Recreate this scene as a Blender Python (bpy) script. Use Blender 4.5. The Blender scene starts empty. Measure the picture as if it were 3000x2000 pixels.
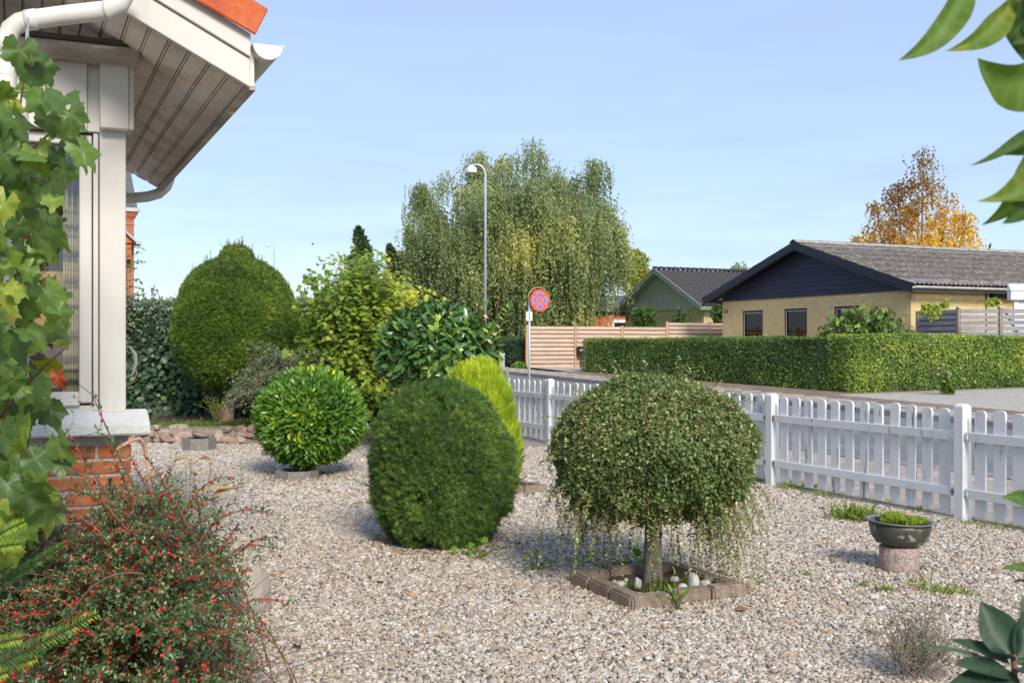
import bpy, bmesh, math, random
import numpy as np
from mathutils import Vector, Matrix

SC = bpy.context.scene
COL = SC.collection
R = math.radians
rng = np.random.default_rng(7)
random.seed(7)

# ------------------------------------------------------------------ camera, sky, sun, exposure
CAM_H, F_PX, HOR = 1.35, 3200.0, 1012.0
cd = bpy.data.cameras.new('camera'); cam = bpy.data.objects.new('camera', cd); COL.objects.link(cam)
cam.location = (0, 0, CAM_H); cam.rotation_euler = (R(90), 0, 0)
cd.sensor_width = 36; cd.lens = F_PX / 3000 * 36; cd.shift_y = (HOR - 1000) / 3000
cd.dof.use_dof = True; cd.dof.focus_distance = 7.0; cd.dof.aperture_fstop = 11
cd.clip_start = 0.05; cd.clip_end = 3000
SC.camera = cam

SUN_AZ = Vector((0.31, -0.95, 0)).normalized()      # horizontal direction towards the sun
SUN_EL = 34.0
world = bpy.data.worlds.new('World'); SC.world = world; world.use_nodes = True
nt = world.node_tree; nt.nodes.clear()
w_out = nt.nodes.new('ShaderNodeOutputWorld'); w_bg = nt.nodes.new('ShaderNodeBackground')
sky = nt.nodes.new('ShaderNodeTexSky'); sky.sky_type = 'NISHITA'; sky.sun_disc = False
sky.sun_elevation = R(SUN_EL); sky.sun_rotation = math.atan2(SUN_AZ.x, SUN_AZ.y)
sky.air_density = 1.0; sky.dust_density = 0.3; sky.ozone_density = 2.0; sky.altitude = 0
w_bg.inputs['Strength'].default_value = 0.15
# thin high cloud veil, the same all the way round
tc = nt.nodes.new('ShaderNodeTexCoord'); mp = nt.nodes.new('ShaderNodeMapping'); mp.inputs['Scale'].default_value = (1.6, 1.6, 11)
nz = nt.nodes.new('ShaderNodeTexNoise'); nz.inputs['Scale'].default_value = 2.6; nz.inputs['Detail'].default_value = 7; nz.inputs['Roughness'].default_value = 0.6
rp = nt.nodes.new('ShaderNodeValToRGB'); rp.color_ramp.elements[0].position = 0.42; rp.color_ramp.elements[1].position = 0.8
rp.color_ramp.elements[0].color = (0.76, 0.76, 0.76, 1); rp.color_ramp.elements[1].color = (0.87, 0.87, 0.87, 1)
mxs = nt.nodes.new('ShaderNodeMix'); mxs.data_type = 'RGBA'
mxs.inputs['B'].default_value = (1.60, 2.02, 2.88, 1)
L = nt.links.new
L(tc.outputs['Generated'], mp.inputs['Vector']); L(mp.outputs[0], nz.inputs['Vector']); L(nz.outputs['Fac'], rp.inputs['Fac'])
L(rp.outputs['Color'], mxs.inputs['Factor']); L(sky.outputs[0], mxs.inputs['A']); L(mxs.outputs['Result'], w_bg.inputs['Color']); L(w_bg.outputs[0], w_out.inputs[0])

sd = bpy.data.lights.new('sun', 'SUN'); sun = bpy.data.objects.new('sun', sd); COL.objects.link(sun)
sd.energy = 2.3; sd.angle = R(18.0); sd.color = (1.0, 0.93, 0.82)
sdir = Vector((SUN_AZ.x * math.cos(R(SUN_EL)), SUN_AZ.y * math.cos(R(SUN_EL)), math.sin(R(SUN_EL))))
sun.rotation_euler = sdir.to_track_quat('Z', 'Y').to_euler()
sun.location = sdir * 60

vs = SC.view_settings; vs.view_transform = 'Standard'; vs.look = 'None'; vs.exposure = 0.95; vs.gamma = 1.0; vs.use_curve_mapping = False
cy = SC.cycles
cy.max_bounces = 7; cy.diffuse_bounces = 4; cy.glossy_bounces = 3; cy.transmission_bounces = 4; cy.transparent_max_bounces = 6
cy.caustics_reflective = False; cy.caustics_refractive = False

# ------------------------------------------------------------------ frames of reference
# the street, its fence, the hedge and every house share one grid: N runs along the facades, D down the street
N = np.array([0.912, 0.410, 0.0]); D = np.array([-0.410, 0.912, 0.0])
N /= np.linalg.norm(N); D /= np.linalg.norm(D); UP = np.array([0, 0, 1.0])
ROT = math.atan2(N[1], N[0])

def ground(y):
    return 0.022 * min(max(y - 16.5, 0.0), 43.5)
def G(a, b, z=0.0):                       # grid -> world
    p = a * N + b * D
    return np.array([p[0], p[1], z])
def GG(a, b, dz=0.0):                     # grid -> world, standing on the ground
    p = a * N + b * D
    return np.array([p[0], p[1], ground(p[1]) + dz])
def at(px, py, Y):                        # a point seen at photo pixel (px, py) at depth Y
    return np.array([(px - 1500) * Y / F_PX, Y, CAM_H - (py - HOR) * Y / F_PX])
def on_b(px, b):                          # grid coordinate a on the plane b (facade plane)
    k = (px - 1500) / F_PX
    return b * (k * D[1] - D[0]) / (N[0] - k * N[1])
def on_a(px, a):                          # grid coordinate b on the plane a (street-side plane)
    k = (px - 1500) / F_PX
    return a * (k * N[1] - N[0]) / (D[0] - k * D[1])
def zat(py, p):
    return CAM_H - (py - HOR) * p[1] / F_PX

# ------------------------------------------------------------------ materials
def lin(h):
    h = h.lstrip('#'); c = [int(h[i:i + 2], 16) / 255 for i in (0, 2, 4)]
    return tuple((x / 12.92 if x <= 0.04045 else ((x + 0.055) / 1.055) ** 2.4) for x in c) + (1,)
MATS = {}
def newmat(name):
    m = bpy.data.materials.new(name); m.use_nodes = True; MATS[name] = m
    t = m.node_tree; b = t.nodes['Principled BSDF']
    return m, t, b
def setramp(r, stops, interp='LINEAR'):
    cr = r.color_ramp; cr.interpolation = interp
    while len(cr.elements) > 1: cr.elements.remove(cr.elements[-1])
    cr.elements[0].position = stops[0][0]; cr.elements[0].color = stops[0][1]
    for p, c in stops[1:]:
        e = cr.elements.new(p); e.color = c
def C3(*v): return tuple(v) + (1,)

def surf(name, stops, scale=6.0, rough=0.7, bump=0.0, bscale=None, detail=6, stretch=(1, 1, 1), rnd=0.0, spec=0.3, metal=0.0, local=False, spots=None):
    """noise-coloured surface: stops = ramp over noise; rnd = brightness change from object to object; spots=(colour, scale, threshold)"""
    m, t, b = newmat(name); n = t.nodes; l = t.links.new
    co = n.new('ShaderNodeTexCoord') if local else n.new('ShaderNodeNewGeometry')
    src = co.outputs['Object'] if local else co.outputs['Position']
    mpn = n.new('ShaderNodeMapping'); mpn.inputs['Scale'].default_value = stretch; l(src, mpn.inputs['Vector'])
    vec = mpn.outputs[0]
    oi = n.new('ShaderNodeObjectInfo')
    if local:
        ad = n.new('ShaderNodeVectorMath'); ad.operation = 'MULTIPLY_ADD'
        cmb = n.new('ShaderNodeCombineXYZ'); [l(oi.outputs['Random'], cmb.inputs[i]) for i in range(3)]
        l(cmb.outputs[0], ad.inputs[0]); ad.inputs[1].default_value = (37, 53, 71); l(vec, ad.inputs[2]); vec = ad.outputs[0]
    z = n.new('ShaderNodeTexNoise'); z.inputs['Scale'].default_value = scale; z.inputs['Detail'].default_value = detail; z.inputs['Roughness'].default_value = 0.62
    l(vec, z.inputs['Vector'])
    r = n.new('ShaderNodeValToRGB'); setramp(r, stops); l(z.outputs['Fac'], r.inputs['Fac'])
    col = r.outputs['Color']
    if spots:
        z2 = n.new('ShaderNodeTexNoise'); z2.inputs['Scale'].default_value = spots[1]; z2.inputs['Detail'].default_value = 5; l(vec, z2.inputs['Vector'])
        r2 = n.new('ShaderNodeValToRGB'); setramp(r2, [(spots[2], C3(0, 0, 0)), (spots[2] + 0.06, C3(1, 1, 1))]); l(z2.outputs['Fac'], r2.inputs['Fac'])
        mx = n.new('ShaderNodeMix'); mx.data_type = 'RGBA'; l(r2.outputs[0], mx.inputs['Factor']); l(col, mx.inputs['A']); mx.inputs['B'].default_value = spots[0]; col = mx.outputs['Result']
    if rnd:
        hs = n.new('ShaderNodeHueSaturation'); mr = n.new('ShaderNodeMapRange')
        mr.inputs['To Min'].default_value = 1 - rnd; mr.inputs['To Max'].default_value = 1 + rnd
        l(oi.outputs['Random'], mr.inputs['Value']); l(mr.outputs[0], hs.inputs['Value']); l(col, hs.inputs['Color']); col = hs.outputs[0]
    l(col, b.inputs['Base Color'])
    b.inputs['Roughness'].default_value = rough; b.inputs['Specular IOR Level'].default_value = spec; b.inputs['Metallic'].default_value = metal
    if bump:
        zb = n.new('ShaderNodeTexNoise'); zb.inputs['Scale'].default_value = bscale or scale * 4; zb.inputs['Detail'].default_value = 6; l(vec, zb.inputs['Vector'])
        bp = n.new('ShaderNodeBump'); bp.inputs['Strength'].default_value = bump; bp.inputs['Distance'].default_value = 0.02
        l(zb.outputs['Fac'], bp.inputs['Height']); l(bp.outputs[0], b.inputs['Normal'])
    return m

def leafmat(name, stops, trans=0.28, rough=0.45, spec=0.35, rnd=0.0, vein=False):
    """foliage: 'tint' attribute (0..1 per leaf) through a colour ramp, with light passing through the blade"""
    m, t, b = newmat(name); n = t.nodes; l = t.links.new
    a = n.new('ShaderNodeAttribute'); a.attribute_name = 'tint'
    fac = a.outputs['Fac']
    if rnd:
        oi = n.new('ShaderNodeObjectInfo'); mm = n.new('ShaderNodeMath'); mm.operation = 'MULTIPLY_ADD'
        mm.inputs[1].default_value = rnd; l(oi.outputs['Random'], mm.inputs[0]); l(fac, mm.inputs[2]); fac = mm.outputs[0]
    g = n.new('ShaderNodeNewGeometry')
    z = n.new('ShaderNodeTexNoise'); z.inputs['Scale'].default_value = 30 if vein else 14; z.inputs['Detail'].default_value = 4; l(g.outputs['Position'], z.inputs['Vector'])
    m2 = n.new('ShaderNodeMath'); m2.operation = 'MULTIPLY_ADD'; m2.inputs[1].default_value = 0.55 if vein else 0.22; l(z.outputs['Fac'], m2.inputs[0]); l(fac, m2.inputs[2])
    m3 = n.new('ShaderNodeMath'); m3.operation = 'SUBTRACT'; m3.inputs[1].default_value = 0.275 if vein else 0.11; l(m2.outputs[0], m3.inputs[0])
    r = n.new('ShaderNodeValToRGB'); setramp(r, stops); l(m3.outputs[0], r.inputs['Fac'])
    col = r.outputs['Color']
    l(col, b.inputs['Base Color']); b.inputs['Roughness'].default_value = rough; b.inputs['Specular IOR Level'].default_value = spec
    if vein:
        w = n.new('ShaderNodeAttribute'); w.attribute_name = 'vein'
        mx = n.new('ShaderNodeMix'); mx.data_type = 'RGBA'; l(w.outputs['Fac'], mx.inputs['Factor']); l(col, mx.inputs['A'])
        hs = n.new('ShaderNodeHueSaturation'); hs.inputs['Value'].default_value = 1.5; hs.inputs['Saturation'].default_value = 0.9; l(col, hs.inputs['Color']); l(hs.outputs[0], mx.inputs['B'])
        col = mx.outputs['Result']; l(col, b.inputs['Base Color'])
        z4 = n.new('ShaderNodeTexNoise'); z4.inputs['Scale'].default_value = 42; z4.inputs['Detail'].default_value = 3; l(g.outputs['Position'], z4.inputs['Vector'])
        r4 = n.new('ShaderNodeValToRGB'); setramp(r4, [(0.66, C3(0, 0, 0)), (0.74, C3(.75, .75, .75))]); l(z4.outputs['Fac'], r4.inputs['Fac'])
        m4 = n.new('ShaderNodeMix'); m4.data_type = 'RGBA'; l(r4.outputs[0], m4.inputs['Factor']); l(col, m4.inputs['A']); m4.inputs['B'].default_value = C3(.14, .10, .045); col = m4.outputs['Result']; l(col, b.inputs['Base Color'])
        zb = n.new('ShaderNodeTexNoise'); zb.inputs['Scale'].default_value = 60; l(g.outputs['Position'], zb.inputs['Vector'])
        bp = n.new('ShaderNodeBump'); bp.inputs['Strength'].default_value = 0.25; bp.inputs['Distance'].default_value = 0.004; l(zb.outputs['Fac'], bp.inputs['Height']); l(bp.outputs[0], b.inputs['Normal'])
    tr = n.new('ShaderNodeBsdfTranslucent')
    h2 = n.new('ShaderNodeHueSaturation'); h2.inputs['Hue'].default_value = 0.485; h2.inputs['Saturation'].default_value = 1.15; h2.inputs['Value'].default_value = 1.9
    l(col, h2.inputs['Color']); l(h2.outputs[0], tr.inputs['Color'])
    ms = n.new('ShaderNodeMixShader'); ms.inputs[0].default_value = trans
    l(b.outputs[0], ms.inputs[1]); l(tr.outputs[0], ms.inputs[2]); l(ms.outputs[0], n['Material Output'].inputs['Surface'])
    return m

def glassmat(name, tint=(0.9, 0.93, 0.92), refl=0.14):
    m, t, b = newmat(name); n = t.nodes; l = t.links.new
    tr = n.new('ShaderNodeBsdfTransparent'); tr.inputs[0].default_value = C3(*tint)
    gl = n.new('ShaderNodeBsdfGlossy'); gl.inputs['Roughness'].default_value = 0.01
    fr = n.new('ShaderNodeFresnel'); fr.inputs[0].default_value = 1.5
    mm = n.new('ShaderNodeMath'); mm.operation = 'MULTIPLY_ADD'; mm.inputs[1].default_value = 1.0; mm.inputs[2].default_value = refl; l(fr.outputs[0], mm.inputs[0])
    ms = n.new('ShaderNodeMixShader'); l(mm.outputs[0], ms.inputs[0]); l(tr.outputs[0], ms.inputs[1]); l(gl.outputs[0], ms.inputs[2])
    l(ms.outputs[0], n['Material Output'].inputs['Surface'])
    return m

# ------------------------------------------------------------------ object helpers
def origin(o):
    v = np.zeros(3)
    while o is not None:
        v = v + np.array(o.location); o = o.parent
    return v
def tag(o, label=None, cat=None, group=None, kind=None):
    if label: o['label'] = label
    if cat: o['category'] = cat
    if group: o['group'] = group
    if kind: o['kind'] = kind
    return o
def thing(name, loc, label, cat, group=None):
    o = bpy.data.objects.new(name, None); COL.objects.link(o); o.location = tuple(loc); o.empty_display_size = 0.1
    return tag(o, label, cat, group)
def link(name, me, mat, parent=None, loc=None):
    o = bpy.data.objects.new(name, me); COL.objects.link(o)
    if mat is not None and not me.materials: me.materials.append(mat)
    if parent is not None: o.parent = parent
    if loc is not None: o.location = tuple(loc)
    return o

def np_mesh(name, V, tris=None, quads=None, tint=None, vein=None, smooth=False):
    me = bpy.data.meshes.new(name)
    V = np.asarray(V, dtype=np.float32)
    idx = []; ls = []; nt_ = 0 if tris is None else len(tris); nq = 0 if quads is None else len(quads)
    if nt_: idx.append(np.asarray(tris, dtype=np.int32).ravel())
    if nq: idx.append(np.asarray(quads, dtype=np.int32).ravel())
    idx = np.concatenate(idx)
    st = np.concatenate([np.arange(nt_) * 3, nt_ * 3 + np.arange(nq) * 4]).astype(np.int32)
    me.vertices.add(len(V)); me.vertices.foreach_set('co', V.ravel())
    me.loops.add(len(idx)); me.loops.foreach_set('vertex_index', idx)
    me.polygons.add(nt_ + nq); me.polygons.foreach_set('loop_start', st)
    if smooth: me.polygons.foreach_set('use_smooth', np.ones(nt_ + nq, dtype=bool))
    if tint is not None:
        a = me.attributes.new('tint', 'FLOAT', 'POINT'); a.data.foreach_set('value', np.asarray(tint, dtype=np.float32))
    if vein is not None:
        a = me.attributes.new('vein', 'FLOAT', 'POINT'); a.data.foreach_set('value', np.asarray(vein, dtype=np.float32))
    me.update(calc_edges=True); me.validate()
    return me

class MB:
    """collects boxes, tubes, lathes and sheets in world space, builds ONE mesh object under a parent"""
    def __init__(s): s.v = []; s.f = []; s.sm = []
    def add(s, vs, fs, smooth=False):
        o = len(s.v); s.v += [tuple(map(float, p)) for p in vs]; s.f += [tuple(i + o for i in f) for f in fs]; s.sm += [smooth] * len(fs); return s
    def box(s, c, ax, hx, ay, hy, az, hz):
        c = np.asarray(c, float); ax = np.asarray(ax, float); ay = np.asarray(ay, float); az = np.asarray(az, float)
        vs = [c + sx * hx * ax + sy * hy * ay + sz * hz * az for sx in (-1, 1) for sy in (-1, 1) for sz in (-1, 1)]
        return s.add(vs, [(0, 1, 3, 2), (4, 6, 7, 5), (0, 4, 5, 1), (2, 3, 7, 6), (0, 2, 6, 4), (1, 5, 7, 3)])
    def gbox(s, a0, a1, b0, b1, z0, z1):          # box aligned to the street grid
        return s.box(G((a0 + a1) / 2, (b0 + b1) / 2, (z0 + z1) / 2), N, (a1 - a0) / 2, D, (b1 - b0) / 2, UP, (z1 - z0) / 2)
    def tube(s, pts, rad, n=8, cap=True, smooth=True):
        pts = [np.asarray(p, float) for p in pts]; k = len(pts)
        if not hasattr(rad, '__len__'): rad = [rad] * k
        ref = None; vs = []; fs = []
        for i, p in enumerate(pts):
            t = pts[min(i + 1, k - 1)] - pts[max(i - 1, 0)]; t = t / (np.linalg.norm(t) + 1e-9)
            if ref is None:
                ref = np.array([0, 0, 1.0]) if abs(t[2]) < 0.9 else np.array([1.0, 0, 0])
            u = ref - t * np.dot(ref, t); u /= np.linalg.norm(u) + 1e-9; w = np.cross(t, u); ref = u
            for j in range(n):
                a = 2 * math.pi * j / n
                vs.append(p + rad[i] * (math.cos(a) * u + math.sin(a) * w))
        for i in range(k - 1):
            for j in range(n):
                fs.append((i * n + j, i * n + (j + 1) % n, (i + 1) * n + (j + 1) % n, (i + 1) * n + j))
        s.add(vs, fs, smooth)
        if cap:
            o = len(s.v) - k * n
            s.f.append(tuple(o + j for j in reversed(range(n)))); s.f.append(tuple(o + (k - 1) * n + j for j in range(n))); s.sm += [False, False]
        return s
    def lathe(s, c, prof, n=24, ax=UP, smooth=True, seg=None):
        c = np.asarray(c, float); ax = np.asarray(ax, float)
        u = np.cross(ax, [0.3, 0.5, 0.81]); u /= np.linalg.norm(u); w = np.cross(ax, u)
        vs = []; fs = []
        for r, h in prof:
            for j in range(n):
                a = 2 * math.pi * j / n; vs.append(c + ax * h + r * (math.cos(a) * u + math.sin(a) * w))
        for i in range(len(prof) - 1):
            for j in range(n):
                fs.append((i * n + j, i * n + (j + 1) % n, (i + 1) * n + (j + 1) % n, (i + 1) * n + j))
        return s.add(vs, fs, smooth)
    def prism(s, poly, ext):                       # planar polygon extruded by a vector
        poly = [np.asarray(p, float) for p in poly]; ext = np.asarray(ext, float); n = len(poly)
        return s.add(poly + [p + ext for p in poly], [tuple(range(n))[::-1], tuple(range(n, 2 * n))] + [(i, (i + 1) % n, n + (i + 1) % n, n + i) for i in range(n)])
    def sheet(s, P, smooth=False):                 # P: rows x cols x 3
        P = np.asarray(P, float); r, c = P.shape[:2]
        return s.add(P.reshape(-1, 3), [(i * c + j, i * c + j + 1, (i + 1) * c + j + 1, (i + 1) * c + j) for i in range(r - 1) for j in range(c - 1)], smooth)
    def build(s, name, mat, parent=None, bevel=0.0, seg=1, loc=None, recalc=True):
        me = bpy.data.meshes.new(name)
        o0 = origin(parent) if parent is not None else np.zeros(3)
        if loc is not None: o0 = o0 * 0 + np.asarray(loc, float)
        me.from_pydata([tuple(np.asarray(p) - o0) for p in s.v], [], s.f)
        me.polygons.foreach_set('use_smooth', s.sm)
        if recalc or bevel:
            bm = bmesh.new(); bm.from_mesh(me)
            bmesh.ops.recalc_face_normals(bm, faces=bm.faces)
            if bevel:
                ed = [e for e in bm.edges if len(e.link_faces) == 2 and e.calc_face_angle(0) > 0.6]
                bmesh.ops.bevel(bm, geom=ed, offset=bevel, segments=seg, affect='EDGES', clamp_overlap=True)
            bm.to_mesh(me); bm.free()
        me.update()
        o = link(name, me, mat, parent)
        if loc is not None and parent is None: o.location = tuple(o0)
        return o

def rough_rock(c, size, seed, sub=2, amp=0.18, ex=0.82):
    """an uneven stone as vertices/faces in world space"""
    bm = bmesh.new(); bmesh.ops.create_icosphere(bm, subdivisions=sub, radius=1.0)
    r = np.random.default_rng(seed); K = r.normal(size=(5, 3)) * 1.7; ph = r.uniform(0, 6.3, 5); q = r.uniform(0, 6.3)
    cr, sr = math.cos(q), math.sin(q); vs = []
    for v in bm.verts:
        p = np.array(v.co); f = 1 + amp * float(np.sum(np.sin(K @ p + ph))) / 1.6
        p = np.sign(p) * np.abs(p) ** ex * f
        p = p * np.asarray(size); vs.append((c[0] + cr * p[0] - sr * p[1], c[1] + sr * p[0] + cr * p[1], c[2] + p[2]))
    fs = [tuple(x.index for x in f.verts) for f in bm.faces]; bm.free()
    return vs, fs

# ------------------------------------------------------------------ foliage helpers
def unit(a): return a / (np.linalg.norm(a, axis=-1, keepdims=True) + 1e-9)
def rdir(n): return unit(rng.normal(size=(n, 3)))
T_DIAM = (np.array([[0, 0, 0], [.45, .30, .07], [1, 0, -.04], [.45, -.30, .07]]), np.array([[0, 2, 1], [0, 3, 2]]))
T_OVAL = (np.array([[0, 0, 0], [.28, .24, .05], [.72, .25, .05], [1, 0, 0], [.72, -.25, .05], [.28, -.24, .05]]), np.array([[0, 3, 1], [1, 3, 2], [0, 5, 3], [5, 4, 3]]))
def _lance(w, droop=0.12):
    x = [0, .18, .45, .75, 1]; h = [0.0, .62, 1.0, .72, 0]
    V = []; Fc = []
    for i, (a, b) in enumerate(zip(x, h)):
        z = -droop * a * a
        V.append((a, 0, z))
        if 0 < i < 4: V.append((a, w * b, z + 0.10 * b * w * 2)); V.append((a, -w * b, z + 0.10 * b * w * 2))
    # 0 base;1,2,3;4,5,6;7,8,9;10 tip
    Fc = [(0, 1, 2), (0, 3, 1), (1, 4, 5), (1, 5, 2), (1, 6, 4), (1, 3, 6), (4, 7, 8), (4, 8, 5), (4, 9, 7), (4, 6, 9), (7, 10, 8), (7, 9, 10)]
    return np.array(V, float), np.array(Fc)
T_LANCE = _lance(0.17); T_LAUREL = _lance(0.20, 0.16)
def _maple():
    pts = [(0, 0), (.12, .22), (-.02, .42), (.32, .34), (.42, .55), (.62, .3), (1, 0)]
    V = [(.38, 0, .0)] + [(x, y, -.12 * abs(y)) for x, y in pts] + [(x, -y, -.12 * abs(y)) for x, y in pts[1:-1]]
    k = len(pts); Fc = []
    for i in range(k - 1): Fc.append((0, 1 + i, 2 + i))
    lo = [1] + [1 + k + i for i in range(k - 2)] + [k]
    for i in range(len(lo) - 1): Fc.append((0, lo[i + 1], lo[i]))
    return np.array(V, float), np.array(Fc)
T_MAPLE = _maple()
def _sprig(nn, spread, w=0.07, nl=0.55):
    V = []; Fc = []; r = np.random.default_rng(3)
    for i in range(nn):
        t = (i + 0.5) / nn; a = i * 2.4 + r.uniform(-.3, .3); s_ = spread * (1 - 0.35 * t)
        d = np.array([0.55, math.cos(a) * s_, math.sin(a) * s_ * 0.8]); d /= np.linalg.norm(d); ln = nl * (1 - 0.3 * t)
        b = np.array([t * 0.8, 0, 0]); side = np.cross(d, [0.2, 0.3, 1]); side /= np.linalg.norm(side)
        k = len(V); V += [b - side * w / 2, b + side * w / 2, b + d * ln]; Fc.append((k, k + 1, k + 2))
    return np.array(V), np.array(Fc)
T_YEW = _sprig(13, 1.0); T_GOLD = _sprig(9, 0.42, 0.11, 0.62); T_YEW8 = _sprig(8, 0.9, 0.12)

def scatter(T, pos, ax, nrm, scale, tint):
    """copies of a leaf template -> (V, tris, tint)"""
    V, Fc = T; n = len(pos)
    X = unit(ax); Y = unit(np.cross(nrm, X)); Z = np.cross(X, Y)
    sc = np.broadcast_to(np.asarray(scale, float), (n,))
    W = (V[None, :, 0:1] * X[:, None] + V[None, :, 1:2] * Y[:, None] + V[None, :, 2:3] * Z[:, None]) * sc[:, None, None] + pos[:, None]
    tr = Fc[None] + (np.arange(n) * len(V))[:, None, None]
    return W.reshape(-1, 3), tr.reshape(-1, 3), np.repeat(np.broadcast_to(tint, (n,)), len(V))
def merge(parts):
    V = []; T = []; t = []; o = 0
    for a, b, c in parts:
        V.append(a); T.append(b + o); t.append(c); o += len(a)
    return np.concatenate(V), np.concatenate(T), np.concatenate(t)
def foliage(name, parent, mat, parts, kind='stuff'):
    V, T, t = merge(parts); V = V - origin(parent)
    o = link(name, np_mesh(name, V, tris=T, tint=t), mat, parent)
    if kind: o['kind'] = kind
    return o
def lump(p, seed, freq, k=6):
    r = np.random.default_rng(seed); K = r.normal(size=(k, 3)) * freq; ph = r.uniform(0, 6.3, k)
    return np.sin(p @ K.T + ph).mean(axis=1) * math.sqrt(k) * 0.7
def bez(p0, p1, p2, n):
    t = np.linspace(0, 1, n)[:, None]
    return (1 - t) ** 2 * np.asarray(p0) + 2 * t * (1 - t) * np.asarray(p1) + t * t * np.asarray(p2)

def leaf_parts(name, parent, mat, T, pos, ax, nrm, scale, tint_levels=5):
    """single leaves as objects sharing a few leaf meshes"""
    key = name + mat.name
    mes = []
    for i in range(tint_levels):
        V, Fc = T; me = np_mesh(name, V, tris=Fc, tint=np.full(len(V), (i + 0.5) / tint_levels)); me.materials.append(mat); mes.append(me)
    X = unit(ax); Y = unit(np.cross(nrm, X)); Z = np.cross(X, Y); o0 = origin(parent)
    for i in range(len(pos)):
        o = bpy.data.objects.new(name, mes[rng.integers(tint_levels)]); COL.objects.link(o); o.parent = parent
        M = Matrix(((X[i][0], Y[i][0], Z[i][0]), (X[i][1], Y[i][1], Z[i][1]), (X[i][2], Y[i][2], Z[i][2])))
        o.rotation_euler = M.to_euler(); o.location = tuple(pos[i] - o0); s = float(scale[i]); o.scale = (s, s, s)
# ------------------------------------------------------------------ material list
M_gravel_base = surf('gravel_bed', [(0.2, C3(.10, .085, .07)), (0.45, C3(.30, .26, .22)), (0.62, C3(.45, .41, .36)), (0.8, C3(.20, .18, .17))], scale=75, rough=0.9, bump=0.9, bscale=90, detail=3)
M_soil = surf('soil', [(0.3, C3(.05, .035, .022)), (0.7, C3(.12, .085, .055))], scale=9, rough=0.95, bump=0.6)
M_verge = surf('verge_soil', [(0.3, C3(.17, .115, .08)), (0.55, C3(.25, .18, .13)), (0.75, C3(.33, .26, .20))], scale=2.2, rough=0.95, bump=0.5, bscale=30, spots=(C3(.42, .38, .33), 40, 0.62))
M_lawn = surf('grass_ground', [(0.3, C3(.05, .075, .02)), (0.7, C3(.10, .12, .04))], scale=3, rough=0.95, bump=0.5)
M_asphalt = surf('asphalt', [(0.3, C3(.14, .135, .13)), (0.7, C3(.23, .225, .22))], scale=1.2, rough=0.9, bump=0.5, bscale=90, spots=(C3(.33, .32, .31), 120, 0.58))
M_flag = surf('concrete_flag', [(0.3, C3(.30, .25, .21)), (0.7, C3(.44, .38, .33))], scale=5, rough=0.9, bump=0.3, rnd=0.08)
M_kerb = surf('kerb_stone', [(0.3, C3(.20, .18, .17)), (0.7, C3(.34, .31, .29))], scale=8, rough=0.9, bump=0.4, rnd=0.15)
M_white_gravel = surf('pale_gravel', [(0.3, C3(0.191, 0.171, 0.146)), (0.5, C3(0.451, 0.416, 0.358)), (0.75, C3(0.572, 0.530, 0.453))], scale=13, rough=0.95, bump=0.9, bscale=24, detail=5)
M_paint = surf('white_paint', [(0.25, C3(0.495, 0.490, 0.480)), (0.42, C3(0.702, 0.700, 0.690)), (0.8, C3(0.756, 0.748, 0.733))], scale=5, rough=0.55, bump=0.12, stretch=(1, 1, .25), rnd=0.05, spots=(C3(0.270, 0.276, 0.271), 16, 0.665))
M_paint_old = surf('flaking_white_paint', [(0.25, C3(0.405, 0.410, 0.410)), (0.42, C3(0.666, 0.668, 0.663)), (0.8, C3(0.747, 0.740, 0.725))], scale=6, rough=0.6, bump=0.25, stretch=(2.2, 2.2, .22), rnd=0.06, spots=(C3(0.216, 0.232, 0.236), 17, 0.60))
M_trim = surf('house_white_paint', [(0.3, C3(0.505, 0.469, 0.419)), (0.5, C3(0.622, 0.588, 0.535)), (0.8, C3(0.656, 0.621, 0.570))], scale=3.0, rough=0.5, bump=0.1, stretch=(1, 1, .3), spots=(C3(0.303, 0.270, 0.225), 30, 0.73))
M_trim_dirty = surf('weathered_soffit_paint', [(0.25, C3(0.415, 0.331, 0.256)), (0.5, C3(0.780, 0.674, 0.567)), (0.75, C3(0.780, 0.780, 0.780))], scale=4.0, rough=0.7, bump=0.2, rnd=0.07, spots=(C3(0.258, 0.201, 0.166), 26, 0.66))
M_beam = surf('grimy_beam_paint', [(0.25, C3(0.235, 0.186, 0.138)), (0.5, C3(0.469, 0.393, 0.324)), (0.75, C3(0.690, 0.607, 0.524))], scale=6, rough=0.75, bump=0.35, stretch=(.4, .4, 2), spots=(C3(0.828, 0.759, 0.676), 9, 0.66))
M_groove = surf('groove_dark_brown', [(0.3, C3(.06, .045, .035)), (0.7, C3(.10, .08, .06))], scale=20, rough=0.9)  # plain dark brown of the roof deck and the drip strip
M_sill = surf('sill_render', [(0.3, C3(0.559, 0.555, 0.535)), (0.7, C3(0.638, 0.635, 0.618))], scale=6, rough=0.8, bump=0.35, bscale=45)
M_pvc = surf('white_pvc', [(0.3, C3(0.528, 0.475, 0.405)), (0.5, C3(0.686, 0.651, 0.598)), (0.8, C3(0.722, 0.695, 0.651))], scale=3.5, rough=0.35, spec=0.45, spots=(C3(0.370, 0.299, 0.229), 14, 0.72))
M_redtile = surf('orange_red_tile', [(0.3, C3(.42, .075, .02)), (0.55, C3(.56, .11, .03)), (0.8, C3(.62, .16, .05))], scale=7, rough=0.6, bump=0.25, rnd=0.07, spots=(C3(.10, .06, .045), 22, 0.66))
M_redbrick = surf('red_brick', [(0.25, C3(.30, .085, .04)), (0.5, C3(.50, .145, .06)), (0.78, C3(.58, .22, .11))], scale=14, rough=0.85, bump=0.4, rnd=0.20)
M_mortar = surf('pale_mortar', [(0.3, C3(.40, .36, .31)), (0.7, C3(.56, .52, .46))], scale=22, rough=0.95, bump=0.5)
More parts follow.
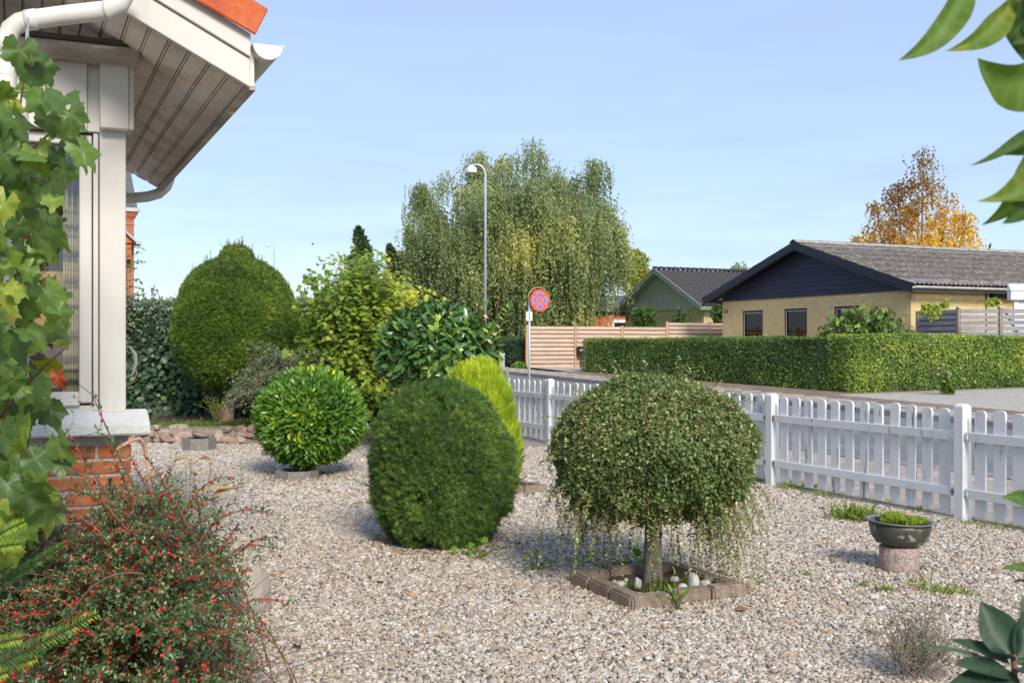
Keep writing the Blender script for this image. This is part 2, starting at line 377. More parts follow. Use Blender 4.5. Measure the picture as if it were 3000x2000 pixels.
M_yellowbrick = surf('yellow_brick', [(0.25, C3(0.785, 0.451, 0.193)), (0.5, C3(0.800, 0.612, 0.299)), (0.78, C3(0.800, 0.756, 0.422))], scale=6, rough=0.85, bump=0.3, rnd=0.08)
M_yellowmortar = surf('yellow_mortar', [(0.3, C3(0.396, 0.288, 0.156)), (0.7, C3(0.528, 0.408, 0.240))], scale=16, rough=0.95)
M_palebrick = surf('pale_yellow_brick', [(0.25, C3(0.500, 0.413, 0.175)), (0.6, C3(0.650, 0.550, 0.263))], scale=3, rough=0.85)
M_darkmortar = surf('dark_mortar', [(0.3, C3(0.208, 0.169, 0.091)), (0.7, C3(0.286, 0.234, 0.130))], scale=10, rough=0.95)
M_navy = surf('navy_boarding', [(0.3, C3(0.021, 0.025, 0.052)), (0.7, C3(0.036, 0.042, 0.081))], scale=3, rough=0.5, stretch=(.3, .3, 4), bump=0.15, rnd=0.10)
M_navytrim = surf('navy_trim', [(0.3, C3(.014, .020, .032)), (0.7, C3(.026, .034, .05))], scale=4, rough=0.45, bump=0.1)
M_blackframe = surf('black_frame', [(0.3, C3(.012, .012, .014)), (0.7, C3(.022, .022, .025))], scale=8, rough=0.4)
M_eternit = surf('lichened_fibre_cement', [(0.25, C3(.06, .052, .05)), (0.45, C3(.16, .142, .138)), (0.62, C3(.27, .25, .245)), (0.8, C3(.42, .40, .385))], scale=5.5, rough=0.95, bump=0.5, detail=9, spots=(C3(.56, .54, .51), 11, 0.655))
M_ridge = surf('lichened_ridge', [(0.3, C3(.20, .19, .15)), (0.6, C3(.42, .39, .32)), (0.8, C3(.52, .50, .46))], scale=6, rough=0.95, bump=0.4)
M_blacktile = surf('black_glazed_tile', [(0.3, C3(0.019, 0.018, 0.023)), (0.7, C3(0.039, 0.036, 0.044))], scale=4, rough=0.5, spec=0.4)
M_greenboard = surf('green_boarding', [(0.3, C3(0.351, 0.398, 0.311)), (0.7, C3(0.521, 0.561, 0.458))], scale=5, rough=0.65, stretch=(3, 3, .3))
M_greentrim = surf('pale_green_trim', [(0.3, C3(.27, .335, .245)), (0.7, C3(.35, .42, .32))], scale=5, rough=0.5)
M_zinc = surf('zinc', [(0.3, C3(.36, .37, .39)), (0.7, C3(.52, .53, .55))], scale=6, rough=0.4, metal=0.3)
M_slate = surf('slate', [(0.3, C3(.06, .065, .07)), (0.7, C3(.12, .125, .13))], scale=8, rough=0.6)
M_gutter = surf('grey_white_gutter', [(0.3, C3(.52, .50, .45)), (0.7, C3(.68, .66, .61))], scale=5, rough=0.5)
M_fascia = surf('weathered_fascia', [(0.3, C3(.16, .15, .135)), (0.7, C3(.30, .285, .26))], scale=6, rough=0.85, stretch=(.4, .4, 3), bump=0.2)
M_larch = surf('new_larch_board', [(0.25, C3(0.446, 0.306, 0.210)), (0.55, C3(0.582, 0.439, 0.336)), (0.8, C3(0.660, 0.541, 0.441))], scale=3, rough=0.7, stretch=(.7, .7, 7), bump=0.15, rnd=0.10, spots=(C3(0.097, 0.061, 0.042), 9, 0.74))
M_larchpost = surf('larch_post', [(0.3, C3(.44, .25, .13)), (0.7, C3(.58, .37, .22))], scale=5, rough=0.7, stretch=(4, 4, .5), bump=0.15)
M_grayboard = surf('silvered_board', [(0.25, C3(0.180, 0.178, 0.205)), (0.55, C3(0.312, 0.310, 0.351)), (0.8, C3(0.456, 0.448, 0.475))], scale=4, rough=0.8, stretch=(.8, .8, 6), bump=0.25, rnd=0.12, spots=(C3(0.084, 0.069, 0.065), 8, 0.72))
M_graypost = surf('weathered_post', [(0.3, C3(.24, .185, .15)), (0.7, C3(.38, .32, .27))], scale=6, rough=0.85, stretch=(4, 4, .5), bump=0.25)
M_galv = surf('galvanised_steel', [(0.3, C3(.42, .47, .55)), (0.7, C3(.54, .59, .66))], scale=5, rough=0.45, metal=0.25)
M_lamphead = surf('lamp_housing', [(0.3, C3(.62, .63, .64)), (0.7, C3(.74, .75, .75))], scale=6, rough=0.35)
M_signred = surf('sign_red', [(0.3, C3(.78, .10, .07)), (0.7, C3(.84, .14, .10))], scale=6, rough=0.4)
M_signblue = surf('sign_blue', [(0.3, C3(.09, .17, .62)), (0.7, C3(.13, .22, .68))], scale=6, rough=0.4)
M_signwhite = surf('sign_white', [(0.3, C3(.74, .74, .73)), (0.7, C3(.82, .82, .81))], scale=6, rough=0.4)
M_signrim = surf('sign_pink_rim', [(0.3, C3(.80, .50, .44)), (0.7, C3(.84, .58, .52))], scale=6, rough=0.4)
M_black = surf('black_plastic', [(0.3, C3(.012, .012, .013)), (0.7, C3(.025, .025, .027))], scale=8, rough=0.45)
M_cabinet = surf('grey_cabinet', [(0.3, C3(.32, .34, .38)), (0.7, C3(.40, .42, .46))], scale=3, rough=0.5)
M_hoop = surf('weathered_brass_hoop', [(0.3, C3(.33, .21, .10)), (0.7, C3(.46, .33, .18))], scale=6, rough=0.5, metal=0.2)
M_rust = surf('rusty_iron', [(0.3, C3(.22, .09, .03)), (0.7, C3(.44, .26, .13))], scale=30, rough=0.8)
M_fieldstone = surf('field_stone', [(0.25, C3(.17, .13, .10)), (0.45, C3(.33, .25, .19)), (0.65, C3(.43, .33, .27)), (0.85, C3(.50, .43, .36))], scale=7, rough=0.9, bump=0.6, rnd=0.25, spots=(C3(.10, .10, .06), 13, 0.65))
M_pinkstone = surf('pink_field_stone', [(0.3, C3(0.238, 0.147, 0.116)), (0.6, C3(0.357, 0.242, 0.200)), (0.8, C3(0.408, 0.336, 0.284))], scale=9, rough=0.9, bump=0.5, rnd=0.2)
M_wallmortar = surf('wall_mortar', [(0.3, C3(.16, .13, .10)), (0.7, C3(.33, .28, .22))], scale=16, rough=0.95, bump=0.8)
M_concrete = surf('aged_concrete', [(0.3, C3(.17, .165, .135)), (0.7, C3(.29, .28, .24))], scale=14, rough=0.9, bump=0.5, bscale=90)
M_edging = surf('brown_edging_block', [(0.25, C3(.20, .15, .11)), (0.55, C3(.31, .235, .18)), (0.8, C3(.40, .32, .26))], scale=26, rough=0.95, bump=0.7, bscale=120, rnd=0.12, spots=(C3(.45, .40, .34), 90, 0.66))
M_granite = surf('pink_granite', [(0.3, C3(.20, .15, .13)), (0.5, C3(.38, .29, .26)), (0.72, C3(.52, .45, .41))], scale=55, rough=0.9, bump=0.7, bscale=60, detail=3)
M_enamel = surf('worn_olive_enamel', [(0.3, C3(.050, .048, .034)), (0.7, C3(.085, .08, .058))], scale=9, rough=0.4, spec=0.45, bump=0.1, spots=(C3(.30, .33, .28), 19, 0.61))
M_enamelrim = surf('grey_enamel', [(0.3, C3(.13, .15, .15)), (0.7, C3(.22, .245, .24))], scale=9, rough=0.45)
M_boulder = surf('pale_boulder', [(0.3, C3(0.306, 0.246, 0.187)), (0.7, C3(0.468, 0.416, 0.348))], scale=9, rough=0.9, bump=0.5)
M_bark = surf('grey_bark', [(0.25, C3(0.072, 0.058, 0.045)), (0.5, C3(0.169, 0.141, 0.112)), (0.75, C3(0.312, 0.269, 0.225))], scale=14, rough=0.9, bump=0.8, stretch=(1.5, 1.5, .5))
M_redbark = surf('reddish_yew_bark', [(0.25, C3(.13, .075, .05)), (0.5, C3(.30, .20, .145)), (0.75, C3(.45, .33, .26))], scale=14, rough=0.9, bump=0.8, stretch=(2.5, 2.5, .5))
M_birchbark = surf('birch_bark', [(0.35, C3(.05, .045, .04)), (0.5, C3(.38, .36, .33)), (0.7, C3(.55, .53, .50))], scale=5, rough=0.8, stretch=(.6, .6, 3))
M_twig = surf('brown_twig', [(0.3, C3(.09, .055, .038)), (0.7, C3(.19, .13, .095))], scale=30, rough=0.85)
M_paletwig = surf('dry_grey_twig', [(0.3, C3(.17, .135, .105)), (0.7, C3(.32, .27, .225))], scale=30, rough=0.9)
M_redtwig = surf('red_brown_twig', [(0.3, C3(.15, .06, .04)), (0.7, C3(.27, .13, .08))], scale=30, rough=0.8)
M_berry = surf('red_berry', [(0.3, C3(.50, .012, .014)), (0.7, C3(.68, .03, .02))], scale=40, rough=0.25, spec=0.5)
M_deadleaf = surf('fallen_brown_leaf', [(0.3, C3(.20, .085, .03)), (0.7, C3(.42, .22, .09))], scale=18, rough=0.7, rnd=0.3)
M_glass = glassmat('window_glass', (0.95, 0.96, 0.95), 0.03)
M_glassdark = glassmat('house_window_glass', (0.6, 0.65, 0.66), 0.0)
M_curtain = surf('striped_curtain', [(0.35, C3(0.210, 0.180, 0.105)), (0.5, C3(0.630, 0.570, 0.390)), (0.7, C3(0.750, 0.690, 0.510))], scale=11, rough=0.9, stretch=(.1, .1, 3), detail=1)
M_curtainwhite = surf('white_net_curtain', [(0.3, C3(0.600, 0.675, 0.660)), (0.7, C3(0.780, 0.780, 0.780))], scale=12, rough=0.9)
M_shade = surf('tan_lampshade', [(0.3, C3(0.588, 0.378, 0.154)), (0.7, C3(0.728, 0.490, 0.224))], scale=5, rough=0.8)
M_basket = surf('dark_wicker', [(0.3, C3(.06, .045, .028)), (0.7, C3(.17, .13, .085))], scale=40, rough=0.8, bump=0.6)
M_room = surf('room_wall', [(0.3, C3(.30, .25, .19)), (0.7, C3(.36, .30, .23))], scale=2, rough=0.9)
M_pinkflower = surf('pink_sedum_flower', [(0.3, C3(.44, .24, .22)), (0.7, C3(.62, .42, .38))], scale=30, rough=0.8)
M_bird = surf('dark_plumage', [(0.3, C3(.05, .048, .05)), (0.7, C3(.13, .125, .13))], scale=20, rough=0.7)
M_hose = surf('terracotta_hose', [(0.3, C3(.48, .25, .16)), (0.7, C3(.60, .38, .28))], scale=30, rough=0.6)

# foliage ramps run from the plant's darkest to its palest leaf
K_yew = leafmat('dark_yew_needles', [(0.0, C3(0.039, 0.078, 0.021)), (0.4, C3(0.085, 0.162, 0.035)), (0.75, C3(0.144, 0.248, 0.048)), (1.0, C3(0.336, 0.430, 0.073))], trans=0.15, rough=0.5)
K_yewbright = leafmat('light_yew_needles', [(0.0, C3(0.039, 0.076, 0.014)), (0.4, C3(0.103, 0.179, 0.025)), (0.75, C3(0.179, 0.269, 0.034)), (1.0, C3(0.276, 0.345, 0.055))], trans=0.2, rough=0.5)
K_gold = leafmat('golden_conifer_scales', [(0.0, C3(0.129, 0.221, 0.022)), (0.35, C3(0.280, 0.396, 0.029)), (0.7, C3(0.430, 0.535, 0.036)), (1.0, C3(0.592, 0.651, 0.072))], trans=0.25, rough=0.6)
K_coto = leafmat('cotoneaster_leaves', [(0.0, C3(0.060, 0.098, 0.026)), (0.4, C3(0.125, 0.185, 0.053)), (0.75, C3(0.251, 0.303, 0.105)), (1.0, C3(0.547, 0.567, 0.246))], trans=0.2, rough=0.42)
K_cotogrey = leafmat('grey_cotoneaster_leaves', [(0.0, C3(0.094, 0.123, 0.067)), (0.45, C3(0.199, 0.236, 0.132)), (0.8, C3(0.320, 0.339, 0.207)), (1.0, C3(0.528, 0.415, 0.283))], trans=0.2, rough=0.55)
K_cotodark = leafmat('glossy_cotoneaster_leaves', [(0.0, C3(0.024, 0.051, 0.018)), (0.4, C3(0.059, 0.111, 0.034)), (0.75, C3(0.128, 0.205, 0.065)), (0.92, C3(0.239, 0.325, 0.120)), (1.0, C3(0.427, 0.443, 0.102))], trans=0.15, rough=0.33, spec=0.5)
K_laurel = leafmat('cherry_laurel_leaves', [(0.0, C3(0.040, 0.085, 0.027)), (0.45, C3(0.079, 0.171, 0.042)), (0.8, C3(0.146, 0.272, 0.054)), (1.0, C3(0.449, 0.603, 0.076))], trans=0.15, rough=0.27, spec=0.5)
K_ball = leafmat('light_laurel_leaves', [(0.0, C3(0.054, 0.124, 0.025)), (0.4, C3(0.109, 0.239, 0.034)), (0.7, C3(0.198, 0.345, 0.040)), (0.88, C3(0.485, 0.592, 0.043)), (1.0, C3(0.780, 0.780, 0.072))], trans=0.22, rough=0.32, spec=0.45)
K_shrub = leafmat('yellowing_shrub_leaves', [(0.0, C3(0.097, 0.165, 0.028)), (0.35, C3(0.193, 0.296, 0.041)), (0.65, C3(0.343, 0.413, 0.062)), (0.88, C3(0.578, 0.550, 0.083)), (1.0, C3(0.770, 0.605, 0.068))], trans=0.35, rough=0.5)
K_ivy = leafmat('ivy_leaves', [(0.0, C3(0.021, 0.045, 0.022)), (0.5, C3(0.045, 0.090, 0.041)), (0.85, C3(0.086, 0.155, 0.059)), (1.0, C3(0.207, 0.293, 0.103))], trans=0.12, rough=0.4, spec=0.4)
K_hedgegrey = leafmat('grey_green_hedge_leaves', [(0.0, C3(0.058, 0.091, 0.046)), (0.5, C3(0.130, 0.182, 0.104)), (0.85, C3(0.221, 0.273, 0.169)), (1.0, C3(0.338, 0.325, 0.156))], trans=0.2, rough=0.5)
K_hedge = leafmat('privet_hedge_leaves', [(0.0, C3(0.055, 0.097, 0.031)), (0.35, C3(0.106, 0.183, 0.049)), (0.65, C3(0.192, 0.298, 0.065)), (0.88, C3(0.384, 0.483, 0.077)), (1.0, C3(0.618, 0.598, 0.097))], trans=0.25, rough=0.45)
K_hedgedark = leafmat('dark_hedge_leaves', [(0.0, C3(0.038, 0.066, 0.031)), (0.5, C3(0.078, 0.129, 0.052)), (1.0, C3(0.172, 0.224, 0.086))], trans=0.2, rough=0.45)
K_birch = leafmat('birch_leaves', [(0.0, C3(0.113, 0.154, 0.064)), (0.4, C3(0.218, 0.272, 0.110)), (0.7, C3(0.365, 0.404, 0.160)), (0.88, C3(0.616, 0.576, 0.175)), (1.0, C3(0.757, 0.668, 0.086))], trans=0.3, rough=0.5)
K_autumn = leafmat('autumn_birch_leaves', [(0.0, C3(0.203, 0.127, 0.053)), (0.4, C3(0.380, 0.237, 0.068)), (0.7, C3(0.633, 0.399, 0.053)), (1.0, C3(0.771, 0.563, 0.061))], trans=0.35, rough=0.55)
K_golden = leafmat('golden_tree_leaves', [(0.0, C3(0.146, 0.189, 0.040)), (0.5, C3(0.315, 0.349, 0.066)), (1.0, C3(0.539, 0.480, 0.066))], trans=0.35, rough=0.55)
K_magnolia = leafmat('magnolia_leaves', [(0.0, C3(0.033, 0.068, 0.018)), (0.5, C3(0.066, 0.127, 0.024)), (0.8, C3(0.110, 0.182, 0.028)), (1.0, C3(0.220, 0.231, 0.033))], trans=0.4, rough=0.5, spec=0.2, vein=True)
K_rosette = leafmat('laurel_rosette_leaves', [(0.0, C3(.020, .042, .022)), (0.5, C3(.034, .066, .036)), (1.0, C3(.055, .10, .045))], trans=0.12, rough=0.5, spec=0.3, vein=True)
K_vine = leafmat('grape_vine_leaves', [(0.0, C3(0.058, 0.107, 0.026)), (0.3, C3(0.089, 0.157, 0.034)), (0.6, C3(0.136, 0.224, 0.040)), (0.85, C3(0.232, 0.315, 0.047)), (1.0, C3(0.358, 0.365, 0.056))], trans=0.3, rough=0.4, rnd=0.0, vein=True)
K_vinered = leafmat('reddened_vine_leaf', [(0.0, C3(.16, .03, .015)), (0.5, C3(.34, .07, .02)), (1.0, C3(.28, .25, .05))], trans=0.35, rough=0.5, vein=True)
K_kiwi = leafmat('broad_leaf_shrub_leaves', [(0.0, C3(0.055, 0.105, 0.024)), (0.5, C3(0.110, 0.198, 0.039)), (0.85, C3(0.209, 0.308, 0.055)), (1.0, C3(0.330, 0.374, 0.066))], trans=0.3, rough=0.42)
K_grass = leafmat('grass_blades', [(0.0, C3(.09, .15, .025)), (0.5, C3(.19, .29, .04)), (1.0, C3(.38, .42, .06))], trans=0.35, rough=0.55)
K_weed = leafmat('weed_leaves', [(0.0, C3(.08, .17, .02)), (1.0, C3(.20, .34, .04))], trans=0.35, rough=0.45)
K_dry = leafmat('withered_leaves', [(0.0, C3(.16, .09, .04)), (0.5, C3(.36, .22, .09)), (1.0, C3(.50, .36, .17))], trans=0.3, rough=0.6)

# ------------------------------------------------------------------ ground, street, paving
A_FENCE = 6.62
def structure(o): return tag(o, kind='structure')
def gsheet(name, mat, a0, a1, b0, b1, dz, nb=60, na=2):
    P = [[GG(a, b, dz) for a in np.linspace(a0, a1, na)] for b in np.linspace(b0, b1, nb)]
    return structure(MB().sheet(P).build(name, mat))
xs = np.concatenate([np.linspace(-900, -60, 6), np.linspace(-50, 60, 12), np.linspace(80, 900, 6)])
ys = np.concatenate([[-60, -10, 0, 8, 16.5], np.linspace(18, 60, 15), [80, 150, 400, 1500]])
structure(MB().sheet([[(x, y, ground(y) - 0.16) for x in xs] for y in ys]).build('ground', M_lawn))
gsheet('garden_gravel_bed', M_gravel_base, -9.0, A_FENCE + 0.14, -3.0, 18.0, -0.004, 30, 30)
gsheet('asphalt_road', M_asphalt, 9.30, 15.10, -6, 90, -0.085, 90)
gsheet('verge', M_verge, 16.60, 24.2, -6, 33.6, 0.0, 60, 6)
gsheet('driveway_apron', M_white_gravel, 17.2, 45, 33.3, 36.5, 0.004, 12, 12)
gsheet('house_plot', M_lawn, 24.2, 70, -6, 90, -0.01, 60, 6)
gsheet('street_verge_far', M_verge, 17.2, 24.2, 36.5, 90, 0.0, 40, 4)
# gravel forecourt in front of the hedge's end face
gsheet('pale_gravel_forecourt', M_white_gravel, 17.3, 30, 10.0, 20.2, 0.006, 20, 8)

def paving(name, a_rows, b0, b1, L, dz):
    base = gsheet(name, M_kerb, a_rows[0][0] - 0.02, a_rows[-1][1] + 0.02, b0, b1, dz - 0.03, 70, 2)
    me = None; k = 0
    for (a0, a1) in a_rows:
        bb = b0 + (0.3 if k % 2 else 0); k += 1
        m = MB().gbox(-(a1 - a0) / 2 + .005, (a1 - a0) / 2 - .005, -L / 2 + .005, L / 2 - .005, -.05, 0)
        first = None
        while bb + L < b1:
            p = GG((a0 + a1) / 2, bb + L / 2, dz + rng.uniform(-.004, .004))
            if first is None:
                o = m.build('flagstone', M_flag, None, bevel=0.006); o.parent = base; first = o.data
            else:
                o = bpy.data.objects.new('flagstone', first); COL.objects.link(o); o.parent = base
            o.location = tuple(p); o.rotation_euler = (R(rng.uniform(-.4, .4)) + 0.022 * D[1] * 0, 0, R(rng.uniform(-.3, .3)))
            bb += L
    return base
near_walk = paving('near_pavement', [(6.82, 7.60), (7.60, 8.38), (8.38, 9.10)], 5.0, 24.0, 0.62, 0.0)
far_walk = paving('far_pavement', [(15.34, 15.95), (15.95, 16.55)], 12.0, 44.0, 0.80, 0.01)
def kerb(name, a0, a1, b0, b1, L, dz):
    root = structure(bpy.data.objects.new(name, None)); COL.objects.link(root)
    m = MB().gbox(-(a1 - a0) / 2, (a1 - a0) / 2, -L / 2 + .004, L / 2 - .004, -.16, 0); first = None; bb = b0
    while bb < b1:
        p = GG((a0 + a1) / 2, bb + L / 2, dz)
        if first is None: o = m.build('kerb_stone', M_kerb, None, bevel=0.012); o.parent = root; first = o.data
        else:
            o = bpy.data.objects.new('kerb_stone', first); COL.objects.link(o); o.parent = root
        o.location = tuple(p); bb += L
kerb('near_kerb', 9.14, 9.28, 5, 26, 1.0, 0.015)
kerb('far_kerb', 15.12, 15.30, 12, 44, 1.0, 0.025)

# ------------------------------------------------------------------ loose gravel of the garden: real pebbles on the bed
BALL_C = at(880, 1390, 11.35); COTO_C = np.array([.795, 6.15, 0]); YEW_C = np.array([-.50, 7.45, 0])
def pebbles():
    pts = []; 
    for (y0, y1, dens, size) in ((2.6, 6.0, 5800, 0.0086), (6.0, 9.0, 4100, .0096), (9.0, 15.6, 2500, .0119)):
        x0, x1 = -0.62 * y1 - .6, 0.62 * y1 + .6
        n = int((x1 - x0) * (y1 - y0) * dens)
        x = rng.uniform(x0, x1, n); y = rng.uniform(y0, y1, n)
        a = x * N[0] + y * N[1]; b = x * D[0] + y * D[1]
        k = (a < A_FENCE - .02) & (a > -7) & ~((a < .46) & (b > 5.2) & (b < 8.3) ) & (np.abs(x) < 0.62 * y + .6)
        k &= ~((a > 6.9))
        k &= (y < 15.1 - 0.1 * (x + 5.3))
        # bare soil inside the square planting beds
        u = (x - .795) * .915 + (y - 6.05) * .405; v = -(x - .795) * .405 + (y - 6.05) * .915
        k &= ~((np.abs(u) < .36) & (np.abs(v) < .36))
        x, y = x[k], y[k]; n = len(x)
        z = rng.uniform(-.004, .006, n) + 0.006 * np.sin(x * 2.1 + 1) * np.sin(y * 1.7)
        pts.append(np.column_stack([x, y, z, np.full(n, size)]))
    P = np.concatenate(pts); n = len(P)
    me = bpy.data.meshes.new('loose_gravel'); me.vertices.add(n); me.vertices.foreach_set('co', P[:, :3].astype(np.float32).ravel())
    sc = P[:, 3:4] * rng.lognormal(0, .27, (n, 1)) * np.column_stack([rng.uniform(.9, 1.5, n), rng.uniform(.75, 1.1, n), rng.uniform(.45, .8, n)])
    rot = np.column_stack([rng.normal(0, .38, n), rng.normal(0, .38, n), rng.uniform(0, 6.28, n)])
    at_ = me.attributes.new('psc', 'FLOAT_VECTOR', 'POINT'); at_.data.foreach_set('vector', sc.astype(np.float32).ravel())
    at_ = me.attributes.new('prot', 'FLOAT_VECTOR', 'POINT'); at_.data.foreach_set('vector', rot.astype(np.float32).ravel())
    at_ = me.attributes.new('rnd', 'FLOAT', 'POINT'); at_.data.foreach_set('value', rng.uniform(0, 1, n).astype(np.float32))
    at_ = me.attributes.new('pick', 'INT', 'POINT'); at_.data.foreach_set('value', rng.integers(0, 4, n).astype(np.int32))
    me.update()
    m, t, b = newmat('pebble'); nn = t.nodes; l = t.links.new
    a = nn.new('ShaderNodeAttribute'); a.attribute_type = 'INSTANCER'; a.attribute_name = 'rnd'
    r = nn.new('ShaderNodeValToRGB')
    setramp(r, [(0.0, C3(0.516, 0.465, 0.398)), (0.14, C3(0.596, 0.555, 0.489)), (0.26, C3(0.426, 0.349, 0.272)), (0.40, C3(0.497, 0.412, 0.317)), (0.53, C3(0.353, 0.295, 0.241)), (0.66, C3(0.202, 0.184, 0.165)), (0.73, C3(0.389, 0.331, 0.272)), (0.82, C3(0.417, 0.278, 0.165)), (0.87, C3(0.282, 0.210, 0.161)), (0.93, C3(0.479, 0.439, 0.390)), (0.97, C3(0.103, 0.096, 0.093))], 'CONSTANT')
    l(a.outputs['Fac'], r.inputs['Fac'])
    g = nn.new('ShaderNodeNewGeometry'); z = nn.new('ShaderNodeTexNoise'); z.inputs['Scale'].default_value = 90; l(g.outputs['Position'], z.inputs['Vector'])
    mr = nn.new('ShaderNodeMapRange'); mr.inputs['To Min'].default_value = .72; mr.inputs['To Max'].default_value = 1.25; l(z.outputs['Fac'], mr.inputs['Value'])
    hs = nn.new('ShaderNodeHueSaturation'); l(mr.outputs[0], hs.inputs['Value']); l(r.outputs[0], hs.inputs['Color']); l(hs.outputs[0], b.inputs['Base Color'])
    b.inputs['Roughness'].default_value = .65; b.inputs['Specular IOR Level'].default_value = .35
    ng = bpy.data.node_groups.new('pebble_scatter', 'GeometryNodeTree')
    ng.interface.new_socket('Geometry', in_out='INPUT', socket_type='NodeSocketGeometry'); ng.interface.new_socket('Geometry', in_out='OUTPUT', socket_type='NodeSocketGeometry')
    q = ng.nodes; li = ng.links.new
    gi = q.new('NodeGroupInput'); go = q.new('NodeGroupOutput'); iop = q.new('GeometryNodeInstanceOnPoints'); jn = q.new('GeometryNodeGeometryToInstance')
    for i in range(4):
        ico = q.new('GeometryNodeMeshIcoSphere'); ico.inputs['Subdivisions'].default_value = 2; ico.inputs['Radius'].default_value = 1.0
        sp = q.new('GeometryNodeSetPosition'); ps = q.new('GeometryNodeInputPosition'); tx = q.new('ShaderNodeTexNoise'); tx.noise_dimensions = '4D'
        tx.inputs['W'].default_value = i * 3.7; tx.inputs['Scale'].default_value = .75; li(ps.outputs[0], tx.inputs['Vector'])
        sb = q.new('ShaderNodeVectorMath'); sb.operation = 'SUBTRACT'; sb.inputs[1].default_value = (.5, .5, .5); li(tx.outputs['Color'], sb.inputs[0])
        ml = q.new('ShaderNodeVectorMath'); ml.operation = 'SCALE'; ml.inputs['Scale'].default_value = 1.5; li(sb.outputs[0], ml.inputs[0])
        li(ico.outputs['Mesh'], sp.inputs['Geometry']); li(ml.outputs[0], sp.inputs['Offset'])
        sm = q.new('GeometryNodeSetMaterial'); sm.inputs['Material'].default_value = m; li(sp.outputs[0], sm.inputs['Geometry'])
        ss = q.new('GeometryNodeSetShadeSmooth'); li(sm.outputs[0], ss.inputs['Geometry'])
        li(ss.outputs[0], jn.inputs['Geometry'])
    def named(nm, ty):
        x = q.new('GeometryNodeInputNamedAttribute'); x.data_type = ty; x.inputs['Name'].default_value = nm; return x.outputs['Attribute']
    li(gi.outputs[0], iop.inputs['Points']); li(jn.outputs[0], iop.inputs['Instance']); iop.inputs['Pick Instance'].default_value = True
    li(named('pick', 'INT'), iop.inputs['Instance Index']); li(named('psc', 'FLOAT_VECTOR'), iop.inputs['Scale']); li(named('prot', 'FLOAT_VECTOR'), iop.inputs['Rotation'])
    li(iop.outputs[0], go.inputs[0])
    o = link('loose_gravel', me, m); md = o.modifiers.new('scatter', 'NODES'); md.node_group = ng
    tag(o, 'loose pale and brown pebbles covering the front garden', 'gravel', kind='stuff')
pebbles()
# ------------------------------------------------------------------ brick laying
def brick_wall(parent, o, u, nrm, length, z0, z1, holes, mat, L=.228, H=.055, j=.012, proud=.006, depth=.03, limit=300, zmin=-9, name='brick'):
    """bricks in stretcher bond on the plane through o along u; nearest `limit` bricks are parts, the rest one joined part"""
    u = np.asarray(u, float); nrm = np.asarray(nrm, float); out = []
    row = 0; z = z0
    while z + H <= z1 + 1e-6:
        x = -L - j if row % 2 == 0 else -(L + j) / 2 - j
        cuts = sorted((a - j, b + j) for a, b, c, d_ in holes if c < z + H and d_ > z)
        while x < length:
            a, b = max(x, 0), min(x + L, length); x += L + j
            segs = [(a, b)]
            for c0, c1 in cuts:
                segs = [s for (p, q) in segs for s in ((p, min(q, c0)), (max(p, c1), q)) if s[1] - s[0] > .02]
            for p, q in segs:
                if q - p > .02: out.append((p, q, z))
        z += H + j; row += 1
    cen = [(o + u * ((p + q) / 2) + np.array([0, 0, z + H / 2]), q - p) for p, q, z in out]
    order = sorted(range(len(cen)), key=lambda i: (cen[i][0][2] < zmin, cen[i][0][1]))
    rest = MB(); base = None; o0 = origin(parent); rz = math.atan2(u[1], u[0])
    for k, i in enumerate(order):
        c, w = cen[i]; c = c + nrm * (proud - depth / 2 + rng.uniform(-.0015, .0015))
        if k < limit:
            if base is None:
                m = MB().box((0, 0, 0), (1, 0, 0), L / 2, (0, 1, 0), depth / 2, (0, 0, 1), H / 2)
                ob = m.build(name, mat, None, bevel=.003); base = ob.data; ob.parent = parent
            else:
                ob = bpy.data.objects.new(name, base); COL.objects.link(ob); ob.parent = parent
            ob.location = tuple(c - o0); ob.rotation_euler = (0, 0, rz); ob.scale = (w / L, 1, 1)
        else:
            rest.box(c, u, w / 2, nrm, depth / 2, UP, H / 2)
    if rest.v:
        r_ = rest.build('brickwork', mat, parent, recalc=False); r_['kind'] = 'stuff'

# ------------------------------------------------------------------ the house with the bay window (left)
house = thing('bay_window_house', G(-0.4, 6.5, 0), 'white timber bay window house with red brick base and orange tiles', 'house')
BF = 5.20                                          # facade plane
A_C = 0.455                                        # right-hand corner of the brick base
b_ = MB().gbox(-3.2, A_C - .012, BF + .012, 8.0, -.1, .955).build('base_wall', M_mortar, house)
brick_wall(b_, G(-2.1, BF + .012, 0), N, -D, 2.1 + A_C, .012, .96, [], M_redbrick, H=.056, j=.0135, proud=.006, limit=300)
brick_wall(b_, G(A_C - .012, BF, 0), D, N, 2.8, .012, .96, [], M_redbrick, H=.056, j=.0135, proud=.006, limit=0)
# sill: sloping rendered slab
poly = [G(-3.2, BF - .10, .955), G(-3.2, BF - .10, 1.005), G(-3.2, BF + .03, 1.065), G(-3.2, BF + .03, .955)]
poly2 = [p + N * (3.2 + .525) for p in poly]
MB().prism(poly, N * (3.2 + .525)).build('window_sill', M_sill, house, bevel=.006, seg=2)
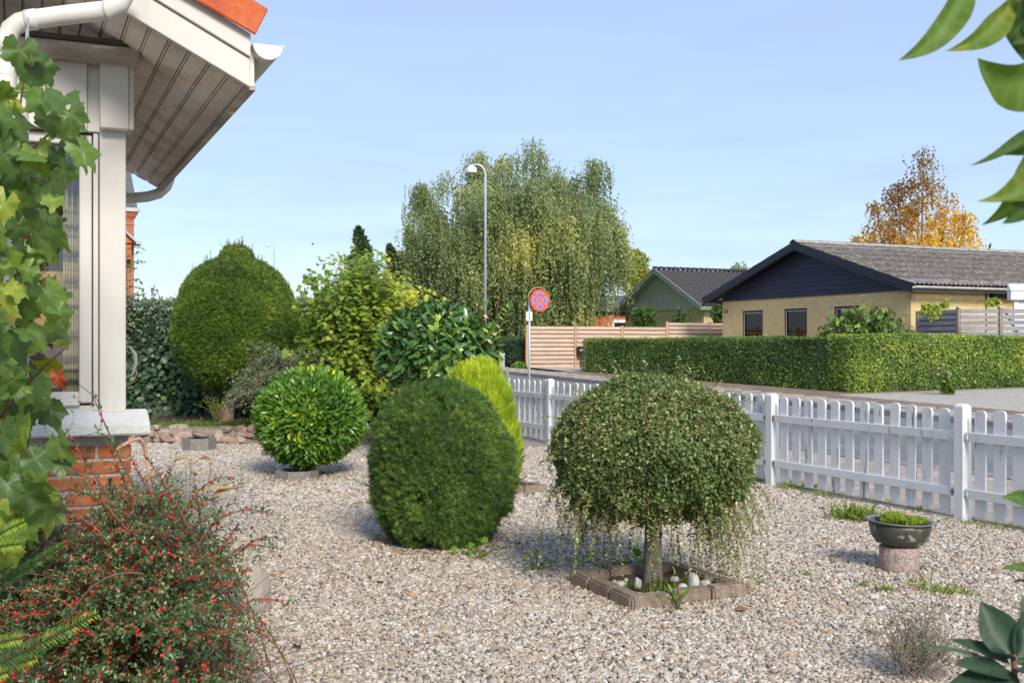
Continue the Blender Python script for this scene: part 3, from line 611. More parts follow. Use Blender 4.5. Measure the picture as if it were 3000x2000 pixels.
# corner post, upper block, boards
aP0, aP1 = on_b(292, BF), on_b(369, BF)
z_lint = zat(380, G(.4, BF - .05)); z_beam0 = zat(188, G(.45, BF - .1)); z_beam1 = zat(141, G(.45, BF - .1))
MB().gbox(aP0, aP1, BF, BF + .12, 1.05, z_lint + .02).build('corner_post', M_trim, house, bevel=.004)
aU0, aU1 = on_b(294, BF - .06), on_b(378, BF - .06)
MB().gbox(aU0, aU1, BF - .06, BF + .08, z_lint, z_beam0 + .01).build('corner_block', M_trim, house, bevel=.005)
MB().gbox(aU1 + .001, aU1 + .022, BF - .05, BF + .08, z_lint + .004, z_beam0 + .008).build('corner_strip', M_trim, house, bevel=.003)
for (p0, p1, pr) in ((255, 293, .0), (152, 254.5, .022), (135, 151, .0), (30, 134, .022), (-80, 29, .022), (-200, -81, .022)):
    MB().gbox(on_b(p0, BF), on_b(p1, BF), BF - pr, BF + .06, z_lint - .01, z_beam0 + .004).build('facade_board', M_trim, house, bevel=.003)
beam = MB().gbox(-2.6, on_b(411, BF - .11), BF - .11, BF + .02, z_beam0, z_beam1).build('lintel_beam', M_beam, house, bevel=.006, seg=2)
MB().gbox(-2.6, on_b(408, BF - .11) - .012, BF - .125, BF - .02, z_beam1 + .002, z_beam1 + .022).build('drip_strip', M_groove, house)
MB().tube([G(on_b(203, BF - .11), BF - .1125, zat(150, G(on_b(203, BF - .11), BF - .11))) , G(on_b(203, BF - .11), BF - .100, zat(150, G(on_b(203, BF - .11), BF - .11)))], .009, 12).build('bolt_plug', M_beam, beam)
# window: casing, sash, panes
aW1 = on_b(291, BF); zW0, zW1 = 1.06, z_lint - .012
win = MB().gbox(on_b(271, BF) + .004, aW1 - .003, BF + .012, BF + .1, zW0, zW1).build('window', M_trim, house, bevel=.003)
zs0 = zat(1182, G(.15, BF)); zs1 = zat(388, G(.15, BF))
aS1 = on_b(270, BF)
for i, (al, ar) in enumerate(((-.62, aS1), (-1.5, -.66))):
    fr = MB()
    fr.gbox(ar - .052, ar, BF + .02, BF + .075, zs0, zs1); fr.gbox(al, al + .052, BF + .02, BF + .075, zs0, zs1)
    fr.gbox(al + .052, ar - .052, BF + .02, BF + .075, zs0, zs0 + .05); fr.gbox(al + .052, ar - .052, BF + .02, BF + .075, zs1 - .045, zs1)
    f_ = fr.build('sash_frame', M_trim, house, bevel=.004)
    MB().gbox(al + .05, ar - .05, BF + .05, BF + .056, zs0 + .048, zs1 - .043).build('pane', M_glass, f_)
    MB().gbox(al + .052, ar - .052, BF + .006, BF + .02, zs0 - .012, zs0 + .016).build('drip_rail', M_trim, f_, bevel=.004)
MB().gbox(-.658, -.622, BF + .0, BF + .09, zW0, zW1).build('mullion', M_trim, house, bevel=.003)
MB().gbox(-3.2, aW1 - .005, BF + .03, BF + .1, 1.05, zs0 - .013).build('bottom_rail', M_trim, house)
# room behind the glass
rm = MB(); rm.gbox(-2.4, .40, 7.8, 7.9, .4, 2.6); rm.gbox(-2.5, -2.4, 5.3, 7.9, .4, 2.6); rm.gbox(-2.4, .36, 5.3, 7.9, .36, .4); rm.gbox(-2.4, .38, 5.32, 7.9, 2.5, 2.55)
rm.build('room_lining', M_room, house)
sw = MB(); sw.gbox(.365, .43, BF + .125, 6.1, .96, 2.66); sw.gbox(.365, .43, 7.3, 7.95, .96, 2.66); sw.gbox(.365, .43, 6.1, 7.3, .96, 1.25); sw.gbox(.365, .43, 6.1, 7.3, 2.2, 2.66)
sw.build('side_wall', M_trim, house)
MB().gbox(.392, .398, 6.1, 7.3, 1.25, 2.2).build('side_pane', M_glass, house)
MB().gbox(-3.2, .36, BF + .1, BF + .34, 1.0, 1.03).build('inner_window_board', M_trim, house)
# soffit planks and roof: eave line at a=0.87
A_E, Z_E, SL, B0, B1 = 0.87, 2.445, 0.51, 4.62, 7.95
cosS = 1 / math.sqrt(1 + SL * SL); S_ = (-N + UP * SL) * cosS; T_ = (N * SL + UP) * cosS     # up the slope, out of the slope
eave = G(A_E, 0, Z_E)
k = 0; s = 0.006
while s < 2.9:
    w = .086
    for (o_, w_, d_) in ((0, .072, 0.0), (.0745, .0105, .004)):
        c = eave + S_ * (s + o_ + w_ / 2) + D * ((B0 + B1) / 2) + T_ * (.012 + d_)
        m = MB().box(c, S_, w_ / 2, D, (B1 - B0) / 2, T_, .011)
        m.build('soffit_plank' if d_ == 0 else 'soffit_bead', M_trim_dirty, house, bevel=.002)
    s += w + .002
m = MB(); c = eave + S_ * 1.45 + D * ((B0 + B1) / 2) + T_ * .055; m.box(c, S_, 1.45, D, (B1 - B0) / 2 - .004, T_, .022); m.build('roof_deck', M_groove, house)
# bargeboards on the gable edge
for (lo, hi, th, nm) in ((-.018, .088, .0, 'bargeboard'), (.090, .176, .016, 'bargeboard')):
    c = eave + S_ * 1.45 + D * (B0 - .014 - th / 2) + T_ * ((lo + hi) / 2)
    p = [eave + D * (B0 - .002) + T_ * lo, eave + D * (B0 - .002) + T_ * hi, eave + S_ * 2.9 + D * (B0 - .002) + T_ * hi, eave + S_ * 2.9 + D * (B0 - .002) + T_ * lo]
    # plumb-cut lower end
    p[0] = eave + D * (B0 - .002) + T_ * lo + S_ * (SL * lo); p[1] = eave + D * (B0 - .002) + T_ * hi + S_ * (SL * hi)
    MB().prism(p, -D * (.024 + th)).build(nm, M_trim, house, bevel=.003)
MB().box(eave + D * ((B0 + B1) / 2) + UP * .07 - N * -.012, D, (B1 - B0) / 2 + .0, N, .010, UP, .085).build('eave_fascia', M_trim_dirty, house)
MB().box(eave + D * ((B0 + B1) / 2) + N * .012 - UP * .018, D, (B1 - B0) / 2 + .0, N, .016, UP, .008).build('eave_edge_strip', M_beam, house)
# verge tiles in orange-red along the rake, then courses of roof tiles behind them
s = .085
i = 0
while s < 2.8:
    p0 = eave + S_ * s + T_ * (.158 + .012 * 0) + D * (B0 - .075)
    m = MB()
    c = p0 + S_ * .19 + T_ * .060 + T_ * .008
    tilt = unit(S_ + T_ * -.03); tn = np.cross(tilt, D); tn = tn if tn[2] > 0 else -tn
    m.box(c, tilt, .20, D, .009, tn, .062)
    m.box(c + tn * .055 + D * .11, tilt, .20, D, .11, tn, .009)
    m.build('verge_tile', M_redtile, house, bevel=.004, seg=2)
    s += .335
bb = B0 + .19
tile = MB()
for i in range(9):
    row = []
    P = []
    s0 = -.04 + i * .335
    for sv, lift in ((s0, .165), (s0 + .36, .150)):
        P.append([eave + S_ * sv + D * b + T_ * (lift + .03 * math.sin((b - bb) * 2 * math.pi / .2)) for b in np.arange(bb, B1, .025)])
    tile.sheet(P, True)
tile.build('roof_tiles', M_redtile, house)
# gutter along the eave with its end cap
gc = G(A_E + .068, 0, Z_E + .155)
def half_pipe(r, a0, a1, b0, b1, n=14, c=gc):
    return [[c + D * b + r * (math.cos(t) * N + math.sin(t) * UP) for t in np.linspace(a0, a1, n)] for b in (b0, b1)]
gm = MB(); gm.sheet(half_pipe(.062, -math.pi, 0, B0 - .06, B1 + .02), True); gm.sheet(half_pipe(.056, -math.pi, 0, B0 - .06, B1 + .02), True)
for b in (B0 - .06, B1 + .02):
    arc = [gc + D * b + .062 * (math.cos(t) * N + math.sin(t) * UP) for t in np.linspace(-math.pi, 0, 14)]; gm.prism(arc, D * .006)
gm.tube([gc + N * .062 + D * (B0 - .06), gc + N * .062 + D * (B1 + .02)], .007, 6)
gm.build('gutter', M_pvc, house, recalc=False)
for b in (5.3, 6.3, 7.3):
    g2 = MB(); g2.sheet(half_pipe(.066, -math.pi, .1, b - .012, b + .012), True); g2.build('gutter_bracket', M_zinc, house)
# far downpipe
pe = gc + D * (B1 - .06)
MB().tube([pe - UP * .05, pe - UP * .10, pe - UP * .15 - N * .02, pe - UP * .20 - N * .07, pe - UP * .225 - N * .14, pe - UP * .24 - N * .24, pe - UP * .26 - N * .42, pe - UP * .30 - N * .46, pe - UP * .40 - N * .47, pe - UP * 2.2 - N * .47], .037, 14).build('downpipe', M_pvc, house)
# near downpipe crossing under the barge
dp = [at(370, -60, 4.22), at(366, -15, 4.2), at(352, 12, 4.19), at(322, 30, 4.18), at(300, 33, 4.18), at(190, 45, 4.18), at(95, 58, 4.17), at(58, 66, 4.16), at(32, 86, 4.15), at(20, 118, 4.14), at(18, 160, 4.14), at(18, 400, 4.14), at(18, 900, 4.14), at(18, 2090, 4.14)]
MB().tube(dp, .037, 16).build('downpipe', M_pvc, house)
for (p, q) in ((at(324, 29.5, 4.18), at(311, 31.5, 4.18)), (at(18, 100, 4.14), at(18, 160, 4.14)), (at(110, 56, 4.17), at(76, 61, 4.165))):
    MB().tube([p, q], .0395, 16).build('pipe_collar', M_pvc, house)
# corner bracket loop and hook on the side wall
cpt = at(372, 1060, 6.3)
MB().tube([cpt + np.array([-.03, 0, .09]), cpt + np.array([.02, 0, .085]), cpt + np.array([.048, 0, .04]), cpt + np.array([.05, 0, -.01]), cpt + np.array([.03, .01, -.07]), cpt + np.array([-.03, 0, -.10])], [.004, .010, .012, .012, .007, .004], 8).build('hose_hanger', M_pvc, house)
MB().tube([cpt + np.array([.045, .01, -.02]), cpt + np.array([.056, 0, -.07]), cpt + np.array([.03, 0, -.12]), cpt + np.array([-.03, 0, -.15])], .004, 6).build('copper_wire', M_hose, house)

# things seen through the bay window
cur = thing('curtain', G(.30, 5.5, 1.03), 'striped pleated curtain hanging inside the bay window', 'curtain')
P = []
for z in (1.06, 2.35):
    P.append([G(.34 - .16 * t, 5.5 + .035 * math.sin(t * 40) + .16 * (1 - t), z) for t in np.linspace(0, 1, 40)])
MB().sheet(P, True).build('curtain_cloth', M_curtain, cur)
MB().tube([G(-1.2, 5.55, 2.36), G(.36, 5.55, 2.36)], .01, 8).build('curtain_rail', M_trim, cur)
lp_ = at(150, 930, 5.5); lampt = thing('table_lamp', (lp_[0], lp_[1], 1.03), 'tan conical table lamp standing inside the bay window', 'lamp')
MB().lathe((lp_[0], lp_[1], 1.36), [(.17, 0), (.075, .36), (.07, .36), (.165, 0)], 32).build('lamp_shade', M_shade, lampt)
MB().lathe((lp_[0], lp_[1], 1.03), [(0, 0), (.06, 0), (.07, .03), (.03, .07), (.05, .16), (.02, .26), (.012, .36), (.012, .42)], 20).build('lamp_foot', M_room, lampt)
bk = at(165, 1120, 5.26); bas = thing('wicker_basket', (bk[0], bk[1], 1.032), 'dark wicker basket on the sill inside the bay window', 'basket')
MB().lathe((bk[0], bk[1], 1.032), [(0, .005), (.085, .005), (.10, .03), (.108, .075), (.112, .11), (.104, .11), (.095, .04), (0, .02)], 28).build('basket_body', M_basket, bas)
for i in range(4):
    MB().lathe((bk[0], bk[1], 1.045 + i * .024), [(.104 + .003 * i, 0), (.111 + .003 * i, .008), (.104 + .003 * i, .016)], 28).build('woven_band', M_basket, bas)

# ------------------------------------------------------------------ white picket fence
fence = thing('picket_fence', G(A_FENCE, 11, 0), 'white picket fence with flaking paint between garden and street', 'fence')
post_b = [on_a(2820, A_FENCE), on_a(2262, A_FENCE), on_a(1612, A_FENCE)]
post_b = [post_b[0] - 4.9, post_b[0] - 2.45] + post_b
gap = (post_b[-1] - post_b[-2]) / 2
b2 = [post_b[0], post_b[1], post_b[2], post_b[3]] + [post_b[3] + gap] + [post_b[-1], post_b[-1] + 2.5, post_b[-1] + 5.0]
post_b = b2
o0 = origin(fence)
post_m = None
def part_copy(name, me, parent, p, rz=0.0, sc=(1, 1, 1), rx=0.0):
    o = bpy.data.objects.new(name, me); COL.objects.link(o); o.parent = parent
    o.location = tuple(np.asarray(p) - origin(parent)); o.rotation_euler = (rx, 0, rz); o.scale = sc; return o
pm = MB(); pm.box((0, 0, .42), (1, 0, 0), .046, (0, 1, 0), .046, (0, 0, 1), .46)
pm = MB(); h = .88; q = .046
pm.add([(-q, -q, -.05), (q, -q, -.05), (q, q, -.05), (-q, q, -.05), (-q, -q, h), (q, -q, h), (q, q, h), (-q, q, h), (-.026, -.026, h + .02), (.026, -.026, h + .02), (.026, .026, h + .02), (-.026, .026, h + .02)],
       [(0, 3, 2, 1), (0, 1, 5, 4), (1, 2, 6, 5), (2, 3, 7, 6), (3, 0, 4, 7), (4, 5, 9, 8), (5, 6, 10, 9), (6, 7, 11, 10), (7, 4, 8, 11), (8, 9, 10, 11)])
tmp = pm.build('post', M_paint, None, bevel=.004); post_me = tmp.data; bpy.data.objects.remove(tmp)
def picket_mesh(i):
    w, t, h = .052, .010, .862; c = .018; x = -.0
    prof = [(-w, .045), (w, .045), (w, h - c * 1.3), (w - c * .8, h - .004), (.012, h), (-.012, h), (-w + c * .8, h - .004), (-w, h - c * 1.3)]
    m = MB(); m.prism([(x_, -t, z_) for x_, z_ in prof], (0, 2 * t, 0))
    tm = m.build('picket', M_paint_old if i % 2 else M_paint, None, bevel=.002); me = tm.data; bpy.data.objects.remove(tm); return me
pk = [picket_mesh(i) for i in range(2)]
ang = math.atan2(D[1], D[0])
pitch = (post_b[3] - post_b[2]) / 13.0
for i, b in enumerate(post_b):
    part_copy('post', post_me, fence, G(A_FENCE, b, 0), ang + R(rng.uniform(-1, 1)), sc=(1, 1, 1 + rng.uniform(-.012, .012)))
for b0, b1 in zip(post_b[:-1], post_b[1:]):
    sag = rng.uniform(-.004, .004)
    for zc in (.22, .652):
        m = MB().box(G(A_FENCE - .020, (b0 + b1) / 2, zc), D, (b1 - b0) / 2 - .050, N, .012, UP, .036)
        m.build('rail', M_paint, fence, bevel=.003)
        for bq in (b0 + .046, b1 - .046):
            sgn = 1 if bq < (b0 + b1) / 2 else -1
            MB().box(G(A_FENCE - .036, bq + sgn * .018, zc), D, .016, N, .0035, UP, .020).build('bracket', M_rust if rng.random() < .5 else M_paint, fence)
    nk = int(round((b1 - b0) / pitch)) - 1
    for k in range(nk):
        b = b0 + (b1 - b0) * (k + 1) / (nk + 1)
        part_copy('picket', pk[rng.integers(2)], fence, G(A_FENCE + .0035, b, rng.uniform(-.006, .006)), ang + R(rng.uniform(-1.2, 1.2)), sc=(1 + rng.uniform(-.05, .05), 1, 1 + rng.uniform(-.012, .012)), rx=R(rng.uniform(-.6, .6)))

# ------------------------------------------------------------------ low field-stone wall
wall = thing('stone_wall', at(760, 1304, 14.9) * np.array([1, 1, 0]), 'low mortared field stone wall edging the raised bed', 'wall')
x = -5.9; i = 0
core = MB()
while x < -1.35:
    core_y = 15.22 - .1 * (x + 5.3)
    x += .12
cw = [(xx, 15.30 - .1 * (xx + 5.3)) for xx in np.linspace(-6.0, -1.3, 16)]
P = [[(xx, yy - .08, -.05) for xx, yy in cw], [(xx, yy - .09, .12) for xx, yy in cw], [(xx, yy - .05, .20) for xx, yy in cw], [(xx, yy + .12, .22) for xx, yy in cw]]
core.sheet(P).build('mortar_core', M_wallmortar, wall)
for lv, (zc_, hs_) in enumerate(((.045, .055), (.125, .045), (.195, .045))):
    x = -6.0 + .07 * lv
    while x < -1.3:
        w = rng.uniform(.07, .20); y = 15.22 - .1 * (x + w / 2 + 5.3)
        if rng.random() > .12:
            vs, fs = rough_rock((x + w / 2, y + .01 * lv + rng.uniform(-.025, .025) + (.05 if lv == 2 else 0), zc_ + rng.uniform(-.018, .018)), (w * .54, rng.uniform(.07, .10), hs_ * rng.uniform(.75, 1.3)), 100 + i, 3, .24, .62); i += 1
            MB().add(vs, fs, True).build('stone', M_pinkstone if rng.random() < .25 else M_fieldstone, wall)
        x += w * 1.03
# the raised bed behind it
P = [[(xx, yy, .215 + .02 * math.sin(xx * 3 + yy * 2)) for xx in np.linspace(-9, -.9, 26)] for yy in np.linspace(15.25, 21, 12)]
for row in P:
    for q_ in range(26):
        xx, yy, zz = row[q_]; yb = 15.3 - .1 * (xx + 5.3)
        row[q_] = (xx, yb + (yy - 15.25), zz)
structure(MB().sheet(P, True).build('raised_bed_soil', M_soil))

# ------------------------------------------------------------------ larch screen fence across the street
lf = thing('larch_screen_fence', GG(17.0, 36.3), 'new pale larch fence with horizontal boards beside the driveway', 'fence')
X0, Y0 = .54, 40.0
lfb = X0 * D[0] + Y0 * D[1]; lfa = X0 * N[0] + Y0 * N[1]
bm_ = MB().box((0, 0, 0), (1, 0, 0), .94, (0, 1, 0), .010, (0, 0, 1), .052); t_ = bm_.build('board', M_larch, None, bevel=.003); board_me = t_.data; bpy.data.objects.remove(t_)
for i in range(6):
    a = lfa + 2.0 * i; p = G(a, lfb); gz = .54
    top = 2.06 if i < 3 else 2.24
    MB().gbox(a - .045, a + .045, lfb - .045, lfb + .045, .2, top + .03).build('post', M_larchpost, lf, bevel=.004)
    MB().gbox(a - .052, a + .052, lfb - .052, lfb + .052, top + .031, top + .045).build('post_cap', M_zinc, lf)
    if i == 5: break
    t0 = top if i != 2 else 2.06
    n_ = 10
    ang_n = ROT
    for k in range(n_):
        z = t0 - .055 - k * .1575
        part_copy('board', board_me, lf, G(a + 1.0, lfb - .028, z + rng.uniform(-.003, .003)), ang_n, (1, 1, 1), R(rng.uniform(-.5, .5)))
        if k < n_ - 1: part_copy('board', board_me, lf, G(a + 1.0, lfb + .028, z - .079 + rng.uniform(-.003, .003)), ang_n)
mbx = thing('mailbox', G(lfa + 2.0, lfb - .2, .6), 'black post box fixed beside the larch fence post', 'mailbox')
c = G(lfa + 2.16, lfb - .16, 1.14)
MB().box(c, N, .15, D, .09, UP, .17).build('box', M_black, mbx, bevel=.01); MB().box(c - D * .093 + UP * .04, N, .10, D, .004, UP, .03).build('flap', M_zinc, mbx)
MB().box(G(lfa + 2.16, lfb - .16, .75), N, .02, D, .02, UP, .22).build('stand', M_black, mbx)

# ------------------------------------------------------------------ silvered fence in front of the dark-gabled house
gf = thing('silvered_board_fence', G(24.2, 21, 0.3), 'weathered grey board fence above the clipped hedge', 'fence')
ga = 11.82 * N[0] + 31.8 * N[1]; gb = 11.82 * D[0] + 31.8 * D[1]
bm_ = MB().box((0, 0, 0), (1, 0, 0), .70, (0, 1, 0), .011, (0, 0, 1), .058); t_ = bm_.build('board', M_grayboard, None, bevel=.003); gboard_me = t_.data; bpy.data.objects.remove(t_)
gdir = unit(np.array([.99, -.10, 0.0]))
gpts = [G(ga, gb), G(ga, gb - 1.5)]
for i in range(3): gpts.append(gpts[-1] + gdir * 1.12)
for i, p in enumerate(gpts):
    zt_ = 2.36 + (.05 if i else -.02)
    MB().box((p[0], p[1], (.2 + zt_) / 2), N, .05, D, .05, UP, (zt_ - .2) / 2).build('post', M_graypost, gf, bevel=.004)
    MB().box((p[0], p[1], zt_ + .011), N, .058, D, .058, UP, .009).build('post_cap', M_signwhite, gf)
    if i == len(gpts) - 1: break
    q = gpts[i + 1]; e = unit(q - p); L_ = np.linalg.norm(q - p); nf = np.array([e[1], -e[0], 0.0]); nf = nf if nf[1] < 0 else -nf; ra = math.atan2(e[1], e[0]); c = (p + q) / 2
    for k in range(12):
        z = 2.30 - k * .158
        part_copy('board', gboard_me, gf, np.array([c[0], c[1], z]) + nf * .03, ra, ((L_ - .1) / 1.4, 1, 1), R(rng.uniform(-.6, .6)))
        if i < 1 and k < 11: part_copy('board', gboard_me, gf, np.array([c[0], c[1], z - .079]) - nf * .03, ra, ((L_ - .1) / 1.4, 1, 1))
cb = (gpts[2] + gpts[3]) / 2
MB().box((cb[0], cb[1] + .10, 1.6), unit(gdir * .55 + UP * -1), .85, unit(np.array([.1, .99, 0])), .012, unit(gdir + UP * .55), .035).build('diagonal_brace', M_larch, gf)

# ------------------------------------------------------------------ dark-gabled yellow brick house
AG = 24.0
bR, bL = on_a(2669, AG), on_a(2117, AG)
bh = thing('dark_gabled_house', GG(30, (bR + bL) / 2), 'yellow brick house with dark navy boarded gable and lichened roof', 'house')
ZB = 3.0; Z0 = .2
def hz(py, px, a): return zat(py, G(a, on_a(px, a)))
holes = []
wins = []
for (p0, p1, y0, y1) in ((2175.5, 2234.5, 902, 994.5), (2298, 2364, 894.5, 990.5), (2445.5, 2521, 886.5, 985)):
    u0, u1 = on_a(p1, AG) - bR, on_a(p0, AG) - bR
    zz1 = (hz(y0, p0, AG)) ; zz0 = hz(y1, p0, AG)
    zz1 = 2.60 if True else zz1; zz0 = 1.58
    holes.append((u0, u1, zz0, zz1)); wins.append((u0, u1, zz0, zz1))
LB = bL - bR
# wall cores with real openings
def wall_with_holes(parent, name, mat, o, u, nrm, length, z0, z1, holes, th=.25):
    m = MB(); xs_ = sorted({0, length} | {h_[0] for h_ in holes} | {h_[1] for h_ in holes}); zs_ = sorted({z0, z1} | {h_[2] for h_ in holes} | {h_[3] for h_ in holes})
    for x0, x1 in zip(xs_[:-1], xs_[1:]):
        for c0, c1 in zip(zs_[:-1], zs_[1:]):
            xm, zm = (x0 + x1) / 2, (c0 + c1) / 2
            if any(h_[0] < xm < h_[1] and h_[2] < zm < h_[3] for h_ in holes): continue
            m.box(o + u * xm + np.array([0, 0, zm]) - nrm * th / 2, u, (x1 - x0) / 2, nrm, th / 2, UP, (c1 - c0) / 2)
    return m.build(name, mat, parent, recalc=False)
oG = G(AG, bR, 0)
gw = wall_with_holes(bh, 'gable_wall', M_yellowmortar, oG, D, -N, LB, Z0, ZB, holes)
brick_wall(gw, oG, D, -N, LB, Z0 + .01, ZB, holes, M_yellowbrick, L=.228, H=.056, j=.011, proud=.005, limit=300, zmin=1.5)
sideh = [(5.2, 8.6, 1.2, 2.42)]
oS = G(AG, bR, 0)
sw2 = wall_with_holes(bh, 'long_wall', M_yellowmortar, oS + D * .0, N, -D, 16, Z0, ZB, sideh)
brick_wall(sw2, oS, N, -D, 16, Z0 + .01, ZB, sideh + [(3.0, 3.03, 0, 4)], M_yellowbrick, L=.228, H=.056, j=.011, proud=.005, limit=300, zmin=2.2)
MB().gbox(AG + .26, AG + 16, bL - .25, bL, Z0, ZB).build('rear_wall', M_yellowmortar, bh); MB().gbox(AG + 15.7, AG + 16, bR + .26, bL - .26, Z0, ZB).build('far_wall', M_yellowmortar, bh)
MB().gbox(AG + .26, AG + 15.7, bR + .26, bL - .26, ZB - .05, ZB - .01).build('ceiling', M_room, bh); MB().gbox(AG + .3, AG + 15.7, bR + .26, bL - .26, Z0, Z0 + .1).build('floor_slab', M_room, bh)
for i, (u0, u1, z0, z1) in enumerate(wins):
    fm = MB(); t = .065
    fm.gbox(AG + .03, AG + .11, bR + u0, bR + u0 + t, z0, z1); fm.gbox(AG + .03, AG + .11, bR + u1 - t, bR + u1, z0, z1)
    fm.gbox(AG + .03, AG + .11, bR + u0 + t, bR + u1 - t, z0, z0 + t); fm.gbox(AG + .03, AG + .11, bR + u0 + t, bR + u1 - t, z1 - t, z1)
    wf = fm.build('window', M_blackframe, bh, bevel=.004)
    MB().gbox(AG + .062, AG + .070, bR + u0 + t, bR + u1 - t, z0 + t, z1 - t).build('pane', M_glassdark, wf)
    inn = MB(); tt = .03
    inn.gbox(AG + .02, AG + .028, bR + u1 - t - tt, bR + u1 - t, z0 + t, z1 - t); inn.gbox(AG + .02, AG + .028, bR + u0 + t, bR + u1 - t - tt, z1 - t - .02, z1 - t)
    inn.build('glazing_bead', M_gutter, wf)
    if i == 0:
        MB().sheet([[G(AG + .22 + .02 * math.sin(t_ * 30), bR + u1 - .08 - t_ * .30, z) for t_ in np.linspace(0, 1, 24)] for z in (z0, z1)], True).build('net_curtain', M_curtainwhite, wf)
    if i == 1:
        gl = MB()
        for q_ in range(5): gl.gbox(AG + .2, AG + .21, bR + u0 + .1 + q_ * .19, bR + u0 + .115 + q_ * .19, z0, z1)
        for q_ in range(6): gl.gbox(AG + .212, AG + .222, bR + u0, bR + u1, z0 + .1 + q_ * .16, z0 + .112 + q_ * .16)
        gl.build('lattice_blind', M_curtainwhite, wf)
        MB().gbox(AG + .23, AG + .24, bR + u0, bR + u1, z0, z1).build('blind_cloth', M_navytrim, wf)
u0, u1, z0, z1 = sideh[0]
fm = MB()
for q_ in np.linspace(u0, u1 - .06, 4): fm.gbox(AG + q_, AG + q_ + .06, bR + .03, bR + .11, z0, z1)
fm.gbox(AG + u0, AG + u1, bR + .031, bR + .109, z1 - .06, z1)
wf = fm.build('window', M_blackframe, bh); MB().gbox(AG + u0, AG + u1, bR + .06, bR + .068, z0, z1).build('pane', M_glassdark, wf)
MB().gbox(AG + 3.15, AG + 16, bR - .18, bR - .01, ZB - .19, ZB - .04).build('awning_box', M_blackframe, bh)
MB().gbox(AG + 2.99, AG + 3.03, bR - .02, bR + .01, Z0, ZB).build('expansion_joint', M_blackframe, bh)
# roof
OV, EO = .52, .55
bm0 = (bR + bL) / 2; half = LB / 2; ZR = 4.78; sl = (ZR - 3.12) / (half + EO)
def roof_z(b): return ZR - sl * abs(b - bm0)
# boarding on the gable
z = ZB; k = 0
while z < ZR - .35:
    hw = (ZR - .20 - z - .16) / sl; hw2 = (ZR - .20 - z) / sl
    w0 = min(half, (ZR - .16 - z) / sl); w1 = min(half, (ZR - .16 - z - .155) / sl)
    pr = [G(AG - .045, bm0 - w0, z), G(AG - .045, bm0 + w0, z), G(AG - .045, bm0 + w1, z + .150), G(AG - .045, bm0 - w1, z + .150)]
    MB().prism(pr, N * .03).build('gable_board', M_navy, bh, bevel=.004); z += .155
MB().prism([G(AG - .012, bm0 - half, ZB + .002), G(AG - .012, bm0 + half, ZB + .002), G(AG - .012, bm0, ZR - .2)], N * .08).build('gable_backing', M_blackframe, bh)
for sg in (-1, 1):
    S2 = unit(D * sg - UP * sl); T2 = np.cross(S2, N); T2 = T2 if T2[2] > 0 else -T2
    slen = (half + EO) * math.sqrt(1 + sl * sl)
    ap = G(AG - OV, bm0, ZR)
    P = []
    ncols = int(16.8 / .177 * 6); rows = 7
    for r_ in range(rows):
        s0 = slen * r_ / rows - (.05 if r_ else 0); s1 = slen * (r_ + 1) / rows
        for sv, lf_ in ((s0, .018 if r_ else .0), (s1, .034)):
            P.append([ap + N * t + S2 * sv + T2 * (.028 * math.sin(t * 2 * math.pi / .177) + lf_ * 1.0) for t in np.linspace(.02, 16.8, ncols)])
    rs = MB().sheet(P, True).build('corrugated_roof', M_eternit, bh, recalc=False)
    # bargeboard
    p0 = ap + N * .0
    for (lo, hi, th, d0) in ((-.16, .035, .03, 0), (-.235, -.162, .02, .03)):
        MB().prism([p0 + T2 * lo - S2 * (lo * sl) * 1.0, p0 + T2 * hi - S2 * (hi * sl), p0 + S2 * (slen + .05) + T2 * hi, p0 + S2 * (slen + .05) + T2 * lo], N * th if d0 == 0 else N * (d0 + th)).build('bargeboard', M_navytrim, bh, bevel=.004)
    MB().box(ap + N * (OV / 2 + .05) + S2 * slen / 2 - T2 * .10, N, OV / 2 - .02, S2, slen / 2, T2, .012).build('verge_soffit', M_navytrim, bh)
    MB().box(ap + N * 8.4 + S2 * (slen - .02) - T2 * .13, N, 8.3, S2, .015, T2, .075).build('fascia', M_fascia, bh)
    gq = ap + S2 * (slen + .05) - T2 * .035
    gm = MB(); gm.sheet([[gq + N * t + .065 * (math.cos(q_) * D * sg + math.sin(q_) * UP) for q_ in np.linspace(-math.pi, 0.15, 10)] for t in np.linspace(.03, 16.8, 10)], True)
    gt = gm.build('gutter', M_gutter, bh, recalc=False)
    for t in np.arange(.6, 16, .9):
        g2 = MB(); g2.sheet([[gq + N * (t + e) + .069 * (math.cos(q_) * D * sg + math.sin(q_) * UP) for q_ in np.linspace(-math.pi, 0.15, 8)] for e in (0, .03)], True); g2.build('gutter_bracket', M_zinc, gt, recalc=False)
m = MB()
for t in np.arange(-.02, 16.4, 1.1):
    m2 = MB(); prof = [(-.20, -.065), (-.09, .012), (0, .05), (.09, .012), (.20, -.065)]
    P = [[G(AG - OV + t + e, bm0 + x_, ZR + .05 + y_ + lift) for x_, y_ in prof] for e, lift in ((0, .012), (1.14, 0))]
    m2.sheet(P, True).build('ridge_cap', M_ridge, bh)
def text(name, s, size, loc, xax, yax, mat, parent, ext=.003):
    cu = bpy.data.curves.new(name, 'FONT'); cu.body = s; cu.size = size; cu.extrude = ext; cu.align_x = 'CENTER'; cu.align_y = 'CENTER'
    tmp = bpy.data.objects.new(name, cu); COL.objects.link(tmp); dg = bpy.context.evaluated_depsgraph_get(); me = bpy.data.meshes.new_from_object(tmp.evaluated_get(dg)); bpy.data.objects.remove(tmp)
    o = link(name, me, mat, parent); me.materials.clear(); me.materials.append(mat)
    x = Vector(xax).normalized(); y = Vector(yax).normalized(); z = x.cross(y); o.rotation_euler = Matrix((x, y, z)).transposed().to_euler()
    o.location = tuple(np.asarray(loc) - origin(parent)); return o
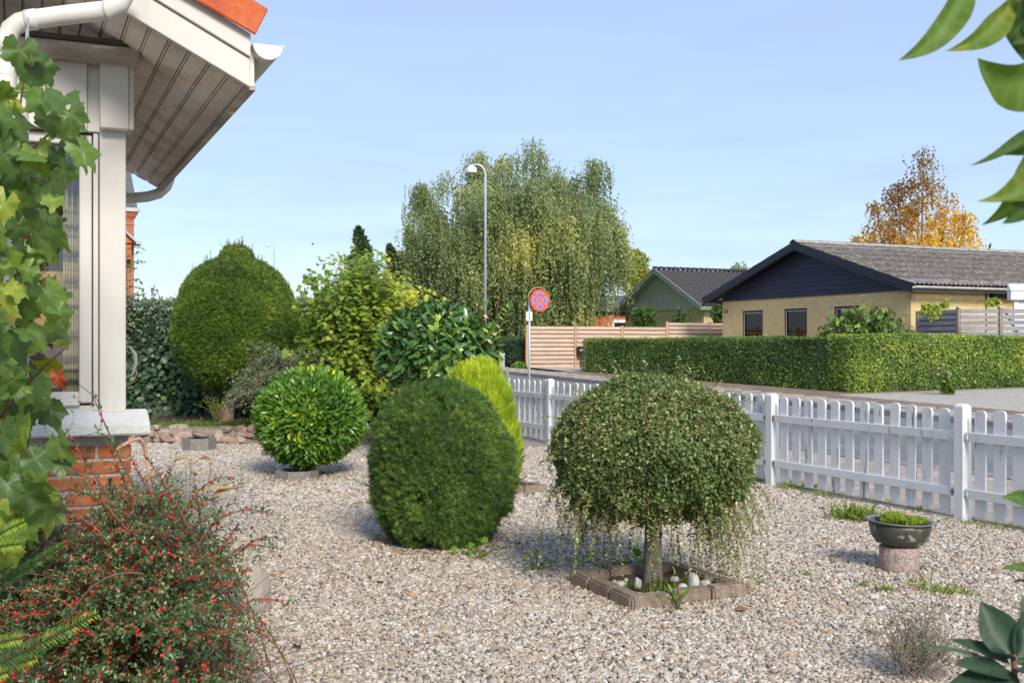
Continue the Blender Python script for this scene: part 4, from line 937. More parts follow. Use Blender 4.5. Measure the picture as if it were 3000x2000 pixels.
pb = on_a(2128, AG); pz = hz(911.5, 2128, AG)
pl = MB().gbox(AG - .025, AG - .008, pb - .10, pb + .10, pz - .065, pz + .065).build('house_number_plate', M_black, bh, bevel=.004)
text('house_number', '18', .13, G(AG - .028, pb, pz), -D, UP, M_signwhite, pl)

# ------------------------------------------------------------------ green-gabled house further down
A2 = 31.4; r2, l2 = on_a(2062, A2), on_a(1832, A2)
gh = thing('green_gabled_house', GG(36, (r2 + l2) / 2), 'pale brick house with green boarded gable and black tiled roof', 'house')
g0 = .7; ZB2 = 3.25; m2 = (r2 + l2) / 2; half2 = (l2 - r2) / 2; ZR2 = 5.45; EO2 = .55; OV2 = .55
sl2 = (ZR2 - 3.32) / (half2 + EO2)
w_ = MB().gbox(A2, A2 + 12, r2, l2, g0, ZB2 - .001).build('wall', M_darkmortar, gh)
brick_wall(w_, G(A2, r2, 0), D, -N, l2 - r2, g0 + .01, ZB2, [], M_palebrick, L=.228, H=.05, j=.017, proud=.004, limit=0)
brick_wall(w_, G(A2, r2, 0), N, -D, 10, g0 + .01, ZB2, [], M_palebrick, L=.228, H=.05, j=.017, proud=.004, limit=0)
sid = MB(); b = r2
while b < l2:
    zt = min(ZR2 - .16 - sl2 * abs(b + .045 - m2), 9)
    if zt > ZB2 + .02: sid.gbox(A2 - .05 - (.012 if int(b / .09) % 2 else 0), A2 - .005, b + .004, b + .086, ZB2 - .03, zt)
    b += .09
so = sid.build('gable_boarding', M_greenboard, gh, recalc=False); so['kind'] = 'stuff'
MB().prism([G(A2 - .004, r2, ZB2), G(A2 - .004, l2, ZB2), G(A2 - .004, m2, ZR2 - .15)], N * .1).build('gable_backing', M_greenboard, gh)
for sg in (-1, 1):
    S2 = unit(D * sg - UP * sl2); T2 = np.cross(S2, N); T2 = T2 if T2[2] > 0 else -T2
    slen = (half2 + EO2) * math.sqrt(1 + sl2 * sl2); ap = G(A2 - OV2, m2, ZR2)
    P = []
    nr = int(slen / .33)
    for r_ in range(nr):
        for sv, lf_ in ((slen * r_ / nr - .02, .0), (slen * (r_ + 1) / nr, .045)):
            P.append([ap + N * t + S2 * sv + T2 * (.035 * math.sin(t * 2 * math.pi / .30) + lf_) for t in np.linspace(.02, 12.4, 240)])
    ro = MB().sheet(P, True).build('tiled_roof', M_blacktile, gh, recalc=False)
    MB().prism([ap + T2 * -.20, ap + T2 * .02, ap + S2 * slen + T2 * .02, ap + S2 * slen + T2 * -.20], N * .03).build('bargeboard', M_greentrim, gh)
    MB().prism([ap + T2 * -.02 - N * .02, ap + T2 * .05 - N * .02, ap + S2 * slen + T2 * .05 - N * .02, ap + S2 * slen + T2 * -.02 - N * .02], N * .045).build('verge_cap', M_zinc, gh)
    MB().box(ap + N * (OV2 / 2 + .03) + S2 * slen / 2 - T2 * .10, N, OV2 / 2 - .01, S2, slen / 2 - .01, T2, .012).build('verge_soffit', M_greenboard, gh)
    MB().box(ap + N * 6.2 + S2 * (slen + .01) - T2 * .11, N, 6.15, S2, .02, T2, .09).build('fascia', M_greentrim, gh)
for t in np.arange(0, 12, .42):
    MB().sheet([[G(A2 - OV2 + t + e, m2 + x_, ZR2 + .06 + y_ + li_) for x_, y_ in ((-.13, -.05), (-.08, .03), (0, .06), (.08, .03), (.13, -.05))] for e, li_ in ((0, .03), (.44, 0))], True).build('ridge_tile', M_blacktile, gh)
bw = on_a(1868, A2); MB().gbox(A2 - .16, A2 - .055, bw - .75, bw + .35, zat(904, G(A2, bw)) - .05, zat(904, G(A2, bw)) + .05).build('awning_box', M_signwhite, gh)
text('house_number', '20', .20, G(A2 - .02, on_a(1838.5, A2), zat(931.5, G(A2, on_a(1838.5, A2)))), -D, UP, M_black, gh, .01)
MB().gbox(A2 + 2.2, A2 + 2.3, r2 - .02, r2 + .01, g0, 2.4).build('side_door_frame', M_signwhite, gh)

# brick house seen between the birch and the green gable
p = at(1800, 960, 68); oh = thing('orange_brick_house', (p[0], p[1], ground(68)), 'orange brick house glimpsed behind the weeping birch', 'house')
zt = zat(912, p)
hw = MB().gbox(p @ N - 6, p @ N + 3.2, p @ D, p @ D + 8, .9, zt); hw = hw.build('wall', M_darkmortar, oh)
brick_wall(hw, G(p @ N - 3, p @ D, 0), N, -D, 6.2, .96, zt, [(3.35, 6.1, 1.6, 2.85)], M_redbrick, L=.228, H=.056, j=.012, limit=0)
wq = at(1818, 960, 68) @ N
fr = MB(); fr.gbox(wq - .55, wq + 1.8, p @ D - .08, p @ D + .04, 2.78, 2.95); fr.gbox(wq - .55, wq - .40, p @ D - .08, p @ D + .04, 1.6, 2.78); wfx = fr.build('window', M_signwhite, oh)
MB().gbox(wq - .40, wq + 1.8, p @ D - .03, p @ D - .01, 1.6, 2.78).build('pane', M_glassdark, wfx)
MB().prism([G(p @ N - 6.4, p @ D - .5, zt), G(p @ N - 6.4, p @ D + 4, zt + 1.2), G(p @ N - 6.4, p @ D + 8.5, zt)], N * 10).build('roof', M_slate, oh)

# tall red brick villa behind the hedge on the left
p = at(392, 800, 40.0); vr = thing('red_brick_villa', (p[0] - 3, p[1] + 3, ground(40)), 'tall red brick villa showing past the bay window', 'house')
va, vb = p @ N, p @ D
def wbox(m, x0, x1, y0, y1, z0, z1): return m.box(((x0 + x1) / 2, (y0 + y1) / 2, (z0 + z1) / 2), (1, 0, 0), (x1 - x0) / 2, (0, 1, 0), (y1 - y0) / 2, UP, (z1 - z0) / 2)
zc = zat(640, p)
wl = MB().gbox(va - 6, va, vb, vb + 8, .3, zc).build('wall', M_mortar, vr)
brick_wall(wl, G(va - 1.5, vb, 0), N, -D, 1.5, .4, zc, [], M_redbrick, L=.228, H=.056, j=.012, limit=0)
brick_wall(wl, G(va, vb, 0), D, N, 3, .4, zc, [], M_redbrick, L=.228, H=.056, j=.012, limit=0)
for i, (o_, z0) in enumerate(((.05, zc), (.09, zc + .07), (.13, zc + .14))): MB().gbox(va - 6, va + o_, vb - o_, vb + 8, z0, z0 + .07).build('cornice_course', M_redbrick, vr)
MB().gbox(va - 6, va + .03, vb - .03, vb + 8, zat(655, p) - .05, zat(655, p)).build('string_course', M_redbrick, vr)
zg = zc + .21
MB().gbox(va - 6, va + .2, vb - .2, vb - .05, zg + .02, zg + .16).build('gutter', M_zinc, vr)
MB().add([G(va - 6, vb - .1, zg), G(va + .15, vb - .1, zg), G(va + .15, vb + 8, zg), G(va - 6, vb + 8, zg), G(va - 6, vb + .5, zg + 1.9), G(va - .12, vb + .5, zg + 1.9), G(va - .12, vb + 7, zg + 1.9), G(va - 6, vb + 7, zg + 1.9)], [(0, 1, 5, 4), (1, 2, 6, 5), (2, 3, 7, 6), (4, 5, 6, 7)]).build('slate_roof', M_slate, vr)
# porch gable with its own little gutter
zp = zat(695, p)
MB().prism([G(va - 1.6, vb - .5, zp - .3), G(va - .0, vb - .5, zp - .25), G(va - .55, vb - .5, zp + .45), G(va - 1.6, vb - .5, zp + .9)], D * .49).build('porch_gable', M_redbrick, vr)
MB().box(G(va - .38, vb - .56, zp + .18), unit(-N + UP * .95), .62, D, .12, unit(N * .95 + UP), .035).build('porch_roof_edge', M_zinc, vr)
MB().gbox(va + .02, va + .20, vb - .7, vb + .1, zp - .31, zp - .21).build('porch_gutter', M_zinc, vr)
MB().gbox(va - 1.5, va - .12, vb - .45, vb - .01, zp - .85, zp - .31).build('porch_corbel', M_redbrick, vr)

# white shed roof corner at the right edge
p = at(2962, 860, 31.0); wsd = thing('white_shed', (p[0] + 1, p[1], ground(29)), 'white painted shed roof corner at the right edge behind the grey fence', 'shed')
zb0, zb1, zb2 = zat(878, p), zat(852, p), zat(830, p)
wbox(MB(), p[0], p[0] + 3, p[1], p[1] + .25, zb0 - .005, zb1).build('lower_fascia', M_signwhite, wsd, bevel=.01); 
MB().add([(p[0] - .01, p[1] - .03, zb1 + .004), (p[0] + 3, p[1] - .03, zb1 + .004), (p[0] + 3, p[1] + .3, zb2), (p[0] + .06, p[1] + .3, zb2), (p[0] - .01, p[1] + .3, zb1 + .004), (p[0] + .06, p[1] + .32, zb2), (p[0] + 3, p[1] + .32, zb2)], [(0, 1, 2, 3), (0, 3, 5, 4), (3, 2, 6, 5)]).build('roof_board', M_signwhite, wsd)
wbox(MB(), p[0] + .14, p[0] + .26, p[1] + .1, p[1] + .22, .3, zb0 - .01).build('post', M_signwhite, wsd); wbox(MB(), p[0] + .27, p[0] + 3, p[1] + .14, p[1] + .2, .3, zb0 - .01).build('wall_panel', M_signwhite, wsd)

# ------------------------------------------------------------------ street furniture
def street_lamp(px, ytop, Y, label, rad):
    p = at(px, ytop, Y); g = ground(Y) - .05; t = thing('street_lamp', (p[0], p[1], g), label, 'street lamp', 'street lamps')
    H_ = p[2]; r = rad
    pole = [(p[0], p[1], g), (p[0], p[1], g + 1.2), (p[0], p[1], H_ - .55)]
    arm = [(p[0] - .32 * (1 - math.cos(q_)) , p[1], H_ - .40 + .40 * math.sin(q_)) for q_ in np.linspace(0, 1.45, 8)]
    arm += [(p[0] - .46, p[1], H_ - .01)]
    MB().tube(pole[:2] + [(p[0], p[1], g + 1.25)], [r * 1.35, r * 1.35, r], 12).build('pole_base', M_galv, t)
    MB().tube([pole[1], pole[2]] + [(p[0], p[1], H_ - .45)], [r, r * .8, r * .75], 12).build('pole', M_galv, t)
    MB().tube([(p[0], p[1], H_ - .5)] + arm, r * .7, 10).build('arm', M_galv, t)
    c = np.array([p[0] - .50, p[1], H_ - .20])
    hd = MB().lathe(c, [(.20, -.10), (.205, -.04), (.19, .03), (.14, .11), (.07, .17), (0.02, .19)], 24).build('lamp_head', M_lamphead, t)
    MB().lathe(c, [(.185, -.095), (.15, -.12), (.06, -.13), (0.0, -.132)], 20).build('diffuser', M_signwhite, hd)
street_lamp(1422, 482, 39.6, 'tall galvanised street lamp with dome head in front of the birch', .055)
street_lamp(803, 711, 92.0, 'small distant street lamp above the large round yew', .045)

def road_sign():
    Y = 21.3; p = at(1551, 900, Y); g = ground(Y); t = thing('no_stopping_sign', (p[0], p[1], g), 'round red and blue no stopping sign on steel pole', 'road sign')
    q = R(33); u = np.array([math.cos(q), math.sin(q), 0]); nn = np.array([math.sin(q), -math.cos(q), 0])
    cz = zat(880, p); r = .215; c = np.array([p[0], p[1], cz]) + u * .245 
    c = np.array([(1578 - 1500) * Y / F_PX, Y + .03, cz])
    MB().tube([(p[0], p[1], g), (p[0], p[1], cz + .0)], .021, 12).build('pole', M_galv, t)
    hp = [np.array([p[0], p[1], cz - .02])] + [c + .255 * (math.cos(a) * u + math.sin(a) * UP) for a in np.linspace(math.pi, 0.0, 18)] + [c + .255 * u - UP * .05]
    hp[1] = np.array([p[0], p[1], cz + .01])
    MB().tube(hp, .013, 8).build('hoop', M_hoop, t)
    disc = [c + nn * .03 + r * (math.cos(a) * u + math.sin(a) * UP) for a in np.linspace(0, 2 * math.pi, 48, endpoint=False)]
    dk = MB().prism(disc, nn * .012).build('disc', M_signred, t)
    for k in range(4):
        a0 = k * math.pi / 2 + math.pi / 2
        for (ri, ro, mat, off, nm, wd) in ((.034, .160, M_signrim, .0145, 'sector_edge', .545), (.046, .153, M_signblue, .017, 'blue_sector', .51)):
            poly = [c + nn * (.03 + off) + (math.cos(a0) * u + math.sin(a0) * UP) * ri]
            poly += [c + nn * (.03 + off) + ro * (math.cos(a) * u + math.sin(a) * UP) for a in np.linspace(a0 - wd, a0 + wd, 12)]
            MB().prism(poly, nn * .0015).build(nm, mat, dk)
    ac = np.array([(1550.5 - 1500) * Y / F_PX, Y - .03, zat(926.5, p)])
    hw, hh = .062, .092
    def rrect(w, h, rr, off):
        o = []
        for cx, cz_, a0 in ((w - rr, h - rr, 0), (-w + rr, h - rr, 90), (-w + rr, -h + rr, 180), (w - rr, -h + rr, 270)):
            for a in np.linspace(a0, a0 + 90, 5): o.append(ac + np.array([1, 0, 0]) * (cx + rr * math.cos(R(a))) + UP * (cz_ + rr * math.sin(R(a))) + np.array([0, -off, 0]))
        return o
    apl = MB().prism(rrect(hw, hh, .02, 0), (0, -.008, 0)).build('arrow_plate', M_signrim, t)
    MB().prism(rrect(hw - .007, hh - .007, .016, .010), (0, -.002, 0)).build('plate_face', M_signwhite, apl)
    y = -.014; am = MB(); e = np.array([0, y, 0])
    def ap_(x_, z_): return ac + np.array([x_, y, z_])
    am.prism([ap_(-.005, -.04), ap_(.005, -.04), ap_(.005, .04), ap_(-.005, .04)], (0, -.0015, 0))
    for s_ in (1, -1): am.prism([ap_(-.018, .036 * s_), ap_(.018, .036 * s_), ap_(0, .062 * s_)], (0, -.0015, 0))
    am.build('double_arrow', M_black, apl)
road_sign()
p = at(1471, 1080, 41); ecab = thing('utility_cabinet', (p[0], p[1], .5), 'small grey utility cabinet at the end of the dark hedge', 'cabinet')
MB().box((p[0], p[1], .5 + .26), (1, 0, 0), .10, (0, 1, 0), .10, UP, .26).build('cabinet_body', M_cabinet, ecab, bevel=.008); MB().box((p[0], p[1], 1.04), (1, 0, 0), .115, (0, 1, 0), .115, UP, .015).build('cabinet_lid', M_signwhite, ecab)

def bird(p, label, flying=False, s=1.0):
    t = thing('bird', p, label, 'bird'); m = MB()
    if not flying:
        body = [(0, 0, 0), (.01, 0, .04), (.02, 0, .10), (.035, 0, .17), (.05, 0, .225), (.055, 0, .26), (.075, 0, .28), (.11, 0, .275)]
        m.tube([np.asarray(p) + s * np.array(q_) for q_ in body], [s * x_ for x_ in (.006, .02, .055, .065, .045, .034, .028, .003)], 10)
        m.tube([np.asarray(p) + s * np.array(q_) for q_ in ((.005, 0, .08), (-.05, 0, .02), (-.09, 0, -.03))], [s * .03, s * .02, s * .008], 8)
        for e in (-1, 1): m.tube([np.asarray(p) + s * np.array((.02, e * .02, .07)), np.asarray(p) + s * np.array((.02, e * .02, -.02))], s * .006, 5)
    else:
        m.tube([np.asarray(p) + s * np.array(q_) for q_ in ((-.16, 0, 0), (-.05, 0, .01), (.06, 0, .02), (.13, 0, .03), (.17, 0, .02))], [s * x_ for x_ in (.015, .04, .04, .025, .003)], 8)
        for e in (-1, 1): m.add([np.asarray(p) + s * np.array(q_) for q_ in ((-.05, 0, .02), (.07, 0, .03), (.06, e * .25, .14), (-.05, e * .42, .05), (-.06, e * .2, .09))], [(0, 1, 2, 4), (4, 2, 3)])
    m.build('plumage', M_bird, t)
ridge = G(AG - OV + (at(2898, 740, 41) @ N - AG + OV), bm0, ZR + .13); 
kk = (2898 - 1500) / F_PX; a_r = bm0 * (kk * D[1] - D[0]) / (N[0] - kk * N[1])
bird(G(a_r, bm0, ZR + .09), 'grey jackdaw perched on the lichened roof ridge', False, .8)
bird(at(916, 716, 60), 'small dark bird flying above the yellow-green shrub', True, 0.55)
# ================================================================== PLANTS
def shell(c, ax, n, depth=.08, seed=1, amp=.05, freq=3.0, zcut=None, power=2.0):
    """points through the outer layer of an uneven ellipsoid, with outward normals"""
    u = rdir(n); ax = np.asarray(ax, float)
    e = 1 + amp * lump(u * 1.0, seed, freq)
    if power != 2.0:
        q = (np.abs(u) ** power).sum(axis=1) ** (-1 / power); u2 = u * q[:, None]
    else: u2 = u
    d_ = 1 - rng.exponential(depth, n)
    p = np.asarray(c) + u2 * ax * (e * d_)[:, None]
    nr = unit(u / ax)
    if zcut is not None:
        k = p[:, 2] > zcut; return p[k], nr[k]
    return p, nr
def core_mesh(name, parent, mat, c, ax, seed, amp=.05, freq=3.0, shrink=.8, zcut=None):
    bm = bmesh.new(); bmesh.ops.create_icosphere(bm, subdivisions=4, radius=1)
    u = np.array([v.co for v in bm.verts]); f = [tuple(x.index for x in q.verts) for q in bm.faces]; bm.free()
    p = np.asarray(c) + u * np.asarray(ax) * ((1 + amp * lump(u, seed, freq)) * shrink)[:, None]
    if zcut is not None: p[:, 2] = np.maximum(p[:, 2], zcut)
    me = np_mesh(name, p - origin(parent), tris=np.array(f), tint=np.full(len(p), .12), smooth=True)  # opaque core against see-through; its dark tint paints the crown's inner shade
    return link(name, me, mat, parent)
def trunk(parent, pts, rad, mat, name='trunk', n=10):
    return MB().tube(pts, rad, n).build(name, mat, parent)
def twigs(name, parent, mat, paths, r0, r1, n=4):
    m = MB()
    for P in paths:
        k = len(P); m.tube(P, list(np.linspace(r0, r1, k)), n, cap=False)
    o = m.build(name, mat, parent, recalc=False); return o
def along(paths, step, side=1.0):
    """positions, tangents along polylines at even steps"""
    pos = []; tan = []
    for P in paths:
        P = np.asarray(P); d_ = np.linalg.norm(np.diff(P, axis=0), axis=1); s = np.concatenate([[0], np.cumsum(d_)])
        if s[-1] < step: continue
        q = np.arange(step * .3, s[-1], step); x = np.column_stack([np.interp(q, s, P[:, i]) for i in range(3)])
        t = np.column_stack([np.interp(np.minimum(q + .01, s[-1]), s, P[:, i]) for i in range(3)]) - np.column_stack([np.interp(np.maximum(q - .01, 0), s, P[:, i]) for i in range(3)])
        pos.append(x); tan.append(t)
    return np.concatenate(pos), unit(np.concatenate(tan))
def rt(n, lo, hi): return rng.uniform(lo, hi, n)

# ---------------------------------------------------------------- clipped dark yew, centre
def yew_egg():
    c0 = np.array([-.49, 7.48, 0]); t = thing('clipped_yew', c0, 'dark green egg-shaped clipped yew in the middle of the gravel', 'shrub')
    c = c0 + [0, 0, .51]; ax = np.array([.45, .46, .565])
    core_mesh('dark_core', t, K_yew, c, ax, 5, .04, 3, .86, .03)
    trunk(t, [c0 - [0, 0, .05], c0 + [0.02, 0, .3]], [.06, .05], M_redbark)
    p, nr = shell(c, ax, 29000, .055, 5, .07, 3.5, .02, 2.3)
    p = p + nr * (.026 * lump(p, 55, 17))[:, None]
    kp = rng.random(len(p)) < np.clip(1.05 - .55 * np.clip(lump(p, 57, 13), 0, 2), .15, 1); p, nr = p[kp], nr[kp]
    d_ = unit(nr * .9 + rdir(len(p)) * .75 + UP * .25)
    ti = np.clip(.42 + .24 * lump(p, 3, 9) + rng.normal(0, .24, len(p)), 0, .95)
    parts = [scatter(T_YEW, p, d_, nr + rdir(len(p)) * .6, rt(len(p), .032, .062), ti)]
    foliage('needles', t, K_yew, parts)
    # pale upright shoots of the year
    paths = []; 
    for i in range(34):
        x = rng.normal(-.10, .17); y = rng.uniform(-.40, .05); z = .60 * math.sqrt(max(0.05, 1 - (x / .5) ** 2 - (y / .5) ** 2)) + .50 - rng.uniform(.02, .25)
        b_ = c0 + [x, y, z]; paths.append(bez(b_, b_ + [rng.normal(0, .015), -.01, .1], b_ + [rng.normal(0, .03), -.01, rng.uniform(.12, .27)], 6))
    for i in range(40):
        a = rng.uniform(0, 6.28); z = rng.uniform(.15, .6); r_ = .47 * (1 - abs(z - .5) * .25); b_ = c0 + [r_ * math.cos(a), r_ * math.sin(a), z]
        o_ = np.array([math.cos(a), math.sin(a), .25]); ln = rng.uniform(.06, .17); paths.append(bez(b_, b_ + o_ * ln * .6, b_ + o_ * ln + [0, 0, .03], 5))
    twigs('new_shoots', t, K_yewbright, paths, .0028, .0014)
    q, tg = along(paths, .010)
    s_ = unit(np.cross(tg, rdir(len(q)))); foliage('shoot_needles', t, K_yewbright, [scatter(T_DIAM, q, s_ + tg * .7, tg, rt(len(q), .014, .024), rt(len(q), .2, .8))])
    # bindweed leaves at the foot
    q = c0 + np.column_stack([rt(7, .10, .35), rt(7, -.52, -.46), rt(7, .02, .16)]); foliage('bindweed', t, K_weed, [scatter(T_MAPLE, q, rdir(7) * .5 + [0, -.3, -.5], rdir(7) * .3 + [0, -1, .4], rt(7, .04, .065), rt(7, .3, .9))])
yew_egg()

# ---------------------------------------------------------------- weeping cotoneaster standard in its square bed
def weeping_coto():
    c0 = np.array([.80, 6.16, 0]); t = thing('weeping_cotoneaster', c0, 'mop-headed weeping cotoneaster on a single trunk in square bed', 'tree')
    trunk(t, [c0 + [.0, 0, -.06], c0 + [.0, 0, .0], c0 + [-.005, 0, .06], c0 + [-.005, 0, .2], c0 + [.0, .02, .42], c0 + [.01, .02, .6]], [.078, .070, .055, .049, .047, .055], M_bark, n=14)
    br = [bez(c0 + [0, 0, .40], c0 + [.2 * math.cos(a), .2 * math.sin(a), .50], c0 + [.36 * math.cos(a), .36 * math.sin(a), .66], 6) for a in np.linspace(0, 6.28, 9)[:-1]]
    twigs('limbs', t, M_bark, br, .022, .01, 6)
    c = c0 + [-.005, 0, .73]
    core_mesh('dark_core', t, K_coto, c + [0, 0, .02], (.555, .54, .41), 11, .05, 3.5, .80, .52)
    u = rdir(58000); up_ = u[:, 2] > 0
    ax = np.where(up_[:, None], [.565, .55, .425], [.55, .535, .36])
    e = 1 + .06 * lump(u, 11, 3.0) + .05 * lump(u, 12, 8)
    sq = np.where(up_, 1.0, ((np.hypot(u[:, 0], u[:, 1])) ** 2.4 + np.abs(u[:, 2]) ** 2.4 + 1e-6) ** (-1 / 2.4)); e = e + np.where(up_, 0, .10 * lump(u, 13, 12) * np.abs(u[:, 2]))
    p = c + u * ax * (sq * e * (1 - rng.exponential(.055, len(u))))[:, None]; nr = unit(u / ax)
    k = ~((p[:, 2] < .50) & (np.hypot(p[:, 0] - c[0], p[:, 1] - c[1]) < .16))
    p, nr = p[k], nr[k]; n = len(p)
    ti = np.clip(.46 + .16 * lump(p, 4, 7) + rng.normal(0, .18, n), 0, .97)
    parts = [scatter(T_OVAL, p, unit(rdir(n) + nr * .35 + [0, 0, -.25]), unit(nr + rdir(n) * .8), rt(n, .017, .027), ti)]
    paths = []
    for i in range(110):                       # whips lying over the dome and running off its edge
        a = rng.uniform(0, 6.28); s0 = rng.uniform(.1, .8); ln = rng.uniform(.25, .6)
        q = []
        for s in np.linspace(s0, s0 + ln, 8):
            th = s * 1.55; rr = 1.04 + .02 * rng.normal()
            q.append(c + np.array([.565 * math.sin(th) * math.cos(a) * rr, .55 * math.sin(th) * math.sin(a) * rr, .425 * math.cos(th) * rr]))
            a += rng.normal(0, .07)
        paths.append(np.array(q))
    for i in range(230):                       # hanging skirt
        a = rng.choice([.3, 1.1, 2.2, 2.9, 3.4, 4.4, 5.5, 5.8, 6.1]) + rng.normal(0, .34); r_ = rng.uniform(.22, .57); r_ = max(r_, .40) if math.sin(a) < -.75 else r_; b_ = c + [r_ * math.cos(a), r_ * math.sin(a) * .97, -.14 - (.57 - r_) * .55]
        ln = rng.choice([.15, .25, .35, .50, .60], p=[.42, .28, .16, .08, .06]) * rng.uniform(.7, 1.05); ln = min(ln, b_[2] - .02)
        sw = np.array([math.cos(a), math.sin(a), 0]) * rng.uniform(-.02, .14)
        paths.append(bez(b_, b_ + sw * .9 + [0, 0, -ln * .3], b_ + sw + [rng.normal(0, .03), rng.normal(0, .03), -ln], 9))
    for i in range(75):                        # wild shoots
        a = rng.uniform(0, 6.28); th = rng.uniform(.2, 1.6); b_ = c + np.array([.55 * math.sin(th) * math.cos(a), .54 * math.sin(th) * math.sin(a), .42 * math.cos(th)])
        o_ = unit(np.array([math.sin(th) * math.cos(a), math.sin(th) * math.sin(a), math.cos(th) * .7 + .1])); ln = rng.uniform(.06, .22)
        paths.append(bez(b_, b_ + o_ * ln * .7, b_ + o_ * ln + [0, 0, -.25 * ln], 6))
    twigs('trailing_stems', t, M_redtwig, paths, .0014, .0009, 4)
    q, tg = along(paths, .0095); n = len(q); s_ = unit(np.cross(tg, rdir(n)))
    parts.append(scatter(T_OVAL, q, unit(s_ + tg * .55), unit(rdir(n) * .6 + UP + [0, -.4, 0]), rt(n, .013, .023), np.clip(rng.normal(.62, .2, n), 0, 1)))
    foliage('leaves', t, K_coto, parts)
    bm = MB()
    for i in range(5): bm.lathe(c + np.array([rng.uniform(-.2, .25), -.53, rng.uniform(-.2, .1)]), [(0, -.004), (.003, -.002), (.004, 0), (.003, .003), (0, .004)], 7)
    bm.build('berries', M_berry, t)
weeping_coto()

# ---------------------------------------------------------------- light laurel ball in the concrete ring
def laurel_leaves(t, mat, p, d_, nr, sc, ti, T, parts_n=300, name='leaf'):
    """largest-looking (front) leaves become parts, the rest one mass"""
    score = p[:, 1] + rng.uniform(0, .2, len(p)); order = np.argsort(score + 3 * (nr[:, 1] > -.1))
    a, b = order[:parts_n], order[parts_n:]
    leaf_parts(name, t, mat, T, p[a], d_[a], nr[a], sc[a])
    foliage('foliage', t, mat, [scatter(T, p[b], d_[b], nr[b], sc[b], ti[b])])
def laurel_ball():
    Y = 11.3; x0 = (880 - 1500) * Y / F_PX; c0 = np.array([x0, Y, 0]); t = thing('laurel_ball', c0, 'light green clipped laurel ball growing in a low concrete ring', 'shrub')
    c = c0 + [.10, 0, .60]; ax = np.array([.53, .53, .475])
    core_mesh('dark_core', t, K_ball, c + [0, 0, .06], ax, 21, .05, 3, .72, .28)
    for i, (dx, dy, h) in enumerate(((-.05, 0, .4), (.05, -.02, .42), (.10, .04, .45), (-.02, .06, .4), (.16, .0, .42))):
        trunk(t, [c0 + [dx * .5, dy * .5, -.02], c0 + [dx * .8, dy, .12], c0 + [dx * 2.2, dy * 2, h]], [.045, .038, .02], M_bark, 'stem', 8)
    p, nr = shell(c, ax, 8600, .10, 21, .06, 3, .10, 2.2)
    lo = p[:, 2] < .42; sh = np.where(lo, .75 + .25 * (p[:, 2] / .42), 1.0); p[:, 0] = c[0] + (p[:, 0] - c[0]) * sh; p[:, 1] = c[1] + (p[:, 1] - c[1]) * sh
    d_ = unit(nr * .75 + rdir(len(p)) * .65 + UP * .35)
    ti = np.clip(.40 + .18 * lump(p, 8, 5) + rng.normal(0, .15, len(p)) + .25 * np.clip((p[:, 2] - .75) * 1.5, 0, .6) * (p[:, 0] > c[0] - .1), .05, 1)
    nn = unit(nr + rdir(len(p)) * .55 + UP * .4); sc = rt(len(p), .055, .10)
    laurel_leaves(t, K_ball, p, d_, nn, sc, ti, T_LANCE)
laurel_ball()

# ---------------------------------------------------------------- cherry laurel behind the golden conifer
def cherry_laurel():
    Y = 13.0; c0 = np.array([(1285 - 1500) * Y / F_PX, Y, 0]); t = thing('cherry_laurel', c0, 'dark glossy cherry laurel with upright red-stemmed shoots', 'shrub')
    c = c0 + [0, 0, 1.27]; ax = np.array([.66, .62, .52])
    core_mesh('dark_core', t, K_laurel, c, ax, 31, .06, 3, .72)
    trunk(t, [c0 - [0, 0, .1], c0 + [.02, 0, .5], c0 + [0, 0, 1.1]], [.07, .055, .05], M_bark)
    for a in np.linspace(0, 6.28, 7)[:-1]: trunk(t, [c0 + [0, 0, .5], c0 + [.15 * math.cos(a), .15 * math.sin(a), .75], c0 + [.35 * math.cos(a), .35 * math.sin(a), 1.1]], [.03, .025, .015], M_bark, 'limb', 6)
    p, nr = shell(c, ax, 2900, .10, 31, .07, 3)
    d_ = unit(nr * .5 + rdir(len(p)) * .75 + UP * .15); nn = unit(nr + rdir(len(p)) * .5 + UP * .35)
    ti = np.clip(rng.normal(.42, .18, len(p)), .02, .85); sc = rt(len(p), .11, .18)
    laurel_leaves(t, K_laurel, p, d_, nn, sc, ti, T_LAUREL)
    # upright shoots
    sh = [((1432, 935), (1402, 876)), ((1440, 1010), (1492, 905)), ((1326, 985), (1325, 930)), ((1275, 985), (1282, 942)), ((1405, 1015), (1440, 960))]
    for i, (q0, q1) in enumerate(sh):
        b0 = at(q0[0], q0[1], Y - .45); b1 = at(q1[0], q1[1], Y - .5); P = bez(b0, (b0 + b1) / 2 + [.01, 0, .02], b1, 7)
        so = twigs('shoot', t, M_redtwig, [P], .006, .003, 6)
        q, tg = along([P], .05 if i < 2 else .045); n = len(q)
        s_ = np.column_stack([np.where(np.arange(n) % 2, 1, -1), rng.uniform(-.5, .3, n), rng.uniform(.1, .5, n)])
        q = np.concatenate([q, np.repeat(P[-1:], 4, 0)]); s_ = np.concatenate([unit(s_) + tg * .5, rdir(4) * .5 + [0, 0, 1]])
        leaf_parts('young_leaf', t, K_ball, T_LAUREL, q, s_, unit(rdir(len(q)) * .4 + [0, -.6, .8]), rt(len(q), .07, .115))
cherry_laurel()

